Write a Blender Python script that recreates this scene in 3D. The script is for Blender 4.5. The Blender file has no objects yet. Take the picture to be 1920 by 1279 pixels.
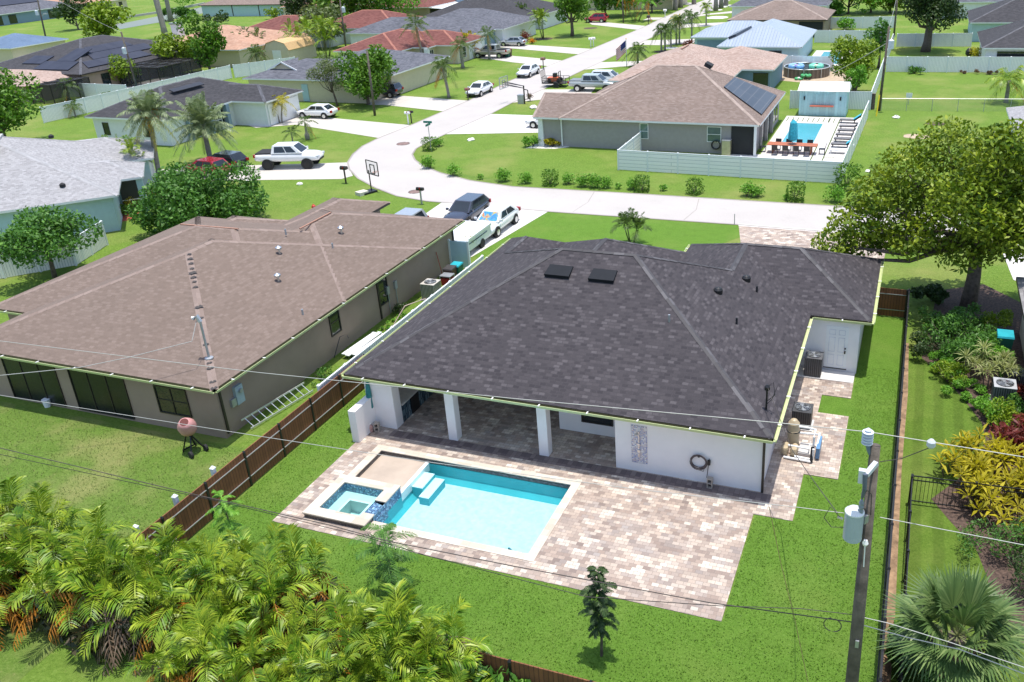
import bpy, math, random
import numpy as np
from math import sin, cos, pi, radians, sqrt, atan2
from mathutils import Vector as V, Matrix
sc = bpy.context.scene
col = sc.collection
# ---------------------------------------------------------------- camera
H = 19.8
PITCH, ROLL, YAW = 0.42208168, 0.04818871, -0.36997315
FPX, CX, CY = 1648.39884, 1095.0776, 575.1635          # on the 1920 x 1279 photograph
def _cam_axes():
    cp, sp, cr, sr, cy, sy = cos(PITCH), sin(PITCH), cos(ROLL), sin(ROLL), cos(YAW), sin(YAW)
    f = np.array([sy*cp, cy*cp, -sp]); r = np.array([cy, -sy, 0.]); d = np.cross(f, r)
    return np.stack([cr*r+sr*d, -sr*r+cr*d, f])
CM = _cam_axes()
cam = bpy.data.cameras.new('camera'); cam_o = bpy.data.objects.new('camera', cam); col.objects.link(cam_o)
cam.sensor_width = 36; cam.lens = FPX*36/1920
cam.shift_x = -(CX-960)/1920; cam.shift_y = -(639.5-CY)/1920
cam.clip_start = 0.5; cam.clip_end = 2000
m = Matrix([[CM[0][i], -CM[1][i], -CM[2][i]] for i in range(3)]).to_4x4(); m.translation = V((0, 0, H))
cam_o.matrix_world = m
sc.camera = cam_o
def ray(px, py): return CM.T @ np.array([(px-CX)/FPX, (py-CY)/FPX, 1.])
def G(px, py, z=0.0):                                  # the point of height z seen there
    d = ray(px, py); t = (z-H)/d[2]; return (float(d[0]*t), float(d[1]*t), z)
def GX(px, py, x):                                     # the point on a wall of given x
    d = ray(px, py); t = x/d[0]; return (x, float(d[1]*t), float(H+d[2]*t))
def GY(px, py, y):
    d = ray(px, py); t = y/d[1]; return (float(d[0]*t), y, float(H+d[2]*t))
# ---------------------------------------------------------------- sky, sun, exposure
SUN_EL, SUN_AZ = radians(86), atan2(0.16, 0.11)
w = bpy.data.worlds.new('World'); sc.world = w; w.use_nodes = True
nt = w.node_tree; bg = nt.nodes['Background']
sky = nt.nodes.new('ShaderNodeTexSky'); sky.sky_type = 'NISHITA'; sky.sun_disc = False
sky.sun_elevation = SUN_EL; sky.sun_rotation = SUN_AZ; sky.air_density = 1.0; sky.dust_density = 1.5
nt.links.new(sky.outputs[0], bg.inputs[0]); bg.inputs[1].default_value = 0.15
sun = bpy.data.lights.new('sun', 'SUN'); sun.energy = 2.9; sun.angle = radians(0.5); sun.color = (1, .955, .88)
sun_o = bpy.data.objects.new('sun', sun); col.objects.link(sun_o)
sdir = V((cos(SUN_EL)*sin(SUN_AZ), cos(SUN_EL)*cos(SUN_AZ), sin(SUN_EL)))
sun_o.rotation_euler = sdir.to_track_quat('Z', 'Y').to_euler()
vs = sc.view_settings; vs.view_transform = 'Standard'; vs.look = 'None'; vs.gamma = 1; vs.exposure = 0.76
# ---------------------------------------------------------------- helpers
def tag(o, label, cat, group=None):
    o['label'] = label; o['category'] = cat
    if group: o['group'] = group
    return o
def thing(name, label, cat, loc=(0, 0, 0), rz=0.0, group=None):
    o = bpy.data.objects.new(name, None); col.objects.link(o); o.empty_display_size = .2
    o.location = loc; o.rotation_euler = (0, 0, rz)
    return tag(o, label, cat, group)
def kids(o): return [c for c in o.children]
def copy_tree(o, loc, rz=0.0, label=None, scale=None):
    c = o.copy(); col.objects.link(c); c.location = loc; c.rotation_euler = (0, 0, rz)
    if scale is not None: c.scale = scale if hasattr(scale, '__len__') else (scale,)*3
    if label: c['label'] = label
    for ch in KIDS.get(o.name, []):
        d = ch.copy(); col.objects.link(d); d.parent = c
        for g in KIDS.get(ch.name, []):
            e = g.copy(); col.objects.link(e); e.parent = d
    return c
KIDS = {}
def adopt(o, p):
    o.parent = p; KIDS.setdefault(p.name, []).append(o)
class MB:
    def __init__(s): s.v = []; s.f = []; s.m = []
    def poly(s, pts, mi=0):
        n = len(s.v); s.v += [tuple(p) for p in pts]; s.f.append(tuple(range(n, n+len(pts)))); s.m.append(mi); return s
    def hexa(s, b, t, mi=0):                           # bottom 4 (ccw) and top 4
        s.poly(b[::-1], mi); s.poly(t, mi)
        for i in range(len(b)):
            j = (i+1) % len(b); s.poly([b[i], b[j], t[j], t[i]], mi)
        return s
    def box(s, x0, y0, z0, x1, y1, z1, mi=0):
        x0, x1 = min(x0, x1), max(x0, x1); y0, y1 = min(y0, y1), max(y0, y1); z0, z1 = min(z0, z1), max(z0, z1)
        q = [(x0, y0), (x1, y0), (x1, y1), (x0, y1)]
        return s.hexa([(a, b, z0) for a, b in q], [(a, b, z1) for a, b in q], mi)
    def prism(s, pl, z0, z1, mi=0): return s.hexa([(p[0], p[1], z0) for p in pl], [(p[0], p[1], z1) for p in pl], mi)
    def bar(s, p0, p1, w, h, mi=0):                    # square bar between two points
        p0, p1 = V(p0), V(p1); d = (p1-p0).normalized(); up = V((0, 0, 1)) if abs(d.z) < .95 else V((0, 1, 0))
        a = d.cross(up).normalized()*w/2; b = a.cross(d).normalized()*h/2
        q0 = [p0-a-b, p0+a-b, p0+a+b, p0-a+b]; q1 = [p+(p1-p0) for p in q0]
        s.poly(q0[::-1] if False else q0, mi); s.poly(q1[::-1], mi)
        for i in range(4):
            j = (i+1) % 4; s.poly([q0[j], q0[i], q1[i], q1[j]], mi)
        return s
    def tube(s, pts, r, n=6, mi=0, caps=True):
        pts = [V(p) for p in pts]; rs = r if hasattr(r, '__len__') else [r]*len(pts)
        base = len(s.v); ref = None
        for i, p in enumerate(pts):
            d = (pts[min(i+1, len(pts)-1)]-pts[max(i-1, 0)]).normalized()
            if ref is None: ref = V((1, 0, 0)) if abs(d.x) < .8 else V((0, 1, 0))
            a = d.cross(ref).normalized(); b = d.cross(a).normalized(); ref = -d.cross(a) if False else ref
            for k in range(n):
                t = 2*pi*k/n; s.v.append(tuple(p+(a*cos(t)+b*sin(t))*rs[i]))
        for i in range(len(pts)-1):
            for k in range(n):
                k2 = (k+1) % n; s.f.append((base+i*n+k, base+i*n+k2, base+(i+1)*n+k2, base+(i+1)*n+k)); s.m.append(mi)
        if caps:
            s.f.append(tuple(base+k for k in range(n))[::-1]); s.m.append(mi)
            L = base+(len(pts)-1)*n; s.f.append(tuple(L+k for k in range(n))); s.m.append(mi)
        return s
    def cyl(s, p0, p1, r0, r1=None, n=12, mi=0): return s.tube([p0, p1], [r0, r0 if r1 is None else r1], n, mi)
    def lathe(s, prof, n=14, c=(0, 0, 0), mi=0):
        base = len(s.v)
        for r, z in prof:
            for k in range(n):
                t = 2*pi*k/n; s.v.append((c[0]+r*cos(t), c[1]+r*sin(t), c[2]+z))
        for i in range(len(prof)-1):
            for k in range(n):
                k2 = (k+1) % n; s.f.append((base+i*n+k, base+i*n+k2, base+(i+1)*n+k2, base+(i+1)*n+k)); s.m.append(mi)
        s.f.append(tuple(base+k for k in range(n))[::-1]); s.m.append(mi)
        L = base+(len(prof)-1)*n; s.f.append(tuple(L+k for k in range(n))); s.m.append(mi)
        return s
    def ring(s, c, R, r, nr=18, n=5, axis='z', mi=0, z=0):
        pts = []
        for i in range(nr+1):
            t = 2*pi*i/nr
            pts.append((c[0]+R*cos(t), c[1]+R*sin(t), c[2]) if axis == 'z' else (c[0]+R*cos(t), c[1], c[2]+R*sin(t)) if axis == 'y' else (c[0], c[1]+R*cos(t), c[2]+R*sin(t)))
        return s.tube(pts, r, n, mi, False)
    def build(s, name, mats, parent=None, w=False, smooth=False, uv=True, bevel=0, kind=None):
        me = bpy.data.meshes.new(name)
        ox = oy = oz = 0.
        vv = s.v
        if parent is not None and w:
            L = parent.location; P2 = parent.parent
            ox, oy, oz = L
            while P2 is not None: ox += P2.location.x; oy += P2.location.y; oz += P2.location.z; P2 = P2.parent
            vv = [(a-ox, b-oy, c-oz) for a, b, c in s.v]
        me.from_pydata(vv, [], s.f)
        if not hasattr(mats, '__len__'): mats = [mats]
        for mm in mats: me.materials.append(mm)
        if max(s.m, default=0): me.polygons.foreach_set('material_index', s.m)
        if smooth: me.polygons.foreach_set('use_smooth', [True]*len(s.f))
        me.update()
        if uv: auto_uv(me, s.v)
        o = bpy.data.objects.new(name, me); col.objects.link(o)
        if parent is not None: adopt(o, parent)
        if bevel:
            b = o.modifiers.new('bevel', 'BEVEL'); b.width = bevel; b.segments = 2; b.limit_method = 'ANGLE'
        if kind: o['kind'] = kind
        return o
def auto_uv(me, wv):
    ul = me.uv_layers.new(name='UVMap'); buf = [0.0]*(2*len(me.loops))
    for p in me.polygons:
        n = p.normal
        if abs(n.z) > .999: u, v = (1, 0, 0), (0, 1, 0)
        else:
            l = sqrt(n.x*n.x+n.y*n.y); u = (-n.y/l, n.x/l, 0); v = (-n.z*n.x/l, -n.z*n.y/l, l)
        for li in p.loop_indices:
            c = wv[me.loops[li].vertex_index]
            buf[2*li] = c[0]*u[0]+c[1]*u[1]; buf[2*li+1] = c[0]*v[0]+c[1]*v[1]+c[2]*v[2]
    ul.data.foreach_set('uv', buf)
def npmesh(name, verts, faces, mats, parent=None, mi=None):
    me = bpy.data.meshes.new(name); nv, nf = len(verts), len(faces); k = faces.shape[1]
    me.vertices.add(nv); me.vertices.foreach_set('co', np.asarray(verts, dtype=np.float32).ravel())
    me.loops.add(nf*k); me.loops.foreach_set('vertex_index', faces.astype(np.int32).ravel())
    me.polygons.add(nf); me.polygons.foreach_set('loop_start', np.arange(0, nf*k, k, dtype=np.int32))
    if not hasattr(mats, '__len__'): mats = [mats]
    for mm in mats: me.materials.append(mm)
    if mi is not None: me.polygons.foreach_set('material_index', np.asarray(mi, dtype=np.int32))
    me.update(calc_edges=True); me.validate()
    o = bpy.data.objects.new(name, me); col.objects.link(o)
    if parent is not None: adopt(o, parent)
    return o
# ---------------------------------------------------------------- materials
class NT:
    def __init__(s, name):
        s.mat = bpy.data.materials.new(name); s.mat.use_nodes = True; s.t = s.mat.node_tree
        s.b = s.t.nodes['Principled BSDF']; s.b.inputs['Roughness'].default_value = .7
    def n(s, typ, **kw):
        x = s.t.nodes.new('ShaderNode'+typ)
        for k, v in kw.items():
            if k in x.inputs.keys() if isinstance(k, str) else False: x.inputs[k].default_value = v
            else: setattr(x, k, v)
        return x
    def l(s, a, b): s.t.links.new(a, b)
    def ramp(s, fac, stops, const=False):
        r = s.n('ValToRGB'); e = r.color_ramp.elements
        if const: r.color_ramp.interpolation = 'CONSTANT'
        while len(e) < len(stops): e.new(.5)
        for i, (p, c) in enumerate(stops): e[i].position = p; e[i].color = (*c, 1) if len(c) == 3 else c
        s.l(fac, r.inputs[0]); return r.outputs[0]
    def noise(s, scale, detail=3, rough=.6, vec=None, dist=0):
        x = s.n('TexNoise'); x.inputs['Scale'].default_value = scale; x.inputs['Detail'].default_value = detail
        x.inputs['Roughness'].default_value = rough; x.inputs['Distortion'].default_value = dist
        s.l(vec if vec is not None else s.pos(), x.inputs['Vector']); return x.outputs[0]
    def pos(s):
        if not hasattr(s, '_p'): s._p = s.n('NewGeometry').outputs['Position']
        return s._p
    def uv(s):
        if not hasattr(s, '_u'): s._u = s.n('UVMap').outputs[0]
        return s._u
    def mix(s, fac, a, b, typ='MIX'):
        x = s.n('MixRGB', blend_type=typ)
        for i, q in enumerate((fac, a, b)):
            if hasattr(q, 'is_linked'): s.l(q, x.inputs[i])
            elif i == 0: x.inputs[0].default_value = q
            else: x.inputs[i].default_value = (*q, 1) if len(q) == 3 else q
        return x.outputs[0]
    def bump(s, h, strength=.4, dist=.02):
        x = s.n('Bump'); x.inputs['Strength'].default_value = strength; x.inputs['Distance'].default_value = dist
        s.l(h, x.inputs['Height']); s.l(x.outputs[0], s.b.inputs['Normal'])
    def col(s, c): s.l(c, s.b.inputs['Base Color'])
def mul(c, k): return tuple(min(1, x*k) for x in c)
def M_plain(name, c, rough=.7, metal=0, var=.12, scale=3., bump=0, coat=0, spec=None, bscale=60):
    n = NT(name); n.b.inputs['Roughness'].default_value = rough; n.b.inputs['Metallic'].default_value = metal
    if coat: n.b.inputs['Coat Weight'].default_value = coat; n.b.inputs['Coat Roughness'].default_value = .05
    if spec is not None: n.b.inputs['Specular IOR Level'].default_value = spec
    f = n.noise(scale, 4)
    n.col(n.ramp(f, [(.3, mul(c, 1-var)), (.7, mul(c, 1+var))]))
    if bump: n.bump(n.noise(bscale, 2), bump, .02)
    return n.mat
def M_shingle(name, cs, row=.145, tab=.34, bumpy=.5, row_shade=.35, weather=.15):
    n = NT(name); b = n.n('TexBrick'); b.offset = .37; b.offset_frequency = 2; b.squash = 1.0
    b.inputs['Color1'].default_value = (0, 0, 0, 1); b.inputs['Color2'].default_value = (1, 1, 1, 1); b.inputs['Mortar'].default_value = (.5, .5, .5, 1)
    b.inputs['Scale'].default_value = 1; b.inputs['Mortar Size'].default_value = .016; b.inputs['Mortar Smooth'].default_value = .3
    b.inputs['Brick Width'].default_value = tab; b.inputs['Row Height'].default_value = row
    n.l(n.uv(), b.inputs['Vector'])
    k = len(cs); c = n.ramp(b.outputs['Color'], [(.02+.96*i/(k-1), q) for i, q in enumerate(cs)])
    big = n.noise(.35, 3); c = n.mix(weather, c, n.ramp(big, [(.35, (0.03, .028, .028)), (.65, (.6, .56, .55))]), 'OVERLAY')
    fine = n.noise(30, 2); c = n.mix(.3, c, fine, 'OVERLAY')
    b3 = n.n('TexBrick'); b3.offset = .37; b3.inputs['Scale'].default_value = 1; b3.inputs['Mortar Size'].default_value = .02; b3.inputs['Mortar Smooth'].default_value = .5; b3.inputs['Brick Width'].default_value = tab*2.3; b3.inputs['Row Height'].default_value = row
    b3.inputs['Color1'].default_value = (.1, .1, .1, 1); b3.inputs['Color2'].default_value = (1, 1, 1, 1); n.l(n.uv(), b3.inputs['Vector'])
    c = n.mix(n.mix(1, n.mix(1, b3.outputs['Fac'], (row_shade,)*3, 'MULTIPLY'), b3.outputs['Color'], 'MULTIPLY'), c, (.014, .012, .013))  # dark row lines: shadow under each shingle course painted into the colour
    n.col(c); n.b.inputs['Roughness'].default_value = .88; n.b.inputs['Specular IOR Level'].default_value = .3
    h = n.mix(.6, n.mix(1, (1, 1, 1), b.outputs['Fac'], 'SUBTRACT'), b.outputs['Color'])
    n.bump(h, bumpy, .02)
    return n.mat
def M_bricks(name, stops, bw, rh, mortar, msize=.008, rough=.75, offset=.5, fine=.25, bumpy=.3, second=True, bias=0.0):
    n = NT(name); vec = n.uv()
    def br(sx, sy, off, rot=0):
        mp = n.n('Mapping'); mp.inputs['Location'].default_value = (off, off*.7, 0); n.l(vec, mp.inputs[0])
        b = n.n('TexBrick'); b.offset = offset; b.inputs['Color1'].default_value = (0, 0, 0, 1); b.inputs['Color2'].default_value = (1, 1, 1, 1); b.inputs['Mortar'].default_value = (.5, .5, .5, 1)
        b.inputs['Scale'].default_value = 1; b.inputs['Mortar Size'].default_value = msize; b.inputs['Bias'].default_value = bias
        b.inputs['Brick Width'].default_value = sx; b.inputs['Row Height'].default_value = sy; n.l(mp.outputs[0], b.inputs['Vector']); return b
    b = br(bw, rh, 0); c = n.ramp(b.outputs['Color'], stops)
    if second:
        b2 = br(bw*2.0, rh*2, 0.0); c2 = n.ramp(b2.outputs['Color'], stops[::-1] if False else stops)
        c = n.mix(.45, c, c2)
    c = n.mix(fine, c, n.noise(45, 2), 'OVERLAY')
    c = n.mix(b.outputs['Fac'], c, mortar)
    n.col(c); n.b.inputs['Roughness'].default_value = rough
    if bumpy: n.bump(n.mix(1, (1, 1, 1), b.outputs['Fac'], 'SUBTRACT'), bumpy, .01)
    return n.mat
def M_grass(name, dark, mid, light, dry, dryamt=.5, s=1.0, stripe=0):
    n = NT(name); f1 = n.noise(9*s, 5, .75); f2 = n.noise(.22*s, 4, .6); f3 = n.noise(1.3*s, 4, .65)
    c = n.ramp(f1, [(.3, dark), (.5, mid), (.72, light)])
    c = n.mix(n.ramp(f3, [(.45, (0, 0, 0)), (.75, (.6,)*3)]), c, mul(mid, .72))
    c = n.mix(n.ramp(f2, [(.48, (0, 0, 0)), (.72, (dryamt,)*3)]), c, dry)
    c = n.mix(n.ramp(n.noise(3.1*s, 4, .7), [(.6, (0, 0, 0)), (.8, (dryamt,)*3)]), c, mul(dry, 1.05))
    if stripe:
        wv = n.n('TexWave'); wv.wave_type = 'BANDS'; wv.bands_direction = 'X'; wv.inputs['Scale'].default_value = stripe; wv.inputs['Distortion'].default_value = 1.2; wv.inputs['Detail'].default_value = 2; n.l(n.pos(), wv.inputs['Vector'])
        c = n.mix(.5, c, n.mix(1, n.ramp(wv.outputs['Fac'], [(.3, (.62, .62, .62)), (.7, (1, 1, 1))]), c, 'MULTIPLY'))
    n.col(c); n.b.inputs['Roughness'].default_value = .9; n.b.inputs['Specular IOR Level'].default_value = .15
    n.bump(n.noise(14*s, 4, .8), .9, .08)
    return n.mat
def M_leaf(name, c1, c2, c3=None, trans=.35, rough=.5, patch=.6, pamt=.45):
    n = NT(name); g = n.n('NewGeometry'); r = g.outputs['Random Per Island']
    c = n.ramp(r, [(0, c1), (.75, c2), (1, c3 or c2)])
    f = n.noise(patch, 3); c = n.mix(n.ramp(f, [(.4, (0, 0, 0)), (.65, (pamt,)*3)]), c, mul(c3 or c2, 1.1) if pamt > .5 else mul(c2, 1.25))
    if pamt > .5: c = n.mix(n.ramp(n.noise(patch*.7, 2), [(.5, (0, 0, 0)), (.7, (.6,)*3)]), c, mul(c1, .8))
    n.col(c); n.b.inputs['Roughness'].default_value = rough; n.b.inputs['Specular IOR Level'].default_value = .3
    tr = n.n('BsdfTranslucent'); n.l(n.mix(1, c, (1.25, 1.3, .7), 'MULTIPLY'), tr.inputs[0])
    ms = n.n('MixShader'); ms.inputs[0].default_value = trans
    n.l(n.b.outputs[0], ms.inputs[1]); n.l(tr.outputs[0], ms.inputs[2])
    n.l(ms.outputs[0], n.t.nodes['Material Output'].inputs[0])
    return n.mat
def M_boards(name, c, gap, w=.15, vertical=False, rough=.6, var=.12, msize=.012):
    n = NT(name); v = n.uv()
    if vertical:
        mp = n.n('Mapping'); mp.inputs['Rotation'].default_value = (0, 0, pi/2); n.l(v, mp.inputs[0]); v = mp.outputs[0]
    b = n.n('TexBrick'); b.offset = .5; b.inputs['Color1'].default_value = (*mul(c, 1-var), 1); b.inputs['Color2'].default_value = (*mul(c, 1+var), 1)
    b.inputs['Mortar'].default_value = (*gap, 1); b.inputs['Scale'].default_value = 1; b.inputs['Mortar Size'].default_value = msize
    b.inputs['Brick Width'].default_value = 40; b.inputs['Row Height'].default_value = w; n.l(v, b.inputs['Vector'])
    n.col(n.mix(.25, b.outputs['Color'], n.noise(5, 4), 'OVERLAY')); n.b.inputs['Roughness'].default_value = rough
    n.bump(n.mix(1, (1, 1, 1), b.outputs['Fac'], 'SUBTRACT'), .4, .02)
    return n.mat
def M_water(name, tint, bumps=.25, scale=3.):
    n = NT(name); t = n.t; tr = n.n('BsdfTransparent'); tr.inputs[0].default_value = (*tint, 1)
    gl = n.n('BsdfGlossy'); gl.inputs['Roughness'].default_value = .03
    fr = n.n('Fresnel'); fr.inputs[0].default_value = 1.33
    bp = n.n('Bump'); bp.inputs['Strength'].default_value = bumps; bp.inputs['Distance'].default_value = .05
    n.l(n.noise(scale, 3), bp.inputs['Height']); n.l(bp.outputs[0], gl.inputs['Normal']); n.l(bp.outputs[0], fr.inputs['Normal'])
    ms = n.n('MixShader'); n.l(fr.outputs[0], ms.inputs[0]); n.l(tr.outputs[0], ms.inputs[1]); n.l(gl.outputs[0], ms.inputs[2])
    n.l(ms.outputs[0], t.nodes['Material Output'].inputs[0]); return n.mat
def M_screen(name, c, op=.45):
    n = NT(name); tr = n.n('BsdfTransparent'); ms = n.n('MixShader'); ms.inputs[0].default_value = op
    n.b.inputs['Base Color'].default_value = (*c, 1)
    n.l(tr.outputs[0], ms.inputs[1]); n.l(n.b.outputs[0], ms.inputs[2]); n.l(ms.outputs[0], n.t.nodes['Material Output'].inputs[0]); return n.mat
def M_conc(name, c, var=.07, joint=0):
    n = NT(name); f = n.noise(.25, 4); f2 = n.noise(18, 3)
    cc = n.ramp(f, [(.3, mul(c, 1-var)), (.7, mul(c, 1+var*.6))])
    cc = n.mix(.18, cc, f2, 'OVERLAY')
    cc = n.mix(n.ramp(n.noise(.9, 5, .7), [(.58, (0, 0, 0)), (.75, (.18,)*3)]), cc, mul(c, .55))
    if joint:
        b = n.n('TexBrick'); b.offset = 0; b.inputs['Scale'].default_value = 1; b.inputs['Mortar Size'].default_value = .02; b.inputs['Brick Width'].default_value = joint; b.inputs['Row Height'].default_value = joint
        n.l(n.uv(), b.inputs['Vector']); cc = n.mix(n.mix(1, b.outputs['Fac'], (.5,)*3, 'MULTIPLY'), cc, mul(c, .4))
    n.col(cc); n.b.inputs['Roughness'].default_value = .85; n.bump(f2, .15, .01); return n.mat
# material palette
STUCCO_W = M_plain('white_stucco', (.83, .79, .77), .85, var=.03, bump=.25, scale=1.5)
STUCCO_T = M_plain('taupe_stucco', (.33, .245, .185), .9, var=.06, bump=.3, scale=1.2)
STUCCO_G = M_plain('grey_stucco', (.34, .315, .30), .9, var=.05, bump=.3)
STUCCO_B = M_plain('pale_blue_stucco', (.42, .56, .60), .9, var=.05, bump=.2)
STUCCO_C = M_plain('cream_stucco', (.62, .53, .38), .9, var=.05)
STUCCO_L = M_plain('light_stucco', (.74, .735, .74), .9, var=.04)
STUCCO_D = M_plain('blue_grey_stucco', (.20, .28, .36), .9, var=.05)
WHITE = M_plain('white_paint', (.8, .8, .79), .5, var=.03)
TRIM = M_plain('pale_trim', (.55, .62, .40), .5, var=.08)
GUT = M_plain('gutter_paint', (.50, .56, .27), .4, var=.05)
BRONZE = M_plain('bronze_metal', (.035, .028, .022), .45, var=.15)
BLACK = M_plain('black_metal', (.012, .012, .013), .45, var=.1)
RUBBER = M_plain('black_rubber', (.018, .018, .019), .8, var=.1)
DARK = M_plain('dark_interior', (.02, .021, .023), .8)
GLASS = M_plain('dark_glass', (.014, .02, .024), .06, var=.4, scale=.7, spec=.8)
GLASSG = M_plain('green_glass', (.10, .16, .15), .08, var=.3, scale=.7, spec=.8)
CHROME = M_plain('bright_metal', (.62, .63, .64), .25, metal=.9, var=.05)
GALV = M_plain('galvanised_metal', (.42, .44, .46), .45, metal=.6, var=.12)
ALU = M_plain('aluminium', (.66, .67, .68), .4, metal=.5, var=.05)
SH_MAIN = M_shingle('charcoal_shingle', [(.037, .033, .038), (.047, .042, .047), (.054, .048, .053), (.062, .055, .060), (.092, .083, .089)], row=.15, tab=.26, weather=.06, row_shade=.9)
SH_CAP = M_shingle('grey_cap_shingle', [(.055, .053, .06), (.09, .088, .096), (.16, .158, .168)], row=.36, tab=.6, weather=.05)
SH_BRN = M_shingle('brown_shingle', [(.155, .116, .094), (.175, .131, .107), (.205, .156, .130)], row=.16, tab=.26, weather=.05, row_shade=.9)
SH_BRNC = M_shingle('brown_cap_shingle', [(.17, .115, .09), (.22, .16, .13)], row=.4, tab=.5)
SH_TAN = M_shingle('taupe_shingle', [(.18, .135, .112), (.215, .163, .138), (.26, .205, .178)], row=.15, tab=.3, weather=.12, row_shade=.8)
SH_PINK = M_shingle('faded_tan_shingle', [(.30, .215, .175), (.38, .28, .235), (.45, .35, .30)], row=.16, tab=.3, weather=.12, row_shade=.8)
SH_LG = M_shingle('light_grey_shingle', [(.25, .245, .25), (.31, .305, .31), (.37, .365, .375)], row=.16, tab=.24, weather=.06, row_shade=.6)
SH_DG = M_shingle('dark_grey_shingle', [(.038, .037, .041), (.050, .049, .054), (.068, .066, .072)], row=.17, tab=.35, weather=.1)
SH_MG = M_shingle('mid_grey_shingle', [(.075, .078, .095), (.11, .115, .135), (.15, .155, .18)], row=.17, tab=.5)
SH_RED = M_shingle('red_shingle', [(.12, .040, .034), (.17, .062, .052), (.21, .085, .07)], row=.17, tab=.5)
SH_ORG = M_shingle('terracotta_shingle', [(.36, .20, .135), (.43, .26, .18), (.48, .31, .22)], row=.17, tab=.5)
METALROOF = M_boards('blue_metal_roof', (.33, .38, .44), (.17, .22, .30), .42, True, .35, .05, .03)
SOLAR = M_bricks('solar_cells', [(0, (.012, .014, .03)), (1, (.022, .025, .045))], 1.0, 1.6, (.035, .037, .045), .02, .55, 0, .05, 0, False)
PAVER = M_bricks('mixed_pavers', [(.0, (.18, .14, .122)), (.22, (.30, .228, .186)), (.45, (.40, .31, .25)), (.6, (.33, .29, .265)), (.75, (.46, .365, .29)), (.9, (.58, .49, .40)), (1, (.78, .70, .59))], .24, .165, (.20, .165, .14), .006)
TRAV = M_bricks('travertine', [(0, (.44, .37, .29)), (.5, (.56, .50, .41)), (1, (.66, .60, .52))], .6, .32, (.40, .36, .31), .006, .6)
TILE_B = M_bricks('blue_mosaic', [(0, (.012, .04, .11)), (.4, (.03, .10, .24)), (.7, (.08, .24, .42)), (1, (.35, .55, .7))],   .06, .06, (.16, .24, .32), .006, .2, 0, .1, .1, False)
TILE_DK = M_bricks('dark_mosaic', [(0, (.035, .033, .038)), (.5, (.07, .068, .075)), (1, (.15, .14, .15))], .07, .05, (.05, .05, .05), .005, .35, .5, .1, .1, False)
TILE_SH = M_bricks('shower_mosaic', [(0, (.03, .07, .28)), (.3, (.14, .22, .52)), (.5, (.45, .28, .30)), (.7, (.60, .58, .58)), (1, (.78, .78, .80))], .055, .055, (.6, .58, .58), .01, .25, 0, .1, .1, False)
TILE_KT = M_bricks('blue_strip_tile', [(0, (.02, .04, .06)), (.5, (.06, .12, .16)), (1, (.25, .35, .4))], .05, .3, (.05, .06, .07), .006, .25, .5, .1, .1, False)
POOLP = M_plain('pool_plaster', (.58, .68, .74), .6, var=.16, scale=4.5)
SHELFP = M_plain('dry_plaster', (.44, .36, .29), .7, var=.12, scale=1.0)
SPAP = M_plain('spa_plaster', (.62, .74, .72), .6, var=.05)
WATER = M_water('pool_water', (.76, .94, .97), .6, 4)
CANALW = M_water('canal_water', (.05, .08, .10), .3, .8)
CONC = M_conc('driveway_concrete', (.50, .465, .425), .07, joint=3.2)
CONCW = M_conc('white_concrete', (.60, .575, .545), .05, joint=3.0)
ROADM = M_conc('road_concrete', (.44, .41, .385), .06)
GR_FAR = M_grass('lawn_mixed', (.08, .15, .018), (.135, .225, .032), (.20, .29, .06), (.30, .29, .10), .55, .7)
GR_NEAR = M_grass('lawn_lush', (.075, .165, .016), (.12, .235, .028), (.17, .29, .055), (.20, .27, .06), .4, 1.4)
GR_LEFT = M_grass('lawn_patchy', (.075, .15, .020), (.13, .22, .035), (.20, .28, .07), (.36, .31, .14), .6, 1.3)
GR_STRIPE = M_grass('lawn_mown', (.075, .15, .016), (.12, .205, .026), (.17, .26, .045), (.24, .29, .07), .5, 1.2, stripe=.42)
MULCH = M_plain('bark_mulch', (.085, .055, .042), .95, var=.6, scale=9, bump=.8, bscale=20)
REDMULCH = M_plain('red_mulch', (.30, .07, .04), .95, var=.35, scale=6, bump=.5)
SAND = M_plain('bare_sand', (.42, .33, .23), .95, var=.2, scale=2)
GRAVEL = M_plain('white_gravel', (.72, .70, .66), .95, var=.15, scale=12)
WOODF = M_boards('brown_fence_boards', (.20, .078, .030), (.09, .036, .016), .14, True, .8, .15)
VINYL = M_boards('white_vinyl', (.88, .86, .84), (.36, .40, .43), .16, True, .45, .03)
VINYLH = M_boards('white_vinyl_slats', (.88, .87, .85), (.5, .53, .55), .3, False, .45, .03, .02)
BARK = M_plain('brown_bark', (.13, .10, .08), .95, var=.4, scale=6, bump=.8, bscale=14)
PALMB = M_plain('grey_palm_bark', (.26, .235, .21), .95, var=.25, scale=5, bump=.5, bscale=12)
CANE = M_plain('green_cane', (.20, .22, .09), .6, var=.3, scale=4)
POLEW = M_plain('weathered_pole_wood', (.115, .095, .078), .95, var=.4, scale=3, bump=.6, bscale=25)
HILL_Z = 0
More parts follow.
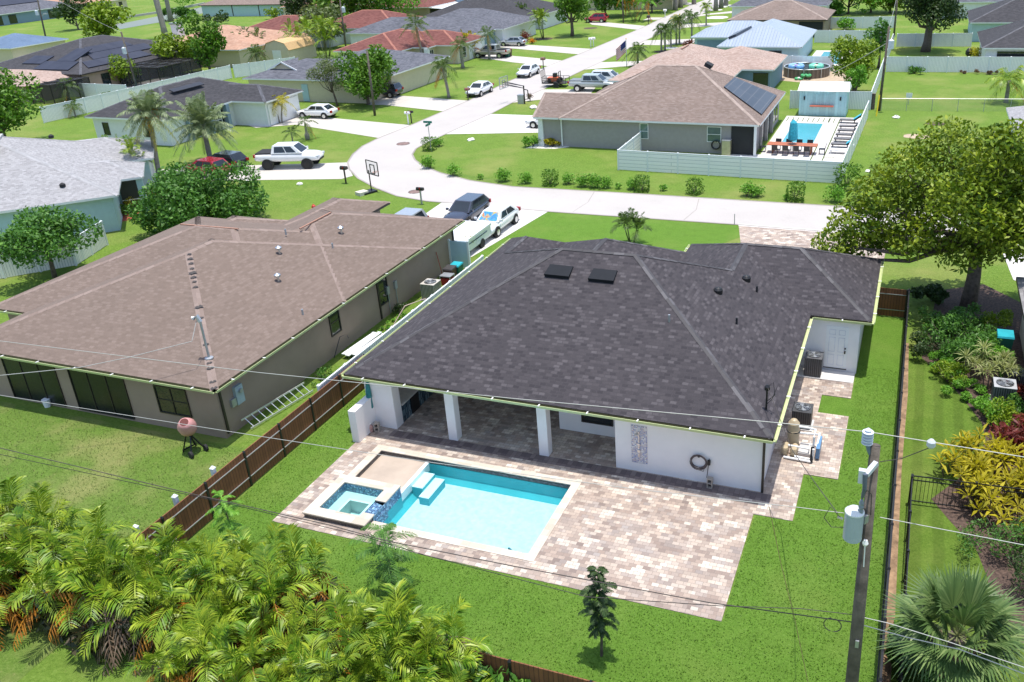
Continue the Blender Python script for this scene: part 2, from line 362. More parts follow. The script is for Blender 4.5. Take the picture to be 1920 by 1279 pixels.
# ---------------------------------------------------------------- ground, road, drives
def sheet(name, pts, z, mat, kind='structure', thick=0.0):
    b = MB()
    if thick: b.prism(pts, z-thick, z)
    else: b.poly([(p[0], p[1], z) for p in pts])
    return b.build(name, mat, kind=kind)
def ccw(pts):
    a = sum(pts[i][0]*pts[(i+1) % len(pts)][1]-pts[(i+1) % len(pts)][0]*pts[i][1] for i in range(len(pts)))
    return pts if a > 0 else pts[::-1]
def pxs(*ps): return ccw([G(*p)[:2] for p in ps])
HX0, HX1, HY0, HY1 = -19.07, -10.74, 21.35, 25.45          # hole for the pool
gb = MB()
BX0, BX1, BY0, BY1 = -500, 260, -60, 600
for r in ((BX0, BY0, BX1, HY0), (BX0, HY1, BX1, BY1), (BX0, HY0, HX0, HY1), (HX1, HY0, BX1, HY1)):
    gb.poly([(r[0], r[1], 0), (r[2], r[1], 0), (r[2], r[3], 0), (r[0], r[3], 0)])
gb.build('ground', GR_FAR, kind='structure')
# lush lawn of the new house and the patchy yard beside it
lb = MB()
for r in ((-22.6, 15.8, .6, 20.3), (-22.6, 20.3, -20.5, 45), (-3.85, 20.3, .6, 25.75), (-2.5, 25.75, .6, 28.6), (-1.25, 28.6, .6, 44), (-2.7, 33.3, -1.25, 34.8)):
    lb.poly([(r[0], r[1], .006), (r[2], r[1], .006), (r[2], r[3], .006), (r[0], r[3], .006)])
lb.poly([(x, y, .006) for x, y in pxs((885, 478), (1027, 398), (1383, 423), (1388, 445), (1290, 480), (1100, 500), (930, 500))])
lb.build('lush_lawn', GR_NEAR, kind='structure')
sheet('patchy_lawn', [(-60, 8), (-22.9, 8), (-22.9, 24), (-60, 24)], .006, GR_LEFT)
sheet('mown_lawn', [(.8, 14), (12, 14), (12, 40), (.8, 40)], .006, GR_STRIPE)
outer = [(1590, 438), (1382, 421.5), (1027, 397), (965, 391.5), (800, 377.5), (745, 368), (705, 353), (672, 335), (655, 318), (652, 305), (662, 289), (680, 274), (710, 259), (770, 235), (831, 209), (878, 189), (960, 150), (1085, 102), (1195, 56), (1213, 48), (1235, 37), (1300, 8), (1322, 0), (1345, -12)]
inner = [(1400, -12), (1370, 0), (1330, 20), (1260, 53), (1210, 76), (1118, 121), (1095, 131), (1018, 168), (960, 193), (920, 214), (875, 234), (835, 252), (800, 268), (780, 279), (773, 290), (778, 300), (793, 311), (825, 324), (880, 338.5), (960, 350), (1200, 364), (1440, 379), (1640, 391)]
road = [G(*p)[:2] for p in outer] + [G(*p)[:2] for p in inner]
road = [(60, G(1590, 438)[1]+0.2)] + road + [(60, G(1640, 391)[1])]
sheet('street', ccw(road), .014, ROADM)
def strip_line(name, pts, wd, z, mat):
    b = MB(); P = [V((*p, 0)) for p in pts]; L = []
    for i, p in enumerate(P):
        d = (P[min(i+1, len(P)-1)]-P[max(i-1, 0)]).normalized(); L.append((p, V((d.y, -d.x, 0))*wd/2))
    for (p, o), (q, o2) in zip(L[:-1], L[1:]):
        f = [(p-o), (p+o), (q+o2), (q-o2)]; b.poly([(v.x, v.y, z) for v in f])
    return b.build(name, mat, kind='structure')
SEAM = M_conc('road_seam', (.30, .27, .24), .25)
strip_line('street_edge', [G(*p)[:2] for p in outer], .16, .024, SEAM); strip_line('street_edge', [G(*p)[:2] for p in inner], .16, .024, SEAM)
for px, py in ((700, 300), (850, 330), (1100, 375), (1300, 390), (900, 220), (1000, 165), (1150, 100)):
    x, y, _ = G(px, py); n_ = random.Random(px)
    if px in (1100, 1300): strip_line('road_joint', [(x, 56.6), (x+.3, 59), (x-.1, 61.5)], .05, .017, SEAM)
def drive(ps, mat=CONC, name='driveway', z=.018): return sheet(name, pxs(*ps), z, mat)
drive([(652, 305), (655, 318), (662, 330), (640, 336), (480, 338), (300, 342), (270, 365), (255, 360), (300, 318), (480, 310)])
drive([(770, 235), (710, 259), (555, 234), (480, 240), (452, 232), (562, 212), (627, 222)])
drive([(831, 209), (878, 189), (735, 178.5), (690, 186), (690, 197), (720, 197)])
drive([(1057, 114), (1035, 125), (960, 117), (925, 112), (890, 109), (880, 96), (940, 103)])
drive([(1110, 92), (1085, 102), (960, 91), (930, 88), (935, 80), (985, 84)])
drive([(1212, 49), (1195, 56), (1110, 46.5), (1100, 40), (1125, 41)])
drive([(1018, 168), (960, 193), (1015, 187), (1100, 186), (1120, 160), (1078, 168)])
drive([(920, 214), (835, 252), (1010, 249), (1040, 252), (1040, 217), (1010, 217)], CONCW)
drive([(1125, 117), (1095, 131), (1192, 123), (1215, 125), (1215, 114), (1190, 115)])
drive([(1210, 76), (1195, 84), (1240, 85), (1310, 80), (1310, 73)])
drive([(1275, 46), (1258, 54), (1300, 51), (1365, 47), (1360, 42)])
drive([(1310, 28), (1300, 32.5), (1330, 28), (1395, 23), (1390, 19)])
drive([(1262, 4), (1240, -2), (1230, 2), (1310, 6), (1300, 12)])
drive([(1270, 31), (1250, 33), (1218, 33), (1205, 38), (1235, 37)])
drive([(829, 380), (1027, 397.5), (885, 482), (850, 490), (770, 420)], CONCW)
drive([(1385, 423), (1600, 440), (1665, 452), (1650, 520), (1500, 520), (1390, 470)], PAVER, 'paver_driveway')
drive([(1383, 420), (1600, 436.5), (1600, 440), (1385, 424)], CONCW, 'driveway_apron', .022)
drive([(1878, 470), (1945, 468), (1945, 545), (1900, 525)], CONCW)
drive([(-20, 112), (68, 116), (62, 122), (-20, 112)], CONCW) if False else None
drive([(-10, 107), (30, 110), (62, 121), (-10, 107)], CONCW) if False else None
sheet('driveway', pxs((-8, 106), (35, 108), (70, 118), (30, 121), (-8, 115)), .018, CONCW)
sheet('dry_ditch_bank', pxs((960, 340), (880, 329), (825, 314), (800, 322), (880, 338), (960, 349.5)), .008, GR_LEFT)
# ---------------------------------------------------------------- patio, pool, spa
PZ = .03
pb = MB()
R = [(-20.47, 20.27, -3.9, 21.35), (-20.47, 21.35, -19.07, 25.45), (-10.74, 21.35, -3.9, 25.45), (-20.47, 25.45, -3.9, 34.5),
     (-3.9, 25.7, -2.53, 36.2), (-2.53, 28.65, -1.27, 33.3), (-2.53, 34.85, -1.31, 36.2)]
for r in R: pb.poly([(r[0], r[1], PZ), (r[2], r[1], PZ), (r[2], r[3], PZ), (r[0], r[3], PZ)])
edge = [(-20.47, 20.27), (-3.9, 20.27), (-3.9, 25.7), (-2.53, 25.7), (-2.53, 28.65), (-1.27, 28.65), (-1.27, 33.3), (-2.53, 33.3), (-2.53, 34.85), (-1.31, 34.85), (-1.31, 36.2)]
for a, b_ in zip(edge[:-1], edge[1:]): pb.poly([(a[0], a[1], -.02), (b_[0], b_[1], -.02), (b_[0], b_[1], PZ), (a[0], a[1], PZ)])
pb.poly([(-20.47, 34.5, -.02), (-20.47, 20.27, -.02), (-20.47, 20.27, PZ), (-20.47, 34.5, PZ)])
pb.build('paver_patio', PAVER, kind='structure')
eb = MB()                                                    # eave shadow laid on the pavers as a dark strip
eb.box(-19.4, 26.52, .02, -3.45, 26.98, PZ+.005)
eb.build('eave_shadow_strip', M_bricks('eave_shadow_pavers', [(0, (.10, .075, .075)), (1, (.19, .15, .14))], .2, .46, (.08, .06, .06), .006, .8, 0, .2, .2, False), kind='structure')
MB().box(-3.85, 36.2, -.02, -1.32, 37.18, .06).build('door_slab', CONCW, kind='structure')
pool = thing('swimming_pool', 'turquoise rectangular swimming pool with steps and a dry tanning shelf in the paver patio', 'pool', (-13.8, 23.4, 0))
D = -.85
b = MB()
x0, x1, y0, y1 = -16.9, HX1, HY0, HY1
b.poly([(x0, y0, D), (x1, y0, D), (x1, y1, D), (x0, y1, D)])
b.build('pool_floor', POOLP, pool, w=True); b = MB(); cv = .22
for a, c in (((x0, y1), (x1, y1)), ((x1, y1), (x1, y0)), ((x1, y0), (x0, y0)), ((x0, y0), (x0, y1))):
    ia = lambda p: (min(max(p[0], x0+cv), x1-cv), min(max(p[1], y0+cv), y1-cv))
    b.poly([(a[0], a[1], D+.2), (a[0], a[1], -.15), (c[0], c[1], -.15), (c[0], c[1], D+.2)])
    b.poly([(*ia(a), D+.004), (a[0], a[1], D+.2), (c[0], c[1], D+.2), (*ia(c), D+.004)])
TEAL_SHADE = M_plain('teal_shade_plaster', (.05, .42, .46), .6, var=.06, scale=1.6)  # pool sides painted darker teal to stand for deep water and grazing sun
b.build('pool_wall', TEAL_SHADE, pool, w=True)
b = MB()
for a, c in (((HX0, y1), (x1, y1)), ((x1, y1), (x1, y0)), ((x1, y0), (x0, y0)), ((HX0, 23.25), (HX0, y1))):
    b.poly([(a[0], a[1], -.17), (a[0], a[1], .012), (c[0], c[1], .012), (c[0], c[1], -.17)])
b.build('waterline_tile', TILE_DK, pool, w=True)
MB().box(HX0, 23.0, -.6, -17.04, y1, -.155).build('tanning_shelf', SHELFP, pool, w=True)
MB().box(-17.04, 23.0, -.5, -16.885, y1-.002, -.145).build('shelf_edge', WHITE, pool, w=True)
sm = M_plain('step_plaster', (.74, .82, .84), .6, var=.03); smd = M_plain('step_edge', (.10, .40, .46), .5)
for sx0, sx1, sy0, zt_ in ((-16.88, -16.42, 24.05, -.32), (-16.43, -16.0, 23.75, -.5)):
    MB().box(sx0, sy0, D, sx1, 25.05, zt_-.03).build('step', TEAL_SHADE, pool, w=True)
    MB().box(sx0, sy0, zt_-.029, sx1, 25.05, zt_).build('step_tread', sm, pool, w=True)
MB().poly([(-16.87, y0, -.13), (x1, y0, -.13), (x1, y1, -.13), (-16.87, y1, -.13)]).build('water', WATER, pool, w=True)
b = MB()
b.box(-19.42, 25.45, -.02, -10.42, 25.79, .052).box(-10.74, 21.03, -.02, -10.42, 25.449, .052).box(-16.87, 21.03, -.02, -10.741, 21.349, .052).box(-19.42, 23.26, -.02, -19.07, 25.449, .052)
b.build('coping', TRAV, pool, w=True)
cl = MB(); cl.ring((-11.45, 22.05, D+.06), .16, .05, 14, 5).tube([(-11.6, 22.1, D+.06), (-12.0, 22.35, D+.04)], .04, 5)
cl.build('pool_cleaner', M_plain('green_plastic', (.0, .12, .14), .5), None)
tag(bpy.data.objects['pool_cleaner'], 'small round dark green cleaner lying on the pool floor', 'pool cleaner')
spa = thing('spa', 'raised square spa with travertine rim and blue mosaic spillway beside the pool', 'hot tub', (-18.15, 22.0, 0))
SX0, SX1, SY0, SY1, SZ = -19.44, -16.87, 20.82, 23.25, .26
ix0, ix1, iy0, iy1 = -19.05, -17.3, 21.22, 22.86
b = MB()
q = [(SX0, SY0), (SX1, SY0), (SX1, SY1), (SX0, SY1)]
for i in range(4):
    a, c = q[i], q[(i+1) % 4]; b.poly([(a[0], a[1], -1.34), (c[0], c[1], -1.34), (c[0], c[1], SZ-.05), (a[0], a[1], SZ-.05)])
b.build('shell', TILE_DK, spa, w=True)
MB().box(SX1+.002, 21.36, -.22, SX1+.03, SY1-.01, SZ-.06).build('spillway_face', TILE_B, spa, w=True)
MB().box(SX1+.002, 21.36, -.84, SX1+.028, SY1-.01, -.221).build('lower_face', TEAL_SHADE, spa, w=True)
b = MB()
b.box(SX0-.04, SY0-.04, SZ-.05, SX1+.04, iy0, SZ).box(SX0-.04, iy1, SZ-.05, SX1+.04, SY1+.03, SZ).box(SX0-.04, iy0, SZ-.05, ix0, iy1, SZ)
b.box(ix1, iy0, SZ-.05, SX1+.04, 21.45, SZ).box(ix1, 22.2, SZ-.05, SX1+.04, iy1, SZ)
b.build('rim', TRAV, spa, w=True)
MB().hexa([(ix1, 21.45, -.2), (SX1+.06, 21.45, -.4), (SX1+.06, 22.2, -.4), (ix1, 22.2, -.2)], [(ix1, 21.45, .17), (SX1+.06, 21.45, .02), (SX1+.06, 22.2, .02), (ix1, 22.2, .17)]).build('spillway', TILE_B, spa, w=True)
b = MB()
for i, (a0, a1, c0, c1) in enumerate([(ix0, ix1, iy0, iy1)]):
    for p_, q_ in (((a0, c1), (a1, c1)), ((a1, c1), (a1, c0)), ((a1, c0), (a0, c0)), ((a0, c0), (a0, c1))):
        b.poly([(p_[0], p_[1], -.15), (p_[0], p_[1], .2), (q_[0], q_[1], .2), (q_[0], q_[1], -.15)])
b.build('spa_tile', TILE_B, spa, w=True)
b = MB()
def stepring(b, o, i, z):
    b.poly([(o[0], o[2], z), (o[1], o[2], z), (i[1], i[2], z), (i[0], i[2], z)]); b.poly([(o[1], o[2], z), (o[1], o[3], z), (i[1], i[3], z), (i[1], i[2], z)])
    b.poly([(o[1], o[3], z), (o[0], o[3], z), (i[0], i[3], z), (i[1], i[3], z)]); b.poly([(o[0], o[3], z), (o[0], o[2], z), (i[0], i[2], z), (i[0], i[3], z)])
o_ = (ix0, ix1, iy0, iy1); i_ = (ix0+.42, ix1-.3, iy0+.3, iy1-.42)
stepring(b, o_, i_, -.15)
for p_, q_ in (((i_[0], i_[3]), (i_[1], i_[3])), ((i_[1], i_[3]), (i_[1], i_[2])), ((i_[1], i_[2]), (i_[0], i_[2])), ((i_[0], i_[2]), (i_[0], i_[3]))):
    b.poly([(p_[0], p_[1], -.7), (p_[0], p_[1], -.15), (q_[0], q_[1], -.15), (q_[0], q_[1], -.7)])
b.poly([(i_[0], i_[2], -.7), (i_[1], i_[2], -.7), (i_[1], i_[3], -.7), (i_[0], i_[3], -.7)])
b.build('seat', SPAP, spa, w=True)
b = MB(); stepring(b, (i_[0]-.01, i_[1]+.01, i_[2]-.01, i_[3]+.01), (i_[0]+.09, i_[1]-.09, i_[2]+.09, i_[3]-.09), -.12)
b.build('seat_edge', WHITE, spa, w=True)
MB().poly([(ix0, iy0, .1), (ix1, iy0, .1), (ix1, iy1, .1), (ix0, iy1, .1)]).build('spa_water', M_water('spa_water', (.72, .93, .92), .2, 3), spa, w=True)
# ---------------------------------------------------------------- the new house
EZ = 2.75
house = thing('new_house', 'new white house with charcoal shingle hip roof and open covered terrace facing the pool', 'house', (-12, 34, 0))
rf = MB()
F = [[(-21.13, 26.5, EZ), (-3.45, 26.5, EZ), (-10.6, 33.7, 6.3), (-13.95, 33.7, 6.3)],
     [(-3.45, 26.5, EZ), (-3.45, 37.09, EZ), (-7.1, 40.74, 4.58), (-7.1, 37.2, 4.56), (-10.6, 33.7, 6.3)],
     [(-10.6, 33.7, 6.3), (-7.1, 37.2, 4.56), (-10.9, 40.95, EZ), (-21.13, 40.95, EZ), (-13.95, 33.7, 6.3)],
     [(-21.13, 26.5, EZ), (-13.95, 33.7, 6.3), (-19.48, 39.23, 3.56), (-19.48, 41.85, 3.56), (-21.13, 43.5, EZ)],
     [(-21.13, 43.5, EZ), (-19.48, 41.85, 3.56), (-17.83, 43.5, EZ)],
     [(-17.83, 43.5, EZ), (-19.48, 41.85, 3.56), (-19.48, 38.9, 3.56), (-17.83, 38.9, EZ)],
     [(-17.82, 43.5, EZ), (-14.1, 39.8, 4.59), (-10.37, 43.5, EZ)],
     [(-17.82, 43.5, EZ), (-17.82, 39.0, EZ), (-14.1, 35.5, 4.59), (-14.1, 39.8, 4.59)],
     [(-10.37, 43.5, EZ), (-14.1, 39.8, 4.59), (-14.1, 35.5, 4.59), (-10.37, 39, EZ)],
     [(-3.45, 37.09, EZ), (-.81, 37.09, EZ), (-4.46, 40.74, 4.58), (-7.1, 40.74, 4.58)],
     [(-.81, 37.09, EZ), (-.81, 44.9, EZ), (-4.46, 40.74, 4.58)],
     [(-.81, 44.9, EZ), (-10.85, 44.9, EZ), (-7.1, 40.74, 4.58), (-4.46, 40.74, 4.58)],
     [(-10.85, 44.9, EZ), (-10.85, 40.9, EZ), (-7.1, 37.2, 4.56), (-7.1, 40.74, 4.58)]]
for f in F: rf.poly(f)
outl = [(-21.13, 26.5), (-3.45, 26.5), (-3.45, 37.09), (-.81, 37.09), (-.81, 44.9), (-10.85, 44.9), (-10.85, 43.49), (-17.82, 43.5), (-21.13, 43.5)]
roof = rf.build('roof', SH_MAIN, house, w=True)
cb = MB()
def cap(b, p0, p1, wd=.2, lift=.022):
    p0, p1 = V(p0), V(p1); d = (p1-p0).normalized(); s = d.cross(V((0, 0, 1))).normalized()
    drop = wd*(.36 if abs(d.z) > .05 else .47)
    n = max(1, int((p1-p0).length/.42))
    for i in range(n):
        a = p0+(p1-p0)*(i/n); c = p0+(p1-p0)*((i+1)/n)
        la, lc = lift+.014, lift
        for sg in (1, -1):
            b.poly([a+V((0, 0, la)), c+V((0, 0, lc)), c+s*sg*wd+V((0, 0, lc-drop)), a+s*sg*wd+V((0, 0, la-drop))] if sg < 0 else [c+V((0, 0, lc)), a+V((0, 0, la)), a+s*wd+V((0, 0, la-drop)), c+s*wd+V((0, 0, lc-drop))])
capn = NT('ridge_cap_shingle'); capn.col(capn.mix(.3, capn.ramp(capn.n('NewGeometry').outputs['Random Per Island'], [(0, (.042, .039, .043)), (.6, (.056, .053, .057)), (1, (.105, .10, .107))]), capn.noise(30, 2), 'OVERLAY'))
for a, c in (((-10.6, 33.7, 6.3), (-3.5, 26.55, EZ)), ((-13.95, 33.7, 6.3), (-21.08, 26.55, EZ)), ((-10.6, 33.7, 6.3), (-13.95, 33.7, 6.3)), ((-10.6, 33.7, 6.3), (-7.1, 37.2, 4.56)), ((-13.95, 33.7, 6.3), (-19.48, 39.23, 3.56)),
             ((-7.1, 40.74, 4.58), (-7.1, 37.2, 4.56)), ((-4.46, 40.74, 4.58), (-.86, 37.14, EZ)), ((-7.1, 40.74, 4.58), (-4.46, 40.74, 4.58)), ((-19.48, 41.85, 3.56), (-19.48, 39.3, 3.56)), ((-14.1, 39.8, 4.59), (-14.1, 37.2, 4.59)), ((-14.1, 39.8, 4.59), (-10.42, 43.45, EZ)), ((-4.46, 40.74, 4.58), (-.86, 44.85, EZ)), ((-7.1, 40.74, 4.58), (-10.8, 44.8, EZ))):
    cap(cb, a, c, .125)
cb.build('ridge_cap', capn.mat, roof, w=True, uv=False)
for px, py in ((1074, 490), (1155, 497)):
    x, y, z = -14.2 if px < 1100 else -12.2, 0, 0
    # on the back slope
    yy = 32.45; zz = EZ+(yy-26.5)*(3.55/7.2)
    v = MB(); s_ = 3.55/7.2
    v.hexa([(x, yy-.32, zz-.32*s_+.01), (x+1.1, yy-.32, zz-.32*s_+.01), (x+1.1, yy+.32, zz+.32*s_), (x, yy+.32, zz+.32*s_)], [(x-.02, yy-.36, zz-.32*s_+.16), (x+1.12, yy-.36, zz-.32*s_+.16), (x+1.08, yy+.3, zz+.32*s_+.05), (x+.02, yy+.3, zz+.32*s_+.05)])
    v.build('roof_vent', M_plain('black_vent', (.012, .014, .018), .65, var=.1, spec=.2), roof, w=True)
# small vents and pipes on the right slope
SR = 3.55/7.15
def zr(x): return EZ+(-3.45-x)*SR
for px, py in ((1346, 569), (1399, 531)):
    x = -3.45-2.6 if px == 1346 else -3.45-3.05
    x, y, _ = G(px, py, 4.05)
    z = zr(x); MB().lathe([(.2, -.05), (.2, .12), (.13, .2), (.02, .24)], 12, (x, y, z)).build('turtle_vent', BLACK, roof, w=True)
for px, py, h in ((1381, 612, .28), (1419, 548, .28), (1255, 645, .3)):
    x, y, _ = G(px, py, 3.9 if px != 1255 else 3.8)
    z = zr(x) if px != 1255 else EZ+(y-26.5)*(3.55/7.2)
    MB().cyl((x, y, z-.05), (x, y, z+h), .045, n=8).build('vent_pipe', DARK if px != 1255 else GALV, roof, w=True)
so = MB()
for i in range(len(outl)): pass
inn = .02
so.poly([(x, y, EZ-.17) for x, y in outl][::-1])
so.build('soffit', WHITE, house, w=True)
fb = MB()
def band(b, pts, z0, z1, th, closed=True):
    n = len(pts)
    for i in range(n if closed else n-1):
        a, c = V((*pts[i], 0)), V((*pts[(i+1) % n], 0)); d = (c-a).normalized(); o = V((d.y, -d.x, 0))*th
        b.hexa([(a.x, a.y, z0), (c.x, c.y, z0), (c.x-o.x, c.y-o.y, z0), (a.x-o.x, a.y-o.y, z0)][::1], [(a.x, a.y, z1), (c.x, c.y, z1), (c.x-o.x, c.y-o.y, z1), (a.x-o.x, a.y-o.y, z1)])
band(fb, outl, EZ-.17, EZ-.02, .03); fb.build('fascia', BRONZE, house, w=True)
def gutter(parent, p0, p1, z, mat=GUT, brk=1.9, name='gutter'):
    a, c = V((*p0, z)), V((*p1, z)); d = (c-a).normalized(); o = V((d.y, -d.x, 0)); L = (c-a).length
    b = MB(); up = V((0, 0, 1))
    pr = [(0.005, .0), (.12, .0), (.14, .11), (.115, .11), (.10, .03), (.005, .03)]
    q = [[a+o*x+up*h for x, h in pr], [c+o*x+up*h for x, h in pr]]
    k = len(pr)
    for i in range(k):
        j = (i+1) % k; b.poly([q[0][i], q[0][j], q[1][j], q[1][i]][::-1])
    b.poly(q[0][::-1][::-1]); b.poly(q[1][::-1])
    g = b.build(name, mat, parent, w=True)
    n = max(1, int(L/brk))
    for i in range(n):
        t = a+d*(L*(i+.5)/n); MB().bar(t+up*.10, t+o*.16+up*.11, .05, .02).build('gutter_bracket', WHITE, g, w=True)
    return g
for a, c in (((-21.13, 26.5), (-3.45, 26.5)), ((-3.45, 26.5), (-3.45, 36.95)), ((-3.3, 37.09), (-.81, 37.09)), ((-.81, 37.09), (-.81, 44.9)), ((-21.13, 43.5), (-21.13, 26.5)), ((-17.83, 42.7), (-17.83, 43.5)), ((-10.37, 42.0), (-10.37, 43.5)), ((-10.85, 44.9), (-10.85, 43.5))):
    gutter(house, a, c, EZ-.14)
wb = MB(); T = .2; zt = EZ-.175
wb.box(-9.47, 27.05, 0, -3.87, 27.25, zt)                              # shower wall
wb.box(-4.07, 27.25, 0, -3.87, 37.2, zt)                               # right wall
wb.box(-9.47, 27.251, 0, -9.27, 29.05, zt)
wb.box(-12.62, 29.05, 0, -9.271, 29.25, zt)                            # recess wall
wb.box(-12.62, 29.251, 0, -12.42, 33.3, zt)
wb.box(-20.65, 33.3, 0, -12.421, 33.5, zt)                             # back of the covered terrace
wb.box(-20.65, 27.62, 0, -20.45, 33.299, zt)                           # kitchen wall
wb.box(-20.65, 33.501, 0, -20.45, 43.0, zt).box(-20.449, 42.8, 0, -10.6, 43.0, zt)
wb.box(-3.87, 37.2, 0, -1.28, 37.4, zt).box(-1.48, 37.401, 0, -1.28, 44.4, zt).box(-10.4, 44.2, 0, -1.481, 44.4, zt).box(-10.4, 43.001, 0, -10.2, 44.2, zt)
wb.build('wall', STUCCO_W, house, w=True)
MB().box(-20.62, 27.08, 0, -19.3, 27.6, zt).build('pier', STUCCO_W, house, w=True, bevel=.01)
for x in (-16.36, -12.28): MB().box(x-.4, 26.98, .0, x, 27.38, zt).build('column', STUCCO_W, house, w=True, bevel=.01)
cwx = house
MB().box(-20.62, 25.72, 0, -20.28, 27.075, 1.5).build('screen_wall', STUCCO_W, house, w=True, bevel=.01)
# high window in the recess, sliding doors in the terrace depth
def wallwin(parent, axis, c, u0, u1, z0, z1, out, frame=BRONZE, pane=GLASS, bars=1, name='window', depth=.06, fw=.05, hbar=True):
    """window in a wall: axis 'x' = wall of given x (u runs along y), 'y' = wall of given y"""
    fr = MB(); pn = MB(); t = out*depth
    def bx(b, a0, a1, h0, h1, d0, d1):
        if axis == 'y': b.box(a0, c+d0, h0, a1, c+d1, h1)
        else: b.box(c+d0, a0, h0, c+d1, a1, h1)
    bx(fr, u0, u0+fw, z0, z1, -.01*out, t); bx(fr, u1-fw, u1, z0, z1, -.01*out, t); bx(fr, u0+fw, u1-fw, z0, z0+fw, -.01*out, t); bx(fr, u0+fw, u1-fw, z1-fw, z1, -.01*out, t)
    for i in range(bars):
        uu = u0+(u1-u0)*(i+1)/(bars+1); bx(fr, uu-.02, uu+.02, z0+fw, z1-fw, -.01*out, t*.8)
    if hbar: bx(fr, u0+fw, u1-fw, (z0+z1)/2-.02, (z0+z1)/2+.02, -.01*out, t*.7)
    f = fr.build(name, frame, parent, w=True)
    bx(pn, u0+.01, u1-.01, z0+.01, z1-.01, -.005*out, .018*out); pn.build('pane', pane, f, w=True)
    return f
q_ = [GY(1091, 789, 29.05), GY(1150, 799, 29.05)]
wallwin(house, 'y', 29.05, q_[0][0], q_[1][0], min(q_[0][2], q_[1][2]), 2.3, -1, hbar=False, bars=0)
wallwin(house, 'y', 33.3, -20.0, -13.0, .08, 2.3, -1, bars=3, hbar=False, name='sliding_door')
# outdoor kitchen
kit = MB(); kit.box(-20.44, 27.65, 0, -19.32, 33.0, .88); k_ = kit.build('kitchen_base', TILE_KT, house, w=True)
MB().box(-20.44, 27.62, .881, -19.25, 33.05, .93).build('countertop', M_plain('pale_stone', (.60, .57, .53), .35, var=.12, scale=6), k_, w=True)
MB().box(-19.32, 28.35, .06, -19.28, 29.0, .86).build('fridge_door', BLACK, k_, w=True)
MB().box(-19.32, 30.2, .06, -19.28, 30.9, .86).build('cabinet_door', DARK, k_, w=True)
# door in the garage back wall
dr = MB(); dr.box(-2.72, 37.17, .2, -1.74, 37.21, 2.28); d_ = dr.build('door', WHITE, house, w=True)
dp = MB()
for x0_, x1_ in ((-2.58, -2.3), (-2.16, -1.88)):
    for z0_, z1_ in ((1.88, 2.13), (1.02, 1.75), (.35, .88)):
        dp.box(x0_, 37.16, z0_, x0_+.02, 37.172, z1_).box(x1_-.02, 37.16, z0_, x1_, 37.172, z1_).box(x0_, 37.16, z0_, x1_, 37.172, z0_+.02).box(x0_, 37.16, z1_-.02, x1_, 37.172, z1_)
dp.build('door_panel', M_plain('panel_shade', (.62, .64, .70), .5), d_, w=True)
MB().lathe([(.035, 0), (.035, .06)], 8, (-1.84, 37.12, 1.22)).build('door_lock', BLACK, d_, w=True); MB().box(-1.87, 37.08, 1.0, -1.81, 37.17, 1.12).build('door_handle', BLACK, d_, w=True)
MB().box(-2.74, 37.15, .16, -1.72, 37.23, .2).build('threshold', BLACK, d_, w=True)
# shower panel, downspout, roof mast
sh = MB().box(-8.82, 27.02, .42, -8.2, 27.06, 2.08).build('shower_panel', TILE_SH, house, w=True)
b = MB(); b.box(-8.53, 26.98, .7, -8.49, 27.03, 1.85).cyl((-8.51, 26.95, 1.0), (-8.51, 27.03, 1.0), .06).cyl((-8.51, 26.95, 1.3), (-8.51, 27.03, 1.3), .05).tube([(-8.51, 27.0, 1.85), (-8.51, 26.8, 1.95), (-8.51, 26.72, 1.9)], .015).lathe([(.09, 0), (.09, .02)], 10, (-8.51, 26.72, 1.88))
b.build('shower_fitting', CHROME, sh, w=True)
MB().box(-3.86, 26.98, 0.05, -3.77, 27.05, zt).build('downspout', BRONZE, house, w=True)
b = MB(); mx, my = -3.95, 28.0; mz = zr(mx)
b.cyl((mx, my, mz-.1), (mx, my, mz+.95), .035).lathe([(.1, 0), (.1, .12), (.04, .2)], 10, (mx, my, mz+.82)).tube([(mx, my, mz+.9), (mx+.2, my+.1, mz+1.1), (mx+.3, my-.1, mz+.7), (mx+.05, my-.05, mz+.4)], .015, 5).tube([(mx, my, mz+.9), (mx+.35, my+.1, mz+.95), (mx+.2, my-.1, mz+.5), (mx, my, mz+.2)], .012, 5)
b.build('service_mast', BLACK, house, w=True)
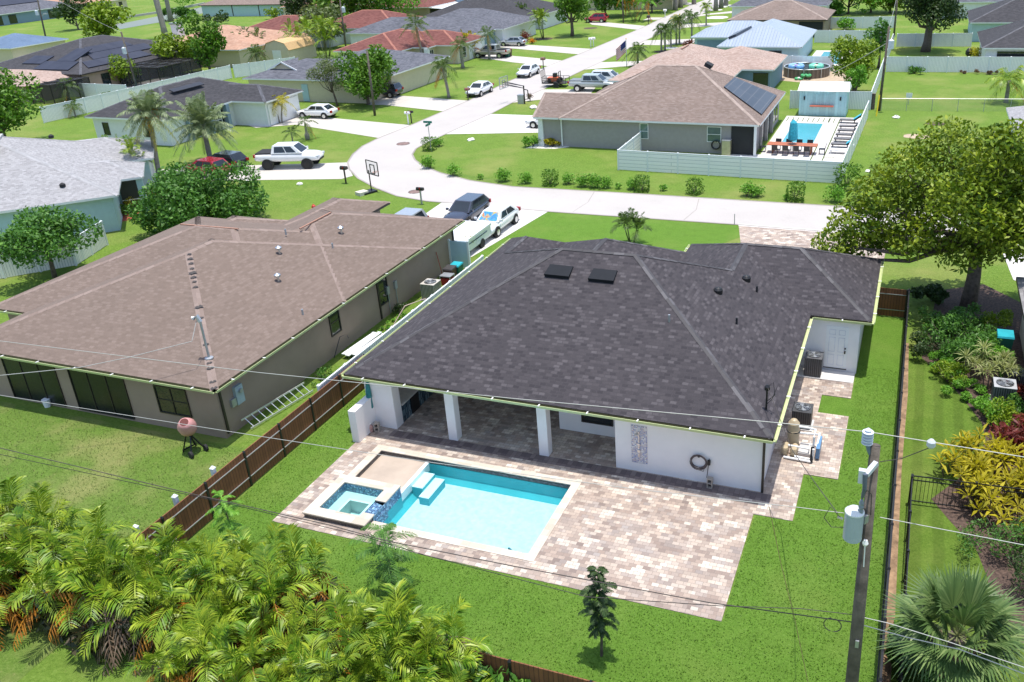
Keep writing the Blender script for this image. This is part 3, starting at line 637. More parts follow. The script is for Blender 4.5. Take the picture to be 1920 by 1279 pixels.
# ---------------------------------------------------------------- neighbourhood houses
def hipfaces(x0, y0, x1, y1, ze, sl, gable=''):
    """faces of a hip roof over an eave rectangle; gable: letters of the sides (w e s n) that end in a gable"""
    wx, wy = x1-x0, y1-y0; F = []
    if wx >= wy:
        h = wy/2; zr_ = ze+h*sl; a = x0+(0 if 'w' in gable else h); c = x1-(0 if 'e' in gable else h); ym = (y0+y1)/2
        if c < a: a = c = (x0+x1)/2
        F += [[(x0, y0, ze), (x1, y0, ze), (c, ym, zr_), (a, ym, zr_)], [(x1, y1, ze), (x0, y1, ze), (a, ym, zr_), (c, ym, zr_)], [(x1, y0, ze), (x1, y1, ze), (c, ym, zr_)], [(x0, y1, ze), (x0, y0, ze), (a, ym, zr_)]]
        caps = [((a, ym, zr_), (c, ym, zr_)), ((a, ym, zr_), (x0, y0, ze)), ((a, ym, zr_), (x0, y1, ze)), ((c, ym, zr_), (x1, y0, ze)), ((c, ym, zr_), (x1, y1, ze))]
    else:
        h = wx/2; zr_ = ze+h*sl; a = y0+(0 if 's' in gable else h); c = y1-(0 if 'n' in gable else h); xm = (x0+x1)/2
        F += [[(x0, y0, ze), (x1, y0, ze), (xm, a, zr_)], [(x1, y0, ze), (x1, y1, ze), (xm, c, zr_), (xm, a, zr_)], [(x1, y1, ze), (x0, y1, ze), (xm, c, zr_)], [(x0, y1, ze), (x0, y0, ze), (xm, a, zr_), (xm, c, zr_)]]
        caps = [((xm, a, zr_), (xm, c, zr_)), ((xm, a, zr_), (x0, y0, ze)), ((xm, a, zr_), (x1, y0, ze)), ((xm, c, zr_), (x0, y1, ze)), ((xm, c, zr_), (x1, y1, ze))]
    return F, caps
def M_capmat(name, lo, hi):
    n = NT(name); n.col(n.mix(.3, n.ramp(n.n('NewGeometry').outputs['Random Per Island'], [(0, lo), (1, hi)]), n.noise(30, 2), 'OVERLAY')); return n.mat
CAPS = {}
def hiphouse(label, blocks, roofm, wallm, capc=None, trim=WHITE, loc=None, rz=0, inset=.5, group=None, name='house', fdepth=.16):
    """blocks: (x0, y0, x1, y1[, eave height, slope, gable]) of eave rectangles in house coordinates"""
    if loc is None: loc = ((blocks[0][0]+blocks[0][2])/2, (blocks[0][1]+blocks[0][3])/2, 0); w = True
    else: w = False
    t = thing(name, label, 'house', loc, rz, group)
    r = MB(); c = MB(); CB_ = []; so = MB(); fa = MB(); wl = MB()
    for i, bl in enumerate(blocks):
        x0, y0, x1, y1 = bl[:4]; ze = (bl[4] if len(bl) > 4 else 2.75)-.006*i; sl = bl[5] if len(bl) > 5 else .36; gb_ = bl[6] if len(bl) > 6 else ''
        F, cp = hipfaces(x0, y0, x1, y1, ze, sl, gb_)
        for f in F: r.poly(f)
        for a, b_ in cp:
            if (V(a)-V(b_)).length > .6: cap(c, a, b_, .17, .02)
        CB_.append(c); c = MB()
        q = [(x0, y0), (x1, y0), (x1, y1), (x0, y1)]
        so.poly([(a, b_, ze-fdepth+.004) for a, b_ in q][::-1])
        band(fa, q, ze-fdepth, ze-.003, .05)
        k = inset+.004*i
        wl.box(x0+k, y0+k, 0, x1-k, y1-k, ze-fdepth-.002)
    rr = r.build('roof', roofm, t, w=w)
    if capc:
        for c in CB_: c.build('ridge_cap', capc, rr, w=w, uv=False)
    so.build('soffit', trim, t, w=w); fa.build('fascia', trim, t, w=w); wl.build('wall', wallm, t, w=w)
    return t, rr
def slopepanel(parent, roofp, pts, th, mat, name, w=True):
    """flat slab lying on a roof plane: pts are the corners in order, lifted along the normal"""
    P = [V(p) for p in pts]; n = (P[1]-P[0]).cross(P[2]-P[0]).normalized()
    if n.z < 0: n = -n; P = P[::-1]
    b = MB(); b.hexa([p+n*.03 for p in P], [p+n*(.03+th) for p in P]); return b.build(name, mat, parent, w=w)
CAP_B = M_capmat('brown_cap', (.20, .145, .118), (.26, .195, .165))
CAP_T = M_capmat('tan_cap', (.26, .20, .165), (.36, .28, .24))
CAP_G = M_capmat('grey_cap', (.055, .056, .064), (.10, .10, .115))
CAP_L = M_capmat('light_cap', (.27, .27, .275), (.36, .355, .365))
CAP_R = M_capmat('red_cap', (.26, .09, .06), (.36, .15, .10))
# brown shingle house on the left
bh, br = hiphouse('brown shingle roofed taupe house with a screened back porch beside the new house', [(-40.7, 23.9, -25.55, 40.7, 2.75, .333), (-43.3, 27.7, -26.0, 42.6, 2.75, .333), (-36.5, 33.0, -25.553, 45.9, 2.75, .333), (-41.0, 36, -36.55, 43.3, 2.75, .333), (-36.7, 40, -32.2, 48.2, 2.75, .333)], SH_BRN, STUCCO_T, CAP_B, BRONZE, name='neighbour_house')
gutter(bh, (-40.7, 23.9), (-25.55, 23.9), 2.6); gutter(bh, (-25.55, 23.9), (-25.55, 45.9), 2.6)
gutter(bh, (-43.3, 27.7), (-40.7, 27.7), 2.6)
FELT = M_plain('roof_felt', (.06, .052, .048), .9)
rng = random.Random(4)
for i in range(26):                                                       # torn felt along the hip
    t = i/26; p = V((-25.6, 23.95, 2.77)).lerp(V((-33.1, 31.5, 5.3)), t+.012*rng.random())
    if rng.random() < .5:
        s_ = .05+.13*rng.random(); MB().poly([p+V((-s_, -.12, .02)), p+V((.1, -s_, .012)), p+V((s_, .12, .012)), p+V((-.08, s_, .03))]).build('torn_cap', FELT, br, w=True, uv=False)
for a, c in (((-33.1, 35.1), (-37.0, 35.1)),):
    b = MB().bar((a[0], a[1], 5.23), (c[0], c[1], 5.19), .09, .06).build('ridge_board', M_plain('terracotta_board', (.36, .19, .13), .7), br, w=True)
MB().bar((-31.0, 37.4, 4.62), (-31.0, 40.3, 4.62), .09, .06).build('ridge_board', M_plain('terracotta_board_b', (.36, .19, .13), .7), br, w=True)
def zb(x): return 2.75+(-25.55-x)*.333
for px, py in ((640, 437), (524, 475), (522, 527)):
    for _ in range(1):
        z = 3.6
        for k in range(12): x, y, _z = G(px, py, z); z = zb(x)
    b = MB(); b.lathe([(.06, -.05), (.06, .2), (.17, .24), (.17, .34), (.05, .42)], 10, (x, y, z)); b.build('turbine_vent', CHROME, br, w=True)
for px, py in ((568, 590), (624, 465), (536, 438)):
    z = 3.6
    for k in range(12): x, y, _z = G(px, py, z); z = zb(x)
    MB().cyl((x, y, z-.05), (x, y, z+.28), .05, n=8).build('vent_pipe', GALV, br, w=True)
# service mast with weather head
z = 3.3
x, y, z = -27.0, 25.4, zb(-27.0)
b = MB(); b.cyl((x, y, z-.1), (x, y, z+1.75), .05, n=8).lathe([(.18, 0), (.18, .05), (.06, .08)], 8, (x, y, z-.02)).tube([(x, y, z+1.7), (x-.1, y, z+1.95), (x-.3, y-.05, z+1.85)], .1, 6); b.build('service_mast', GALV, br, w=True)
wx = -26.054
for u0, u1, z0, z1 in ((30.4, 31.15, .75, 2.2), (34.3, 35.05, .75, 2.2)):
    pass
def pxwin_x(parent, c, ps, out, **kw):
    q = [GX(px, py, c) for px, py in ps]; ys = [p[1] for p in q]; zs = [p[2] for p in q]
    return wallwin(parent, 'x', c, min(ys), max(ys), max(min(zs), .1), min(max(zs), 2.45), out, **kw)
def pxwin_y(parent, c, ps, out, **kw):
    q = [GY(px, py, c) for px, py in ps]; xs = [p[0] for p in q]; zs = [p[2] for p in q]
    return wallwin(parent, 'y', c, min(xs), max(xs), max(min(zs), .1), min(max(zs), 2.45), out, **kw)
pxwin_x(bh, -26.05, [(615.5, 585), (621, 628), (640, 619)], 1, bars=0)
pxwin_x(bh, -26.05, [(706.5, 526), (713, 574), (729.5, 563)], 1, bars=0)
pxwin_y(bh, 24.4, [(296, 722), (302, 772), (361, 782)], -1, bars=1)
# screened back porch panels
for a, c in (((-6, 668), (125, 758)), ((120, 695), (255, 790))):
    q0, q1 = GY(a[0]+8, a[1], 24.4), GY(c[0], c[1], 24.4)
    wallwin(bh, 'y', 24.4, q0[0], q1[0], .12, 2.5, -1, bars=2, hbar=False, pane=M_plain('porch_screen', (.016, .018, .02), .25, var=.5, scale=.4), name='porch_screen', fw=.03)
b = MB(); b.box(-26.06, 24.5, .2, -25.98, 24.6, 2.55); b.build('downspout', BRONZE, bh, w=True)
b = MB(); b.box(-26.05, 36.6, .1, -25.98, 36.7, 2.55); b.build('downspout', BRONZE, bh, w=True)
b = MB(); b.box(-26.05, 45.2, .1, -25.98, 45.3, 2.55); b.build('downspout', BRONZE, bh, w=True)
mb_ = MB().box(-26.05, 25.3, 1.15, -25.9, 25.75, 2.0).build('meter_box', M_plain('meter_grey_blue', (.36, .44, .47), .5), bh, w=True)
MB().cyl((-25.9, 25.55, 1.75), (-25.8, 25.55, 1.75), .1).build('meter_dial', GALV, mb_, w=True)
MB().box(-26.05, 25.0, 1.2, -25.92, 25.26, 1.55).build('junction_box', GALV, bh, w=True)
for yy in (38.2, 37.4): MB().box(-26.05, yy, 1.2, -25.93, yy+.22, 1.65).cyl((-25.98, yy+.1, .1), (-25.98, yy+.1, 1.2), .025, n=6).build('disconnect_box', GALV, bh, w=True)
# pale blue house at forty five degrees
h3, r3 = hiphouse('pale blue house with light grey roof, set at an angle to the street', [(-16, 0, 0, 17.8, 2.75, .42), (-6.5, 4.6, 1.56, 9.6, 2.75, .42), (-9, 10.9, 2.2, 17.9, 2.75, .42)], SH_LG, STUCCO_B, CAP_L, WHITE, loc=(-53.0, 45.4, 0), rz=atan2(.69, .72), name='angled_house')
b = MB(); b.box(-.3, 4.9, .1, 1.05, 5.06, 2.5); b.build('porch_screen', M_plain('porch_mesh', (.03, .03, .032), .5), h3)
b = MB(); b.box(.95, 4.85, 0, 1.4, 5.4, 2.55); b.build('column', STUCCO_B, h3)
b = MB(); b.box(-.3, 4.86, 1.0, .95, 4.9, 1.06); b.build('screen_rail', WHITE, h3)
b = MB(); b.box(1.0, 11.6, .05, 1.75, 11.75, 2.2).box(1.66, 11.8, .05, 1.74, 17.2, 2.3); b.build('garage_door', WHITE, h3)
b = MB(); b.box(-8.2, 3.3, 5.95, -7.8, 8, 6.1)
b2 = MB().box(-8.3, 5.5, 5.98, -7.7, 10.5, 6.16).build('ridge_vent', M_plain('vent_grey', (.42, .42, .43), .6), r3)
for x_, y_ in ((-5, 13.5), (-3.5, 1.7)): MB().lathe([(.2, 0), (.2, .2), (.05, .3)], 8, (x_, y_, 2.75+.42*min(-x_, y_ if y_ < 5 else 99))).build('turtle_vent', DARK, r3)
# white house with dark roof and garage
h4, r4 = hiphouse('white house with dark shingle roof, blue entry columns and a wide white garage door', [(-80.5, 67.4, -69.6, 84.0, 2.75, .40), (-78, 76.9, -65.2, 83.6, 2.75, .36)], SH_DG, STUCCO_L, CAP_G, WHITE)
b = MB(); b.box(-65.68, 77.7, .05, -65.6, 82.9, 2.25); b.build('garage_door', WHITE, h4, w=True)
for yy in (70.2, 73.2, 75.8): MB().box(-70.0, yy, 0, -69.55, yy+.45, 2.58).build('column', STUCCO_D, h4, w=True)
b = MB(); b.box(-70.1, 70.7, .1, -70.0, 73.1, 2.5).box(-70.1, 73.7, .1, -70.0, 75.7, 2.5); b.build('entry_glass', GLASS, h4, w=True)
wallwin(h4, 'x', -70.0, 74.1, 75.3, .1, 2.2, 1, frame=WHITE, name='screen_door')
wallwin(h4, 'y', 67.9, -78.8, -78.0, .8, 2.1, -1, bars=0); wallwin(h4, 'y', 67.9, -73.5, -72.2, .8, 2.1, -1)
slopepanel(r4, None, [(-73.6, 72.5, 4.60), (-73.6, 77, 4.60), (-73.0, 77, 4.36), (-73.0, 72.5, 4.36)], .1, M_plain('vent_dark', (.03, .03, .035), .4), 'ridge_vent')
# grey house with two dormer gables
h5, r5 = hiphouse('tan house with pale grey roof and two small gable dormers behind the round mango tree', [(-79, 89.8, -61, 101.2, 2.75, .28), (-75, 94, -60, 109, 2.75, .28)], SH_MG, STUCCO_C, None, WHITE)
for gx in (-74.6, -66.5):
    y0 = 92.2; z0 = 2.75+.28*2.4
    d = MB(); d.poly([(gx-2.2, y0, z0), (gx, y0, z0+1.0), (gx, y0+3.6, z0+1.0)]); d.poly([(gx, y0, z0+1.0), (gx+2.2, y0, z0), (gx, y0+3.6, z0+1.0)]); dd = d.build('dormer_roof', SH_MG, r5, w=True)
    MB().poly([(gx-1.9, y0+.25, z0-.1), (gx+1.9, y0+.25, z0-.1), (gx, y0+.25, z0+.88)]).build('dormer_gable', STUCCO_C, r5, w=True)
    MB().bar((gx-2.2, y0, z0-.05), (gx, y0, z0+.95), .08, .16).bar((gx+2.2, y0, z0-.05), (gx, y0, z0+.95), .08, .16).build('dormer_trim', WHITE, r5, w=True)
MB().box(-70.6, 90.21, .05, -69.7, 90.28, 2.1).build('door', STUCCO_B, h5, w=True)
# red roof house
h6, r6 = hiphouse('cream house with red shingle roof and a tall palm in front of the entrance', [(-81, 112.0, -70.0, 128, 2.75, .34), (-80, 116.2, -67.4, 126.5, 2.75, .34), (-76, 118.5, -63.8, 127.8, 2.75, .34)], SH_RED, STUCCO_C, CAP_R, WHITE)
wallwin(h6, 'x', -67.9, 117.2, 118.3, .6, 2.2, 1, frame=WHITE); wallwin(h6, 'x', -64.3, 119.6, 121.8, .6, 2.2, 1, frame=WHITE)
MB().box(-64.32, 122.8, .05, -64.25, 127.2, 2.2).build('garage_door', WHITE, h6, w=True)
MB().box(-68.1, 116.0, 0, -67.5, 116.6, 2.55).build('column', WHITE, h6, w=True)
wallwin(h6, 'y', 112.5, -77.5, -76, .9, 2.0, -1, frame=WHITE)
# grey house with taupe roof and pool
h7, r7 = hiphouse('grey stucco house with taupe hip roof, solar panels and a walled pool terrace', [(-30.4, 74.2, -12.1, 88.8, 2.75, .5), (-32.9, 74.25, -24, 80.8, 2.75, .5, 'w'), (-31, 82, -22, 90.5, 2.75, .42)], SH_TAN, STUCCO_G, CAP_T, WHITE)
pxwin_y(h7, 74.7, [(1200, 231), (1200, 260), (1216, 260)], -1, frame=WHITE, pane=GLASSG, bars=0)
pxwin_y(h7, 74.7, [(1326, 237), (1326, 266), (1352, 266)], -1, frame=WHITE, pane=GLASSG, bars=0)
b = MB(); b.box(-30.35, 74.55, .1, -30.25, 74.66, 2.55); b.build('downspout', WHITE, h7, w=True)
b = MB(); b.box(-12.6, 74.3, 0.05, -12.4, 74.5, 2.58); b.build('porch_post', WHITE, h7, w=True)
b = MB(); b.hexa([(-32.7, 74.5, 0), (-32.1, 74.5, 0), (-32.1, 75.1, 0), (-32.7, 75.1, 0)], [(-32.6, 74.6, 2.58), (-32.2, 74.6, 2.58), (-32.2, 75.0, 2.58), (-32.6, 75.0, 2.58)]); b.build('porch_post', WHITE, h7, w=True)
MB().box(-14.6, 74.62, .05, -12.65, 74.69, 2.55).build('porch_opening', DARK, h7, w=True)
for yy in (77, 80, 83): MB().box(-12.62, yy, 0, -12.35, yy+.27, 2.58).build('porch_post', STUCCO_G, h7, w=True)
for yy in (77.6, 80.6, 84.2, 86): MB().box(-12.62, yy, .5 if yy > 84 else .1, -12.55, yy+1.2 if yy > 84 else yy+2.2, 2.1).build('porch_glass', GLASS, h7, w=True)
zs = lambda x: 2.75+(-12.1-x)*.5
slopepanel(r7, None, [(-12.5, 77.0, zs(-12.5)), (-12.5, 85.5, zs(-12.5)), (-16.3, 84.0, zs(-16.3)), (-16.3, 79.2, zs(-16.3))], .09, M_bricks('solar_mats', [(0, (.022, .024, .032)), (1, (.04, .042, .052))], 9, .75, (.11, .10, .10), .03, .3, 0, .05, 0, False), 'solar_panel')
slopepanel(r7, None, [(-18.3, 82.5, zs(-18.3)), (-18.3, 83.5, zs(-18.3)), (-18.9, 83.5, zs(-18.9)), (-18.9, 82.5, zs(-18.9))], .35, DARK, 'roof_vent')
for px, py in ((1122, 205), (1156, 181)):
    z = 4.5
    for k in range(10): x, y, _z = G(px, py, z); z = 2.75+(y-74.2)*.5
    MB().cyl((x, y, z-.05), (x, y, z+.3), .07, n=8).build('vent_pipe', WHITE if px < 1140 else DARK, r7, w=True)
# faded tan roof house behind it
h8, r8 = hiphouse('blue house with faded tan roof seen behind the taupe roof', [(-32, 93, -18.8, 111, 2.75, .36), (-25, 101.4, -15.2, 112, 2.75, .36)], SH_PINK, STUCCO_D, None, WHITE)
MB().box(-17.6, 101.85, .1, -15.9, 101.88, 2.3).build('sliding_door', GLASS, h8, w=True)
MB().bar((-25.4, 99.7, 5.2), (-25.4, 103, 5.2), .2, .1).build('ridge_board', M_plain('rust_board', (.36, .2, .14), .7), r8, w=True)
h9, r9 = hiphouse('pale blue house with blue metal roof and slate garage door', [(-25.5, 118.7, -14.4, 135.5, 2.75, .40), (-31.2, 127.6, -18, 137.5, 2.75, .34)], METALROOF, STUCCO_B, None, WHITE)
MB().box(-30.3, 128.04, .05, -26.2, 128.09, 2.25).build('garage_door', STUCCO_D, h9, w=True)
wallwin(h9, 'y', 119.2, -18.6, -17, .4, 2.2, -1); wallwin(h9, 'y', 119.2, -23.2, -21.8, .6, 2.1, -1)
slopepanel(r9, None, [(-24.6, 122.5, 3.13), (-23.6, 122.5, 3.53), (-22.4, 127.5, 4.0), (-24.6, 127.5, 3.13)], .3, M_plain('skylight', (.03, .04, .06), .2), 'skylight')
h10, r10 = hiphouse('house with brown roof and screened corner beyond the metal roof', [(-30, 147.5, -14.2, 160.5, 2.75, .36)], SH_TAN, STUCCO_T, CAP_T, BRONZE)
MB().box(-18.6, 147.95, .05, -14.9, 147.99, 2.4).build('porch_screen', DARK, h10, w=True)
h11, _ = hiphouse('house with dark grey roof at the top edge beside the palm avenue', [(-34, 168.5, -16.3, 184, 2.75, .36)], SH_MG, STUCCO_L, None, WHITE)
h12, _ = hiphouse('white house with dark roof and wide back window beside the spreading oak', [(6.8, 118.7, 26, 133.2, 2.75, .42)], SH_DG, STUCCO_L, CAP_G, WHITE)
MB().box(8.6, 119.13, .4, 13.0, 119.18, 2.3).build('window', GLASS, h12, w=True); wallwin(h12, 'y', 119.2, 13.8, 14.8, .5, 2.2, -1)
h12b, _ = hiphouse('dark roofed house behind the white fence at upper right', [(6.1, 143.4, 28, 158, 2.75, .42)], SH_DG, STUCCO_B, CAP_G, WHITE)
h12c, _ = hiphouse('charcoal roofed house at the far upper right corner', [(2, 172, 24, 188, 2.75, .42)], SH_MG, STUCCO_L, None, WHITE)
h13, r13 = hiphouse('house with black solar arrays on a dark hip roof at upper left', [(-127.4, 90, -106, 115.4, 2.75, .30)], SH_DG, STUCCO_T, CAP_G, BRONZE)
zS = lambda y: 2.78+(y-90)*.30
zE = lambda x: 2.78+(-106-x)*.30
for q in (((-115.8, 91), (-109.6, 91), (-109.6, 96.5), (-113.5, 96.5), (-113.5, 93.4), (-115.8, 93.4)), ((-119.6, 92.6), (-115.9, 92.6), (-115.9, 95), (-119.6, 95))):
    for i in range(1):
        xs = [p[0] for p in q]; ys = [p[1] for p in q]
    if len(q) == 6:
        slopepanel(r13, None, [(-115.8, 91, zS(91)), (-109.2, 91, zS(91)), (-109.6, 93.4, zS(93.4)), (-115.8, 93.4, zS(93.4))], .08, SOLAR, 'solar_panel')
        slopepanel(r13, None, [(-113.9, 93.45, zS(93.45)), (-110.6, 93.45, zS(93.45)), (-111, 97.3, zS(97.3)), (-113.9, 97.3, zS(97.3))], .08, SOLAR, 'solar_panel')
    else: slopepanel(r13, None, [(*p, zS(p[1])) for p in q], .08, SOLAR, 'solar_panel')
for (a, c, y0, y1) in ((-107.2, -109.2, 92.5, 104), (-109.3, -111.3, 95.5, 107), (-111.4, -113.4, 97, 105)):
    slopepanel(r13, None, [(a, y0, zE(a)), (a, y1, zE(a)), (c, y1, zE(c)), (c, y0+1, zE(c))], .08, SOLAR, 'solar_panel')
wallwin(h13, 'y', 90.5, -117.5, -116, .8, 2.1, -1); wallwin(h13, 'x', -106.5, 93.6, 95, .6, 2.2, 1, bars=0)
MB().box(-106.5, 97, .05, -106.42, 100.5, 2.4).build('sliding_door', GLASS, h13, w=True)
SCR = M_screen('black_screen_mesh', (.03, .03, .033), .55)
def cage(label, x0, y0, x1, y1, h, mat=BRONZE, nx=4, ny=3, scr=SCR, group=None, gable=0):
    t = thing('screen_enclosure', label, 'pool cage', ((x0+x1)/2, (y0+y1)/2, 0), 0, group)
    f = MB(); q = .1
    for i in range(nx+1):
        x = x0+(x1-x0)*i/nx
        for y in (y0, y1): f.box(x-q/2, y-q/2, 0, x+q/2, y+q/2, h)
        f.box(x-q/2, y0, h, x+q/2, y1, h+q)
    for j in range(ny+1):
        y = y0+(y1-y0)*j/ny; f.box(x0, y-q/2, h+.01, x1, y+q/2, h+q+.012)
        for x in (x0, x1): f.box(x-q/2+.003, y-q/2, 0, x+q/2+.003, y+q/2, h-.01)
    f.build('cage_frame', mat, t, w=True)
    s_ = MB(); s_.poly([(x0, y0, h), (x1, y0, h), (x1, y1, h), (x0, y1, h)])
    for a, c in (((x0, y0), (x1, y0)), ((x1, y0), (x1, y1)), ((x1, y1), (x0, y1)), ((x0, y1), (x0, y0))): s_.poly([(*a, .1), (*c, .1), (*c, h-.05), (*a, h-.05)])
    s_.build('mesh_screen', scr, t, w=True); return t
cage('black screened pool cage against the solar roof house', -105.8, 96, -98.5, 104, 2.7)
MB().box(-105.2, 96.6, .01, -99.2, 103.2, .03)
sheet('pool_deck', [(-106, 92.5), (-98.5, 92.5), (-98.5, 107), (-106, 107)], .012, CONC)
def farpool(label, x0, y0, x1, y1, z=.05, deck=.6):
    t = thing('backyard_pool', label, 'pool', ((x0+x1)/2, (y0+y1)/2, 0))
    b = MB(); b.box(x0-deck, y0-deck, 0, x1+deck, y0, z).box(x0-deck, y1, 0, x1+deck, y1+deck, z).box(x0-deck, y0, 0, x0, y1, z).box(x1, y0, 0, x1+deck, y1, z); b.build('coping', CONCW, t, w=True)
    MB().poly([(x0, y0, .028), (x1, y0, .028), (x1, y1, .028), (x0, y1, .028)]).build('basin', POOLB, t, w=True)
    MB().poly([(x0, y0, z-.012), (x1, y0, z-.012), (x1, y1, z-.012), (x0, y1, z-.012)]).build('water', WATER, t, w=True)
    return t
POOLB = M_plain('turquoise_plaster', (.10, .40, .48), .6, var=.1, scale=.6)
farpool('narrow turquoise pool inside the black screen cage at upper left', -103.5, 94.5, -100, 104)
h14, r14 = hiphouse('long blue grey house with solar panels at the top left corner', [(-252, 163, -217, 190, 2.75, .30)], SH_MG, STUCCO_D, None, WHITE)
zE14 = lambda x: 2.8+(-217-x)*.30
for a, c, y0, y1 in ((-222, -227, 170, 182), (-224, -229, 160.5, 168)): slopepanel(r14, None, [(a, y0, zE14(a)), (a, y1, zE14(a)), (c, y1, zE14(c)), (c, y0+3, zE14(c))], .1, SOLAR, 'solar_panel')
for y0, y1 in ((164.8, 166.6), (168.4, 170.6), (180, 183.5), (186, 188.8)): MB().box(-217.52, y0, .2, -217.45, y1, 2.3).build('window', GLASS, h14, w=True)
h15, _ = hiphouse('tan house with orange tile roof and deep dark porch on the canal', [(-246, 190.5, -216, 206, 2.75, .32)], SH_ORG, STUCCO_C, None, WHITE)
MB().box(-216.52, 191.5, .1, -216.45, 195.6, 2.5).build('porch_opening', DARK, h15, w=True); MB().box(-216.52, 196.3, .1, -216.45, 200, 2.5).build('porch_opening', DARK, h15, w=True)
wallwin(h15, 'x', -216.5, 202.6, 203.8, .8, 2.1, 1)
h16, r16 = hiphouse('house with faded terracotta roof and white chimney behind the bushy trees', [(-118, 112.5, -98.5, 131, 2.75, .28)], SH_ORG, STUCCO_C, None, WHITE)
c_ = MB().box(-117.6, 119.4, 2.0, -116.2, 120.8, 5.7).build('chimney', WHITE, r16, w=True)
MB().box(-117.75, 119.25, 5.7, -116.05, 120.95, 5.95).build('chimney_cap', GALV, c_, w=True)
h17, _ = hiphouse('pale blue house with taupe roof beyond the canal', [(-170, 183, -140, 200, 2.75, .34)], SH_TAN, STUCCO_B, None, BRONZE)
for x in (-160.2, -152.2): MB().box(x, 183.42, .1, x+.2, 183.49, 2.55).build('downspout', BRONZE, h17, w=True)
h18, _ = hiphouse('white house with reddish brown roof behind the tan shed', [(-117, 133.6, -97, 146, 2.75, .34), (-104, 138, -86, 152, 2.75, .34)], SH_RED, STUCCO_L, CAP_R, WHITE)
for x in (-111.4, -107.2, -103.4): wallwin(h18, 'y', 134.1, x, x+1.5, 1.0, 2.1, -1)
cage('white framed screen cage on the back of the red roofed house', -113, 126.5, -103.5, 132.5, 2.5, WHITE, 3, 3)
h19, _ = hiphouse('grey house with slate roof behind the red roof', [(-92, 131.5, -66.4, 143, 2.75, .34), (-84, 137, -65, 152, 2.75, .34)], SH_MG, STUCCO_L, None, WHITE)
MB().box(-66.9, 133.5, .05, -66.82, 138, 2.25).build('garage_door', STUCCO_D, h19, w=True)
h20, _ = hiphouse('white house with dark slate roof behind the lone lawn tree', [(-90, 152, -68, 166, 2.75, .38), (-82, 158, -66.5, 172, 2.75, .36)], SH_DG, STUCCO_L, None, WHITE)
for y in (153.5, 156.5): wallwin(h20, 'x', -68.5, y, y+1.2, .6, 2.1, 1)
h21, _ = hiphouse('house with orange brown roof and a long dark lanai at the top edge', [(-117, 172.5, -99, 188, 2.75, .34)], SH_RED, STUCCO_T, None, WHITE)
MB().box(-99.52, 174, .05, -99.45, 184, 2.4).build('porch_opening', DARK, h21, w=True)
MB().hexa([(-99.5, 173.5, 2.45), (-96, 173.5, 2.25), (-96, 186, 2.25), (-99.5, 186, 2.45)], [(-99.5, 173.5, 2.55), (-96, 173.5, 2.35), (-96, 186, 2.35), (-99.5, 186, 2.55)]).build('awning', WHITE, h21, w=True)
h22, _ = hiphouse('two storey grey house with brown garage door beyond the avenue trees', [(-158, 198, -140, 214, 5.4, .3)], SH_MG, STUCCO_L, None, WHITE)
MB().box(-140.52, 200, .1, -140.45, 205, 2.4).build('garage_door', BRONZE, h22, w=True); MB().box(-140.52, 207.5, 2.9, -140.45, 211, 4.6).build('window', GLASS, h22, w=True)
h23, _ = hiphouse('cream house with blue roof by the blue pickup at the left edge', [(-158, 112, -146.5, 124, 2.75, .3)], M_shingle('slate_blue_shingle', [(.10, .16, .25), (.14, .2, .3)]), STUCCO_C, None, WHITE)
# two far roofs in the row beyond
far = [((-70, 190, -50, 204), SH_RED, 'tan house with rust roof among the far avenue trees'), ((-140, 176, -122, 188), SH_ORG, 'peach roofed house left of the dark hedge trees')]
for q, mt, lb_ in far: hiphouse(lb_, [q], mt, STUCCO_C, None, WHITE)
# houses at the right edge
h24, _ = hiphouse('house edge with grey shingle roof at the right border beside the planted bed', [(5.45, 24, 18, 44, 2.75, .42)], SH_LG if False else M_shingle('warm_grey_shingle', [(.17, .165, .165), (.24, .235, .235), (.31, .30, .30)]), STUCCO_C, None, BRONZE)
h25, _ = hiphouse('house with pale grey roof hidden behind the big tree at right', [(7.4, 70, 24, 84, 2.75, .36)], SH_LG, STUCCO_L, None, WHITE)
h26, _ = hiphouse('small house with dark roof half hidden behind the round tree at the left edge', [(-122, 83, -108, 93, 2.4, .25)], SH_PINK, STUCCO_T, None, BRONZE)
cage('low dark screen cage inside the white fence at the left edge', G(45, 199)[0]-4, G(104, 196)[1], G(104, 196)[0], G(104, 196)[1]+6, 2.4)
# ---------------------------------------------------------------- sheds
t = thing('garden_shed', 'pale teal bar shed with white roof and orange counter on the pool terrace', 'shed', (-8.7, 92.2, 0))
b = MB(); b.box(-11, 91, 0, -6.4, 93.6, 2.5); b.build('wall', M_boards('teal_boards', (.42, .66, .66), (.30, .50, .50), .3, True), t, w=True)
MB().hexa([(-11.2, 90.8, 2.5), (-6.2, 90.8, 2.5), (-6.2, 93.8, 2.5), (-11.2, 93.8, 2.5)], [(-11.1, 92.0, 3.15), (-6.3, 92.0, 3.15), (-6.3, 92.6, 3.15), (-11.1, 92.6, 3.15)]).build('roof', WHITE, t, w=True)
MB().box(-9.9, 90.55, 1.0, -7.6, 90.99, 1.1).build('counter', M_plain('orange_counter', (.62, .16, .09), .5), t, w=True)
MB().box(-9.7, 90.96, 1.15, -7.8, 90.99, 2.2).build('shutter', M_boards('teal_shutter', (.36, .58, .58), (.25, .44, .44), .2, True), t, w=True)
for x in (-10.5, -7.0): MB().box(x-.07, 90.88, 1.6, x+.07, 90.99, 1.95).build('wall_lamp', BLACK, t, w=True)
t = thing('garden_shed', 'tan barn style shed with curved gambrel roof beside the dense palms', 'shed', (-94, 113, 0), 0)
x0, y0 = G(500, 118)[:2]; x1 = x0+4.2
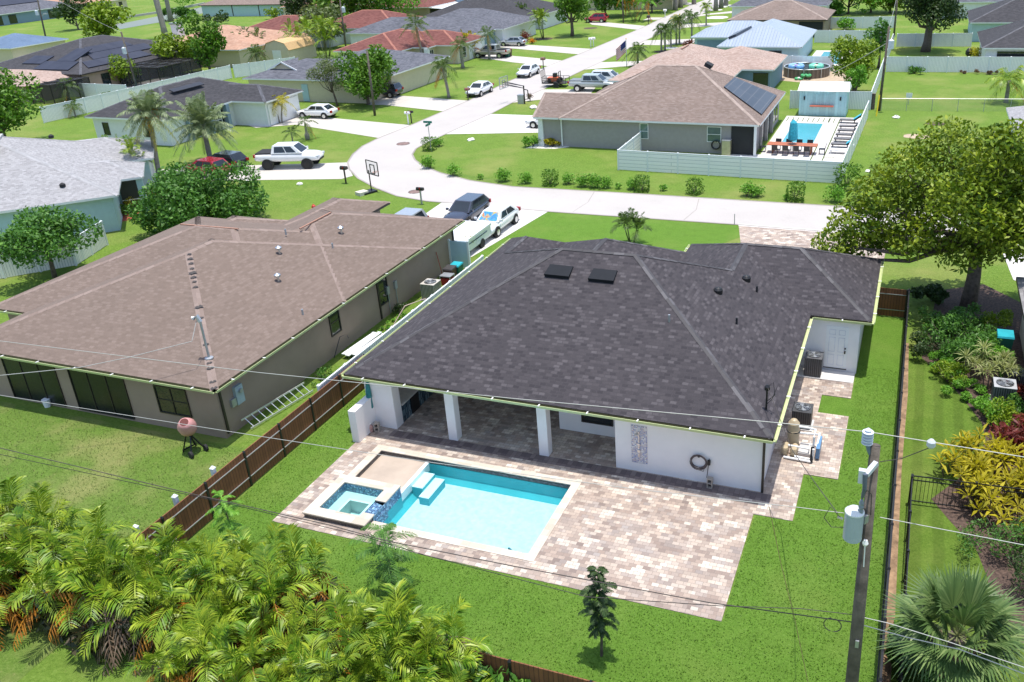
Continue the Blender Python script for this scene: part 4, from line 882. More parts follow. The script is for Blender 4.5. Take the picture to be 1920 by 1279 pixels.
def gambrel(t, x0, x1, y0, y1, wm, rm, h=2.1):
    xm = (x0+x1)/2; pr = [(x0, 0), (x1, 0), (x1, h), (x1-.6, h+.9), (xm, h+1.35), (x0+.6, h+.9), (x0, h)]
    b = MB(); b.poly([(x, y0, z) for x, z in pr]); b.poly([(x, y1, z) for x, z in pr][::-1])
    for (xa, za), (xb, zb_) in zip(pr[:1]+pr[1:2], pr[6:]+pr[2:3]): b.poly([(xa, y0, za), (xa, y1, za), (xb, y1, zb_), (xb, y0, zb_)])
    b.build('wall', wm, t, w=True)
    b = MB(); rp = [(x1+.15, h-.1), (x1-.55, h+.95), (xm, h+1.42), (x0+.55, h+.95), (x0-.15, h-.1)]
    for (xa, za), (xb, zb_) in zip(rp[:-1], rp[1:]): b.hexa([(xa, y0-.1, za-.05), (xa, y1+.1, za-.05), (xb, y1+.1, zb_-.05), (xb, y0-.1, zb_-.05)], [(xa, y0-.1, za), (xa, y1+.1, za), (xb, y1+.1, zb_), (xb, y0-.1, zb_)])
    b.build('roof', rm, t, w=True)
    MB().box(xm-.8, y0-.04, .05, xm+.8, y0-.002, 1.95).build('door', WHITE, t, w=True)
t.location = (x0+2, y0+3, 0); t.rotation_euler = (0, 0, 0)
gambrel(t, x0, x0+4.6, y0, y0+7, STUCCO_C, M_plain('tan_shed_roof', (.55, .36, .17), .7))
x0, y0 = G(851, 26)[:2]
t = thing('garden_shed', 'small blue grey shed with white roof beside the far lanai', 'shed', (x0+2, y0+2, 0))
gambrel(t, x0, x0+4.2, y0, y0+5, STUCCO_D, WHITE)
# ---------------------------------------------------------------- fences
def fence(label, pts, h, mat, postmat, sp=2.0, th=.05, post=.12, cat='fence', name='vinyl_fence', rail=None, capm=None, ph=.06, rails=(), railside=1):
    t = thing(name, label, cat, (pts[0][0], pts[0][1], 0))
    pn = MB(); rl = MB()
    for a, c in zip(pts[:-1], pts[1:]):
        A, C_ = V((*a, 0)), V((*c, 0)); L = (C_-A).length; d = (C_-A)/L; s_ = V((d.y, -d.x, 0)); n = max(1, round(L/sp))
        for i in range(n):
            p, q = A+d*(L*i/n+post/2), A+d*(L*(i+1)/n-post/2)
            o = s_*th/2
            pn = MB(); pn.hexa([p-o+V((0, 0, .04)), p+o+V((0, 0, .04)), q+o+V((0, 0, .04)), q-o+V((0, 0, .04))][::-1] if False else [p+o+V((0, 0, .04)), q+o+V((0, 0, .04)), q-o+V((0, 0, .04)), p-o+V((0, 0, .04))], [v+V((0, 0, h)) for v in (p+o, q+o, q-o, p-o)])
            pn.build('fence_panel', mat, t, w=True)
            for z in rails:
                rl.bar(p+s_*(th/2+.02)*railside+V((0, 0, z)), q+s_*(th/2+.02)*railside+V((0, 0, z)), .035, .03)
        for i in range(n+1):
            if i == n and c is not pts[-1]: continue
            p = A+d*(L*i/n); b = MB(); b.box(p.x-post/2, p.y-post/2, 0, p.x+post/2, p.y+post/2, h+ph)
            b.hexa([(p.x-post*.62, p.y-post*.62, h+ph), (p.x+post*.62, p.y-post*.62, h+ph), (p.x+post*.62, p.y+post*.62, h+ph), (p.x-post*.62, p.y+post*.62, h+ph)], [(p.x-.02, p.y-.02, h+ph+.06), (p.x+.02, p.y-.02, h+ph+.06), (p.x+.02, p.y+.02, h+ph+.06), (p.x-.02, p.y+.02, h+ph+.06)])
            b.build('fence_post', postmat, t, w=True)
    if rail or rails:
        for a, c in zip(pts[:-1], pts[1:]):
            if rail: rl.bar((a[0], a[1], h+.02), (c[0], c[1], h+.02), th*1.6, .07)
        rl.build('fence_rail', rail or GALV, t, w=True)
    return t
VP = M_plain('white_vinyl_post', (.74, .77, .79), .4, var=.03)
fence('white vinyl fence running between the new house and the brown roofed house', [(-22.93, 27.0), (-22.93, 43.0)], 1.6, VINYL, VP, 2.0, rail=VP)
fence('brown board privacy fence with dark posts left of the pool lawn', [(-22.72, 15.65), (-22.72, 30.2)], 1.58, WOODF, BLACK, 2.1, .035, .09, name='board_fence', rails=(.42, 1.28), ph=-.04)
fence('brown board fence along the back lawn behind the palms', [(-22.6, 15.6), (.6, 15.6)], 1.58, WOODF, BLACK, 2.3, .035, .09, name='board_fence', rails=(.42, 1.28), ph=-.04, railside=-1)
fence('dark board fence with black posts along the right side lawn', [(.68, 15.7), (.68, 43.8)], 1.58, M_boards('dark_fence_boards', (.03, .018, .012), (.008, .005, .004), .14, True, .8, .3), BLACK, 2.2, .04, .09, name='board_fence', rail=BLACK, rails=(.5,), railside=-1)
fence('brown board gate fence beside the garage corner', [(-1.2, 43.9), (.62, 43.9)], 1.58, WOODF, BLACK, 1.82, .035, .09, name='board_fence', rails=(.42, 1.28), ph=-.04)
fence('white slatted fence around the pool terrace of the grey house, facing the street', [(-22.7, 74.4), (-22.7, 68.0), (-4.75, 67.5), (-4.3, 90.5)], 1.65, VINYLH, VP, 2.45, rail=VP)
fence('white fence behind the pale teal shed', [(-12.3, 94.2), (-4.3, 94.6)], 1.8, VINYL, VP, 2.4, rail=VP)
fence('long white back lot fence following the utility poles', [(-4.3, 94.7), (-4.0, 138)], 1.8, VINYL, VP, 2.4, rail=VP)
fence('white fence across the mown back lot at upper right', [(-3.8, 117.2), (24, 118.6)], 1.8, VINYL, VP, 2.4, rail=VP)
fence('white fence behind the spreading oak', [(-3.4, 138.3), (6.5, 138.9)], 1.8, VINYL, VP, 2.4, rail=VP)
fence('white fence left of the back lot trees, behind the metal roof pool', [(-15.4, 142.2), (-4.6, 141.5)], 1.8, VINYL, VP, 2.4, rail=VP)
fence('farthest white fence below the yellow green trees at the top', [(-14.8, 158.4), (-4.4, 159.4)], 1.8, VINYL, VP, 2.4, rail=VP)
fence('white fence between the metal roof house and the round pool', [(-20.5, 117.4), (-10.2, 117.0)], 1.8, VINYL, VP, 2.4, rail=VP)
fence('white fence running up behind the dark roofed houses at left', [G(75, 202, 1.8)[:2], G(122, 192, 1.8)[:2], G(250, 164, 1.8)[:2], G(355, 140, 1.8)[:2], G(430, 123, 1.8)[:2]], 1.8, VINYL, VP, 2.4, rail=VP)
fence('white fence along the back of the solar roof house', [G(62, 155, 1.8)[:2], G(150, 157, 1.8)[:2], G(235, 160, 1.8)[:2]], 1.8, VINYL, VP, 2.4, rail=VP)
fence('white fence behind the small leafy tree at the left edge', [(-55, 34.5), (-50.8, 38.9), (-52, 42.6)], 1.7, VINYL, VP, 2.2, rail=VP)
fence('white fence beside the tan shed', [(G(430, 123, 1.8)[0]+.4, G(430, 123, 1.8)[1]+.3), (-88, 112)], 1.8, VINYL, VP, 2.4, rail=VP)
fence('short white fence behind the red roofed house', [(-87, 127), (-83, 131.5)], 1.8, VINYL, VP, 2.4, rail=VP)
fence('pale vinyl gate panel beside the bins', [(-26.0, GX(843, 464, -26.0)[1]), (-24.75, GX(843, 464, -26.0)[1]+.05)], 1.75, M_plain('blue_white_vinyl', (.42, .58, .68), .5, var=.04), VP, 1.6, name='vinyl_gate', cat='gate')
def picket(label, pts, h=1.2, sp=1.9):
    t = thing('picket_fence', label, 'fence', (pts[0][0], pts[0][1], 0))
    rl = MB(); pk = MB()
    for a, c in zip(pts[:-1], pts[1:]):
        A, C_ = V((*a, 0)), V((*c, 0)); L = (C_-A).length; d = (C_-A)/L; n = max(1, round(L/sp))
        for i in range(n+1):
            p = A+d*(L*i/n); MB().box(p.x-.04, p.y-.04, 0, p.x+.04, p.y+.04, h+.06).build('fence_post', BLACK, t, w=True)
        for z in (h, h-.17, .15): rl.bar((*a, z), (*c, z), .03, .035)
        k = int(L/.13)
        for i in range(k): p = A+d*(L*(i+.5)/k); pk.box(p.x-.008, p.y-.008, .08, p.x+.008, p.y+.008, h)
    rl.build('fence_rail', BLACK, t, w=True); o = pk.build('picket', BLACK, t, w=True); o['kind'] = 'stuff'
picket('black aluminium picket fence crossing the planted bed at right', [(1.25, 27.9), (7.5, 28.3)])
picket('black aluminium picket fence parallel to the board fence at lower right', [(1.2, 15.5), (1.25, 27.8)])
# chain link fence
t = thing('chain_link_fence', 'low chain link fence across the back lot at right', 'fence', (-3.2, 94.3, 0))
b = MB()
for i in range(8): MB().cyl((-3.2+i*2.4, 94.3+.25*i, 0), (-3.2+i*2.4, 94.3+.25*i, 1.25), .03, n=6).build('fence_post', GALV, t, w=True)
MB().tube([(-3.2, 94.3, 1.25), (14, 96.1, 1.25)], .022, 5).build('fence_rail', GALV, t, w=True)
MB().poly([(-3.2, 94.3, .03), (14, 96.1, .03), (14, 96.1, 1.23), (-3.2, 94.3, 1.23)]).build('chain_mesh', M_screen('chain_mesh', (.3, .32, .32), .16), t, w=True)
# white posts standing behind the board fence
for px, py in ((398, 876), (327, 929), (253, 986)):
    x, y, _ = G(px, py, 1.78); tag(MB().box(x-.07, y-.07, 0, x+.07, y+.07, 1.74).hexa([(x-.09, y-.09, 1.74), (x+.09, y-.09, 1.74), (x+.09, y+.09, 1.74), (x-.09, y+.09, 1.74)], [(x-.03, y-.03, 1.82), (x+.03, y-.03, 1.82), (x+.03, y+.03, 1.82), (x-.03, y+.03, 1.82)]).build('vinyl_post', VP), 'white vinyl post left standing just behind the brown board fence', 'post', 'bare white posts')
# ---------------------------------------------------------------- canal, beds, pool terrace
cx = [(-176, 162), (-150, 168), (-120, 240), (-108, 300), (-190, 300), (-186, 215), (-190, 190)]
sheet('canal_water', pxs((225, 55), (300, 42), (390, 23), (400, 14), (385, 12), (300, 30), (240, 42), (215, 45)), .02, CANALW)
b = MB(); ps = [G(*p)[:2] for p in ((200, 40), (300, 25), (385, 8))]
band(b, ps, 0, .55, .4, False); sw = b.build('seawall', M_conc('seawall_concrete', (.40, .39, .37), .1)); tag(sw, 'low concrete seawall along the far canal bank', 'seawall')
sheet('pool_terrace', [(-12.1, 68.9), (-4.9, 68.7), (-4.7, 90.6), (-12.1, 90.6)], .02, CONCW)
sheet('terrace_walk', [(-14.9, 73.2), (-12.1, 73.2), (-12.1, 75), (-14.9, 75)], .02, CONCW)
b = MB(); tf = M_plain('green_turf_strip', (.07, .11, .02), .9, var=.3)
b.box(-12.1, 68.3, .02, -4.9, 69.0, .03)
for x in (-7.75, -6.8): b.box(x-.05, 69.0, .02, x+.05, 90.0, .03)
b.box(-12.1, 88.9, .02, -4.9, 89.05, .03) if False else None
for i in range(10): b.box(-11.7+i*.42*1.6-.03, 88.2, .02, -11.7+i*.42*1.6+.03, 90.2, .03) if False else b.box(-11.8+i*.5-.04, 88.1, .02, -11.8+i*.5+.04, 90.0, .03)
for y in (72, 75, 78, 81, 84, 87): b.box(-6.75, y-.04, .021, -4.95, y+.04, .031)
b.build('turf_strip', tf, kind='structure')
farpool('blue backyard pool in the white terrace of the grey house', -10.95, 79.6, -8.2, 87.4)
farpool('light blue pool behind the metal roof house', -13.0, 122.5, -10.2, 133, deck=1.2)
sheet('bare_yard', pxs((1450, 150), (1470, 125), (1560, 128), (1610, 150), (1560, 160)), .006, SAND)
sheet('planting_bed', ccw([(1.7, 41.5), (1.5, 39.6), (2.4, 38), (3.2, 36.2), (3.9, 34.3), (4.0, 33.0), (3.6, 31.3), (2.9, 29.9), (2.0, 28.4), (2.6, 27.3), (3.4, 26), (3.7, 24.6), (3.6, 22), (9, 22), (9, 44), (4.6, 49.5), (2.2, 48)]), .011, MULCH)
sheet('planting_bed', pxs((905, 470), (860, 480), (900, 420)), .012, MULCH) if False else None
sheet('planting_bed', pxs((985, 279), (1005, 270), (1060, 271), (1068, 276), (1040, 279), (990, 278)), .011, GRAVEL)
sheet('planting_bed', pxs((220, 418), (262, 408), (264, 390), (256, 386), (226, 392), (222, 412), (150, 440), (145, 435)), .011, REDMULCH)
sheet('planting_bed', pxs((272, 372), (302, 362), (302, 345), (275, 348)), .012, REDMULCH)
sheet('sand_strip', [(.76, 15), (.98, 15), (1.02, 22), (.94, 30), (1.0, 36), (.9, 41), (.76, 41)], .012, M_plain('dirt_strip', (.26, .17, .10), .95, var=.5, scale=3))
for c, r in (((1240, 55), 0), ):
    pass
def disc(name, px, py, r, mat, z=.012, sx=1.0, n=20, rnd=None):
    x, y, _ = G(px, py); rg = random.Random(int(px))
    return sheet(name, [(x+r*sx*cos(2*pi*i/n)*(1+(rg.random()-.5)*.2), y+r*sin(2*pi*i/n)*(1+(rg.random()-.5)*.2)) for i in range(n)], z, mat)
for px, py, r, mt in ((1267, 54, 1.1, GRAVEL), (1290, 45, 1.1, GRAVEL), (1020, 73, 1.6, MULCH), (1107, 53, 1.3, MULCH), (1243, 97, 1.3, MULCH), (1258, 90, 1.1, GRAVEL), (1345, 33, 2.2, GRAVEL), (1342, 19, 1.4, GRAVEL), (1354, 13, 1.2, GRAVEL), (1363, 10, 1.1, GRAVEL), (1292, 94, 1.4, GRAVEL)):
    disc('planting_bed', px, py, r, mt)
disc('bare_patch', 1720, 256, .9, SAND, sx=1.4)
disc('bare_patch', 1755, 232, .8, MULCH, sx=1.2)
# ---------------------------------------------------------------- vegetation
def _unit(a): return a/np.maximum(np.linalg.norm(a, axis=1, keepdims=True), 1e-6)
def leaf_quads(P, size, rg, up=.7, aspect=.5, droop=0.0, dirs=None):
    n = len(P); nr = _unit(rg.normal(size=(n, 3))*(1-up*.6)+np.array([0, 0, up])); d = rg.normal(size=(n, 3)) if dirs is None else dirs+rg.normal(size=(n, 3))*.35
    d = _unit(d-nr*np.sum(d*nr, axis=1, keepdims=True)); d[:, 2] -= droop; d = _unit(d); s = _unit(np.cross(d, nr))
    L = (size*(.6+.8*rg.random(n)))[:, None]
    v = np.stack([P-d*L*.5, P+s*L*aspect*.5, P+d*L*.5, P-s*L*aspect*.5], axis=1).reshape(-1, 3)
    return v, np.arange(4*n).reshape(n, 4)
def blob_points(n, blobs, rg, shell=.55):
    w = np.array([b[3]**2 for b in blobs]); idx = rg.choice(len(blobs), n, p=w/w.sum()); B = np.array([b[:4] for b in blobs])[idx]
    d = _unit(rg.normal(size=(n, 3))); r = (shell+(1-shell)*rg.random(n)**.7)[:, None]
    return B[:, :3]+d*r*B[:, 3:4]*np.array([1, 1, .8])
LEAFM = dict(
    mango=M_leaf('mango_leaf', (0.039, 0.0975, 0.0104), (0.0975, 0.2145, 0.0156), (0.169, 0.312, 0.026), trans=.2),
    dark=M_leaf('dark_leaf', (.018, .042, .012), (.045, .085, .022), (.08, .13, .035), trans=.2),
    mid=M_leaf('mid_leaf', (0.0325, 0.0975, 0.0156), (0.078, 0.195, 0.026), (0.13, 0.273, 0.039), trans=.2),
    oliv=M_leaf('olive_leaf', (0.0825, 0.11, 0.033), (0.143, 0.187, 0.066), (0.22, 0.264, 0.11), trans=.2),
    yel=M_leaf('yellow_green_leaf', (0.091, 0.1625, 0.0078), (0.182, 0.273, 0.013), (0.286, 0.364, 0.026), trans=.2),
    big=M_leaf('lychee_leaf', (.05, .11, .008), (.15, .24, .013), (.34, .40, .03), trans=.2, patch=.9, pamt=.6),
    bright=M_leaf('bright_leaf', (0.075, 0.21, 0.018), (0.15, 0.345, 0.03), (0.24, 0.45, 0.045), trans=.2),
    palm=M_leaf('palm_leaf', (.04, .08, .018), (.09, .15, .035), (.15, .20, .06)),
    date=M_leaf('date_palm_leaf', (0.1237, 0.1719, 0.0825), (0.2063, 0.2612, 0.1306), (0.33, 0.385, 0.2063), trans=.15),
    areca=M_leaf('areca_leaf', (.05, .13, .010), (.15, .28, .016), (.36, .42, .035), trans=.15, rough=.38, patch=1.4, pamt=.6),
    dry=M_leaf('dry_frond', (.26, .10, .02), (.48, .19, .02), (.58, .32, .05), trans=.25),
    brown=M_leaf('brown_frond', (.12, .075, .05), (.22, .15, .10), (.30, .22, .16), trans=.2),
    gold=M_leaf('golden_leaf', (.22, .21, .012), (.42, .36, .018), (.60, .52, .04), trans=.4),
    red=M_leaf('red_leaf', (.12, .02, .02), (.20, .04, .035), (.28, .09, .06)),
    fan=M_leaf('fan_leaf', (.05, .10, .03), (.12, .19, .06), (.24, .31, .12), trans=.15, rough=.35),
    stripe=M_leaf('striped_leaf', (.16, .20, .06), (.32, .35, .14), (.45, .46, .22)),
    tuft=M_leaf('grass_blade', (.10, .20, .025), (.16, .28, .04), (.26, .39, .10), trans=.4),
    shade_thatch=M_leaf('shade_thatch_leaf', (.018, .03, .008), (.04, .04, .018), (.10, .07, .04), trans=0),
    flower=M_leaf('orange_flower', (.45, .14, .02), (.6, .25, .02), (.7, .4, .03)))
def tree(label, base, h, r, leaf='mid', n=3000, ls=.32, seed=1, tr=.18, cz=None, rz=None, nb=14, cat='tree', name='tree', group=None, lean=(0, 0), br=.42, bark=None, extra=None, shell=.5, limbs=6, aspect=.5):
    t = thing(name, label, cat, (base[0], base[1], 0), 0, group); rg = np.random.default_rng(seed); rz = rz or h*.36; cz = cz or h-rz
    blobs = []
    for i in range(nb):
        d = rg.normal(size=3); d /= np.linalg.norm(d); q = rg.random()**.45*(1-br*.55)
        blobs.append((lean[0]+d[0]*r*q, lean[1]+d[1]*r*q, cz+d[2]*rz*q, r*br*(.7+.6*rg.random())))
    if extra: blobs += extra
    P = blob_points(n, blobs, rg, shell); P = P[P[:, 2] > max(.15, cz-rz*1.25)]
    v, f = leaf_quads(P, ls, rg, up=.6, aspect=aspect)
    b = MB(); top = cz-rz*.2
    b.tube([(0, 0, -.05), (lean[0]*.15+.06, lean[1]*.15, (cz-rz)*.5), (lean[0]*.4, lean[1]*.4, cz-rz*.7), (lean[0]*.8, lean[1]*.8, top)], [tr*1.3, tr, tr*.8, tr*.35], 8)
    o = b.build('trunk', bark or BARK, t, smooth=True, uv=False)
    for i in range(min(limbs, len(blobs))):
        q = blobs[i]; s0 = V((lean[0]*.4, lean[1]*.4, cz-rz*.85)); e = V(q[:3]); mid = s0.lerp(e, .5)+V((0, 0, -.08*h))
        lb_ = MB(); lb_.tube([s0, mid, e], [tr*.55, tr*.35, tr*.12], 6); lb_.build('limb', bark or BARK, t, smooth=True, uv=False)
    npmesh('crown', v, f, LEAFM[leaf], t)
    return t
def shrub(label, base, w, h, leaf='mid', n=500, ls=.14, seed=1, box=False, cat='shrub', name='shrub', group=None, depth=None, aspect=.5, cone=0):
    t = thing(name, label, cat, (base[0], base[1], 0), 0, group); rg = np.random.default_rng(seed); dp = depth or w
    if box:
        P = rg.random((n, 3))-.5; k = np.argmax(np.abs(P), axis=1); sel = rg.random(n) < .75; P[sel, k[sel]] = np.sign(P[sel, k[sel]])*.5*(.9+.1*rg.random(sel.sum()))
        P = (P+[0, 0, .5])*np.array([w, dp, h])+rg.normal(size=(n, 3))*.03
    else:
        bl = [(0, 0, h*.5, min(w, h)*.4)]+[((rg.random()-.5)*w*.75, (rg.random()-.5)*dp*.75, h*(.3+.45*rg.random()), min(w, h)*(.22+.18*rg.random())) for _ in range(9)]
        P = blob_points(n, bl, rg, .45)
    P[:, 2] = np.maximum(P[:, 2], .05)
    v, f = leaf_quads(P, ls, rg, up=.5, aspect=aspect); npmesh('foliage', v, f, LEAFM[leaf], t)
    b = MB()
    for i in range(5): a = i*1.26; b.tube([(0, 0, 0), (cos(a)*w*.12, sin(a)*w*.12, h*.3), (cos(a)*w*.3, sin(a)*w*.3, h*.7)], [.03, .02, .008], 5)
    b.build('stem', BARK, t, uv=False); return t
def frond(o, az, e, L, k, nl, ll, lw, rg, V_, F_, hang=.35, fold=.5, base=.12):
    s = np.linspace(base, 1, nl); ce, se = cos(e), sin(e)
    hd = np.array([cos(az), sin(az), 0.]); p = np.array(o)+np.outer(L*s*ce*(1-.15*s), hd); p[:, 2] = o[2]+L*(s*se-k*s*s)
    t = np.gradient(p, axis=0); t = _unit(t); sd = np.cross(t, [0, 0, 1.]); sd = _unit(sd)
    l = ll*np.sin(pi*(.1+.82*s))**.7
    for sg in (1, -1):
        d = _unit(sd*sg*.8+t*fold+np.array([0, 0, -hang])+rg.normal(size=p.shape)*.09)
        w_ = t*lw*.5
        m = p+d*l[:, None]*.45+np.array([0, 0, .06])*l[:, None]
        q = np.stack([p, m+w_, p+d*l[:, None]+np.array([0, 0, -.14])*l[:, None], m-w_], axis=1).reshape(-1, 3)
        n0 = sum(len(x) for x in V_); V_.append(q); F_.append(np.arange(len(q)).reshape(-1, 4)+n0)
    # rachis
    rw = np.array(sd)*.02*max(1, L/2); st = np.concatenate([[np.array(o)], p]); sw = np.concatenate([rw[:1]*1.6, rw])
    q = np.stack([st[:-1]-sw[:-1], st[:-1]+sw[:-1], st[1:]+sw[1:]*.6, st[1:]-sw[1:]*.6], axis=1).reshape(-1, 3)
    n0 = sum(len(x) for x in V_); V_.append(q); F_.append(np.arange(len(q)).reshape(-1, 4)+n0)
def palm(label, base, h, nf=16, L=2.2, k=.55, nl=20, ll=.6, lw=.06, leaf='palm', seed=1, tr=.13, lean=(0, 0), dead=2, e=(1.25, -.15), cat='palm', name='palm_tree', group=None, fruit=0, bulge=1.0, shaft=0, bark=None, deadm='dry'):
    t = thing(name, label, cat, (base[0], base[1], 0), 0, group); rg = np.random.default_rng(seed)
    b = MB(); n = 7; pts = [(lean[0]*(i/n)**1.5, lean[1]*(i/n)**1.5, h*i/n-.05*(i == 0)) for i in range(n+1)]
    b.tube(pts, [tr*(1.35 if i == 0 else bulge if 1 <= i <= 3 else .9) for i in range(n+1)], 9); b.build('trunk', bark or PALMB, t, smooth=True, uv=False)
    o = np.array([lean[0], lean[1], h])
    if shaft: MB().cyl(o-[0, 0, .1], o+[0, 0, shaft], tr*.95, tr*.5, 8).build('crownshaft', CANE, t, smooth=True, uv=False); o = o+[0, 0, shaft*.85]
    V_, F_ = [], []
    for i in range(nf):
        u = (i+.5)/nf; el = e[0]+(e[1]-e[0])*u+rg.normal()*.08; frond(o, i*2.4+rg.normal()*.15, el, L*(.85+.3*rg.random()), k*(.55+.65*u), nl, ll, lw, rg, V_, F_)
    npmesh('crown', np.concatenate(V_), np.concatenate(F_), LEAFM[leaf], t)
    if dead:
        V_, F_ = [], []
        for i in range(dead): frond(o, rg.random()*6.28, -.35-.5*rg.random(), L*.85, .5, max(8, nl-6), ll*.8, lw, rg, V_, F_, hang=.8)
        npmesh('dry_frond', np.concatenate(V_), np.concatenate(F_), LEAFM[deadm], t)
    if fruit:
        P = []
        for i in range(fruit):
            a = rg.random()*6.28; c = o+[cos(a)*.5, sin(a)*.5, -.55]; P.append(c+rg.normal(size=(90, 3))*[.18, .18, .42])
        v, f = leaf_quads(np.concatenate(P), .11, rg, up=.2, aspect=.9); npmesh('fruit_cluster', v, f, LEAFM['flower'], t)['kind'] = 'stuff'
    return t
def pyat(px, py, y): return GY(px, py, y)
def topz(px, py, y): return GY(px, py, y)[2]
g2 = lambda px, py: G(px, py)[:2]
# broadleaf trees
b_ = (3.7, 46.2)
ex = [(dx, ((i*37) % 9-4)*.5, z, rr) for i, (dx, z, rr) in enumerate(((-6.9, 3.6, 1.2), (-6.3, 2.7, 1.0), (-5.8, 4.6, 1.6), (-5.0, 5.9, 1.6), (-4.3, 3.2, 1.4), (-3.8, 7.0, 1.8), (-2.9, 5, 1.9), (-2.4, 2.8, 1.4), (-1.9, 8.0, 1.9), (-.8, 6.3, 2.1), (-.6, 3.4, 1.5), (.3, 8.2, 2.0), (1.2, 5.4, 2.0), (1.4, 3.6, 1.4), (2.6, 7.6, 2.2), (3.4, 5, 2.1), (4.6, 7.2, 2.2), (5.2, 4.4, 1.9), (6.5, 6, 2.1), (.8, 9.0, 1.5), (-3.2, 4.0, 1.5), (-5.4, 3.4, 1.2)))]
tree('large spreading tree with yellow green crown and branches over the road at right', b_, 9, 4.6, 'big', 36000, .27, 3, .34, cz=5.9, rz=2.4, nb=6, extra=ex, limbs=26, br=.34, shell=.35)
tree('broad dark oak with a thick grey trunk on the lawn between white fences', g2(1735, 97), 11.5, 5.0, 'dark', 10000, .42, 5, .55, cz=7.0, rz=4.4, nb=22, br=.38, limbs=5, lean=(.5, 0))
x, y = -6.7, 103.5
tree('yellow green rounded tree in front of the metal roof pool', (x, y), 7.2, 2.9, 'yel', 5600, .34, 7, .2, cz=3.7, rz=3.0, nb=18, br=.42)
tree('smaller bright tree right behind the teal shed', (-6.0, 97.5), 4.2, 1.4, 'bright', 900, .3, 8, .1, nb=8)
tree('small round tree by the utility pole behind the oak fence line', (-4.9, 120), 6.5, 2.0, 'mid', 1300, .4, 9, .14)
tree('lone round shade tree standing on the open lawn by the street', g2(1073, 68), 9.0, 3.8, 'mango', 5600, .42, 11, .3, cz=5.4, rz=3.4, nb=18, br=.4, limbs=7)
tree('dense round mango tree with bright leaves in front of the gable dormer house', g2(690, 196), 7.2, 4.0, 'mango', 6500, .42, 13, .2, cz=3.9, rz=3.5, nb=20, br=.4)
tree('pale olive feathery tree left of the round mango tree', g2(633, 200), 6.2, 2.2, 'oliv', 3200, .26, 15, .12, cz=3.8, rz=2.6, nb=14, lean=(-1.2, .4), aspect=.3)
tree('broad deep green tree in the front yard beyond the brown roof', g2(378, 428), 4.2, 4.7, 'mid', 22000, .28, 17, .2, cz=2.3, rz=1.9, nb=28, br=.32, limbs=9)
tree('small open tree with visible branches before the pale blue house wall', g2(103, 520), 4.2, 3.5, 'mid', 7000, .26, 19, .13, cz=3.0, rz=1.1, nb=16, br=.34, limbs=10)
tree('bushy tree at the left edge above the light grey roof', g2(14, 275), 8.0, 4.6, 'mango', 6500, .40, 21, .2, cz=4.6, rz=3.6, nb=20)
tree('small rounded tree by the pole inside the white fence at upper left', g2(243, 160), 4.6, 2.6, 'yel', 1800, .4, 23, .14, cz=2.5, rz=2.2)
tree('tall bushy tree left of the white fence, before the terracotta roof', g2(395, 140), 9.2, 4.0, 'mango', 3600, .5, 25, .2, cz=5.2, rz=4.2, nb=18, br=.36)
tree('lower spreading tree beside the screened pool at upper left', g2(338, 140), 6.4, 4.0, 'yel', 2600, .5, 27, .16, cz=3.6, rz=2.8, nb=16, br=.36)
tree('loose yellow green tree behind the solar roof', g2(205, 86), 9.0, 6.0, 'yel', 2600, .75, 29, .2, cz=4.8, rz=4.0, nb=18, br=.36)
tree('grey green pine like tree on the open field at upper left', g2(147, 56), 10, 4.2, 'dark', 1100, .8, 31, .2, cz=4.6, rz=4.5, nb=12)
tree('dark round leafed tree above the reddish brown roof', g2(566, 62), 12, 4.6, 'dark', 3600, .6, 33, .2, cz=6, rz=4.4, nb=14)
tree('large leaved tree at the top edge left of the feathery hedge tree', g2(668, 60), 13, 7.6, 'mango', 6000, .75, 35, .25, cz=7.2, rz=5.6, nb=20)
tree('fine textured bright green tree filling the top edge beside the red roof', g2(738, 52), 14, 7.6, 'bright', 7000, .55, 37, .25, cz=7.4, rz=6.6, nb=22)
tree('small big leaf shrub tree below the top edge pole', g2(652, 70), 4, 2.4, 'bright', 700, .7, 39, .1, cz=2.2, rz=2)
tree('soft pale tree rising behind the palms near the tan shed', g2(610, 92), 7.5, 4.2, 'oliv', 2600, .55, 41, .18, cz=4.2, rz=3.2)
tree('round topped tree beyond the grey slate roof at the top edge', g2(905, 16), 9.5, 7, 'bright', 1800, .9, 43, .2, cz=5, rz=4.4)
for i, (px, py, h, r, lf, lb_) in enumerate(((1135, 33, 9, 5, 'mango', 'leftmost bushy tree behind the parked red vehicle'), (1168, 30, 8.5, 4.6, 'yel', 'bright bushy tree behind the street pole at the top'), (1222, 24, 9.5, 5.2, 'mid', 'dark bushy tree at the end of the far left lawn'), (1095, 18, 7, 4, 'mid', 'bushy tree peeking from behind the lone lawn tree'))):
    tree(lb_, g2(px, py), h, r, lf, 1500, .8, 50+i, .2, cz=h*.5, rz=h*.42)
for i, (px, py, h, r, lf, lb_) in enumerate(((1590, 26, 8, 6, 'yel', 'left yellow green tree of the thicket at the top edge'), (1632, 24, 8.5, 6, 'bright', 'middle bright tree of the thicket at the top edge'), (1668, 24, 8, 5, 'yel', 'right yellow green tree of the thicket at the top edge'), (1560, 30, 3, 2.2, 'mid', 'low round bush left of the top edge thicket'))):
    tree(lb_, g2(px, py), h, r, lf, 1400, .8, 60+i, .2, cz=h*.5, rz=h*.42)
shrub('small round bush on the lawn between two white fences', g2(1585, 57), 3.2, 2.2, 'bright', 350, .5, 66)
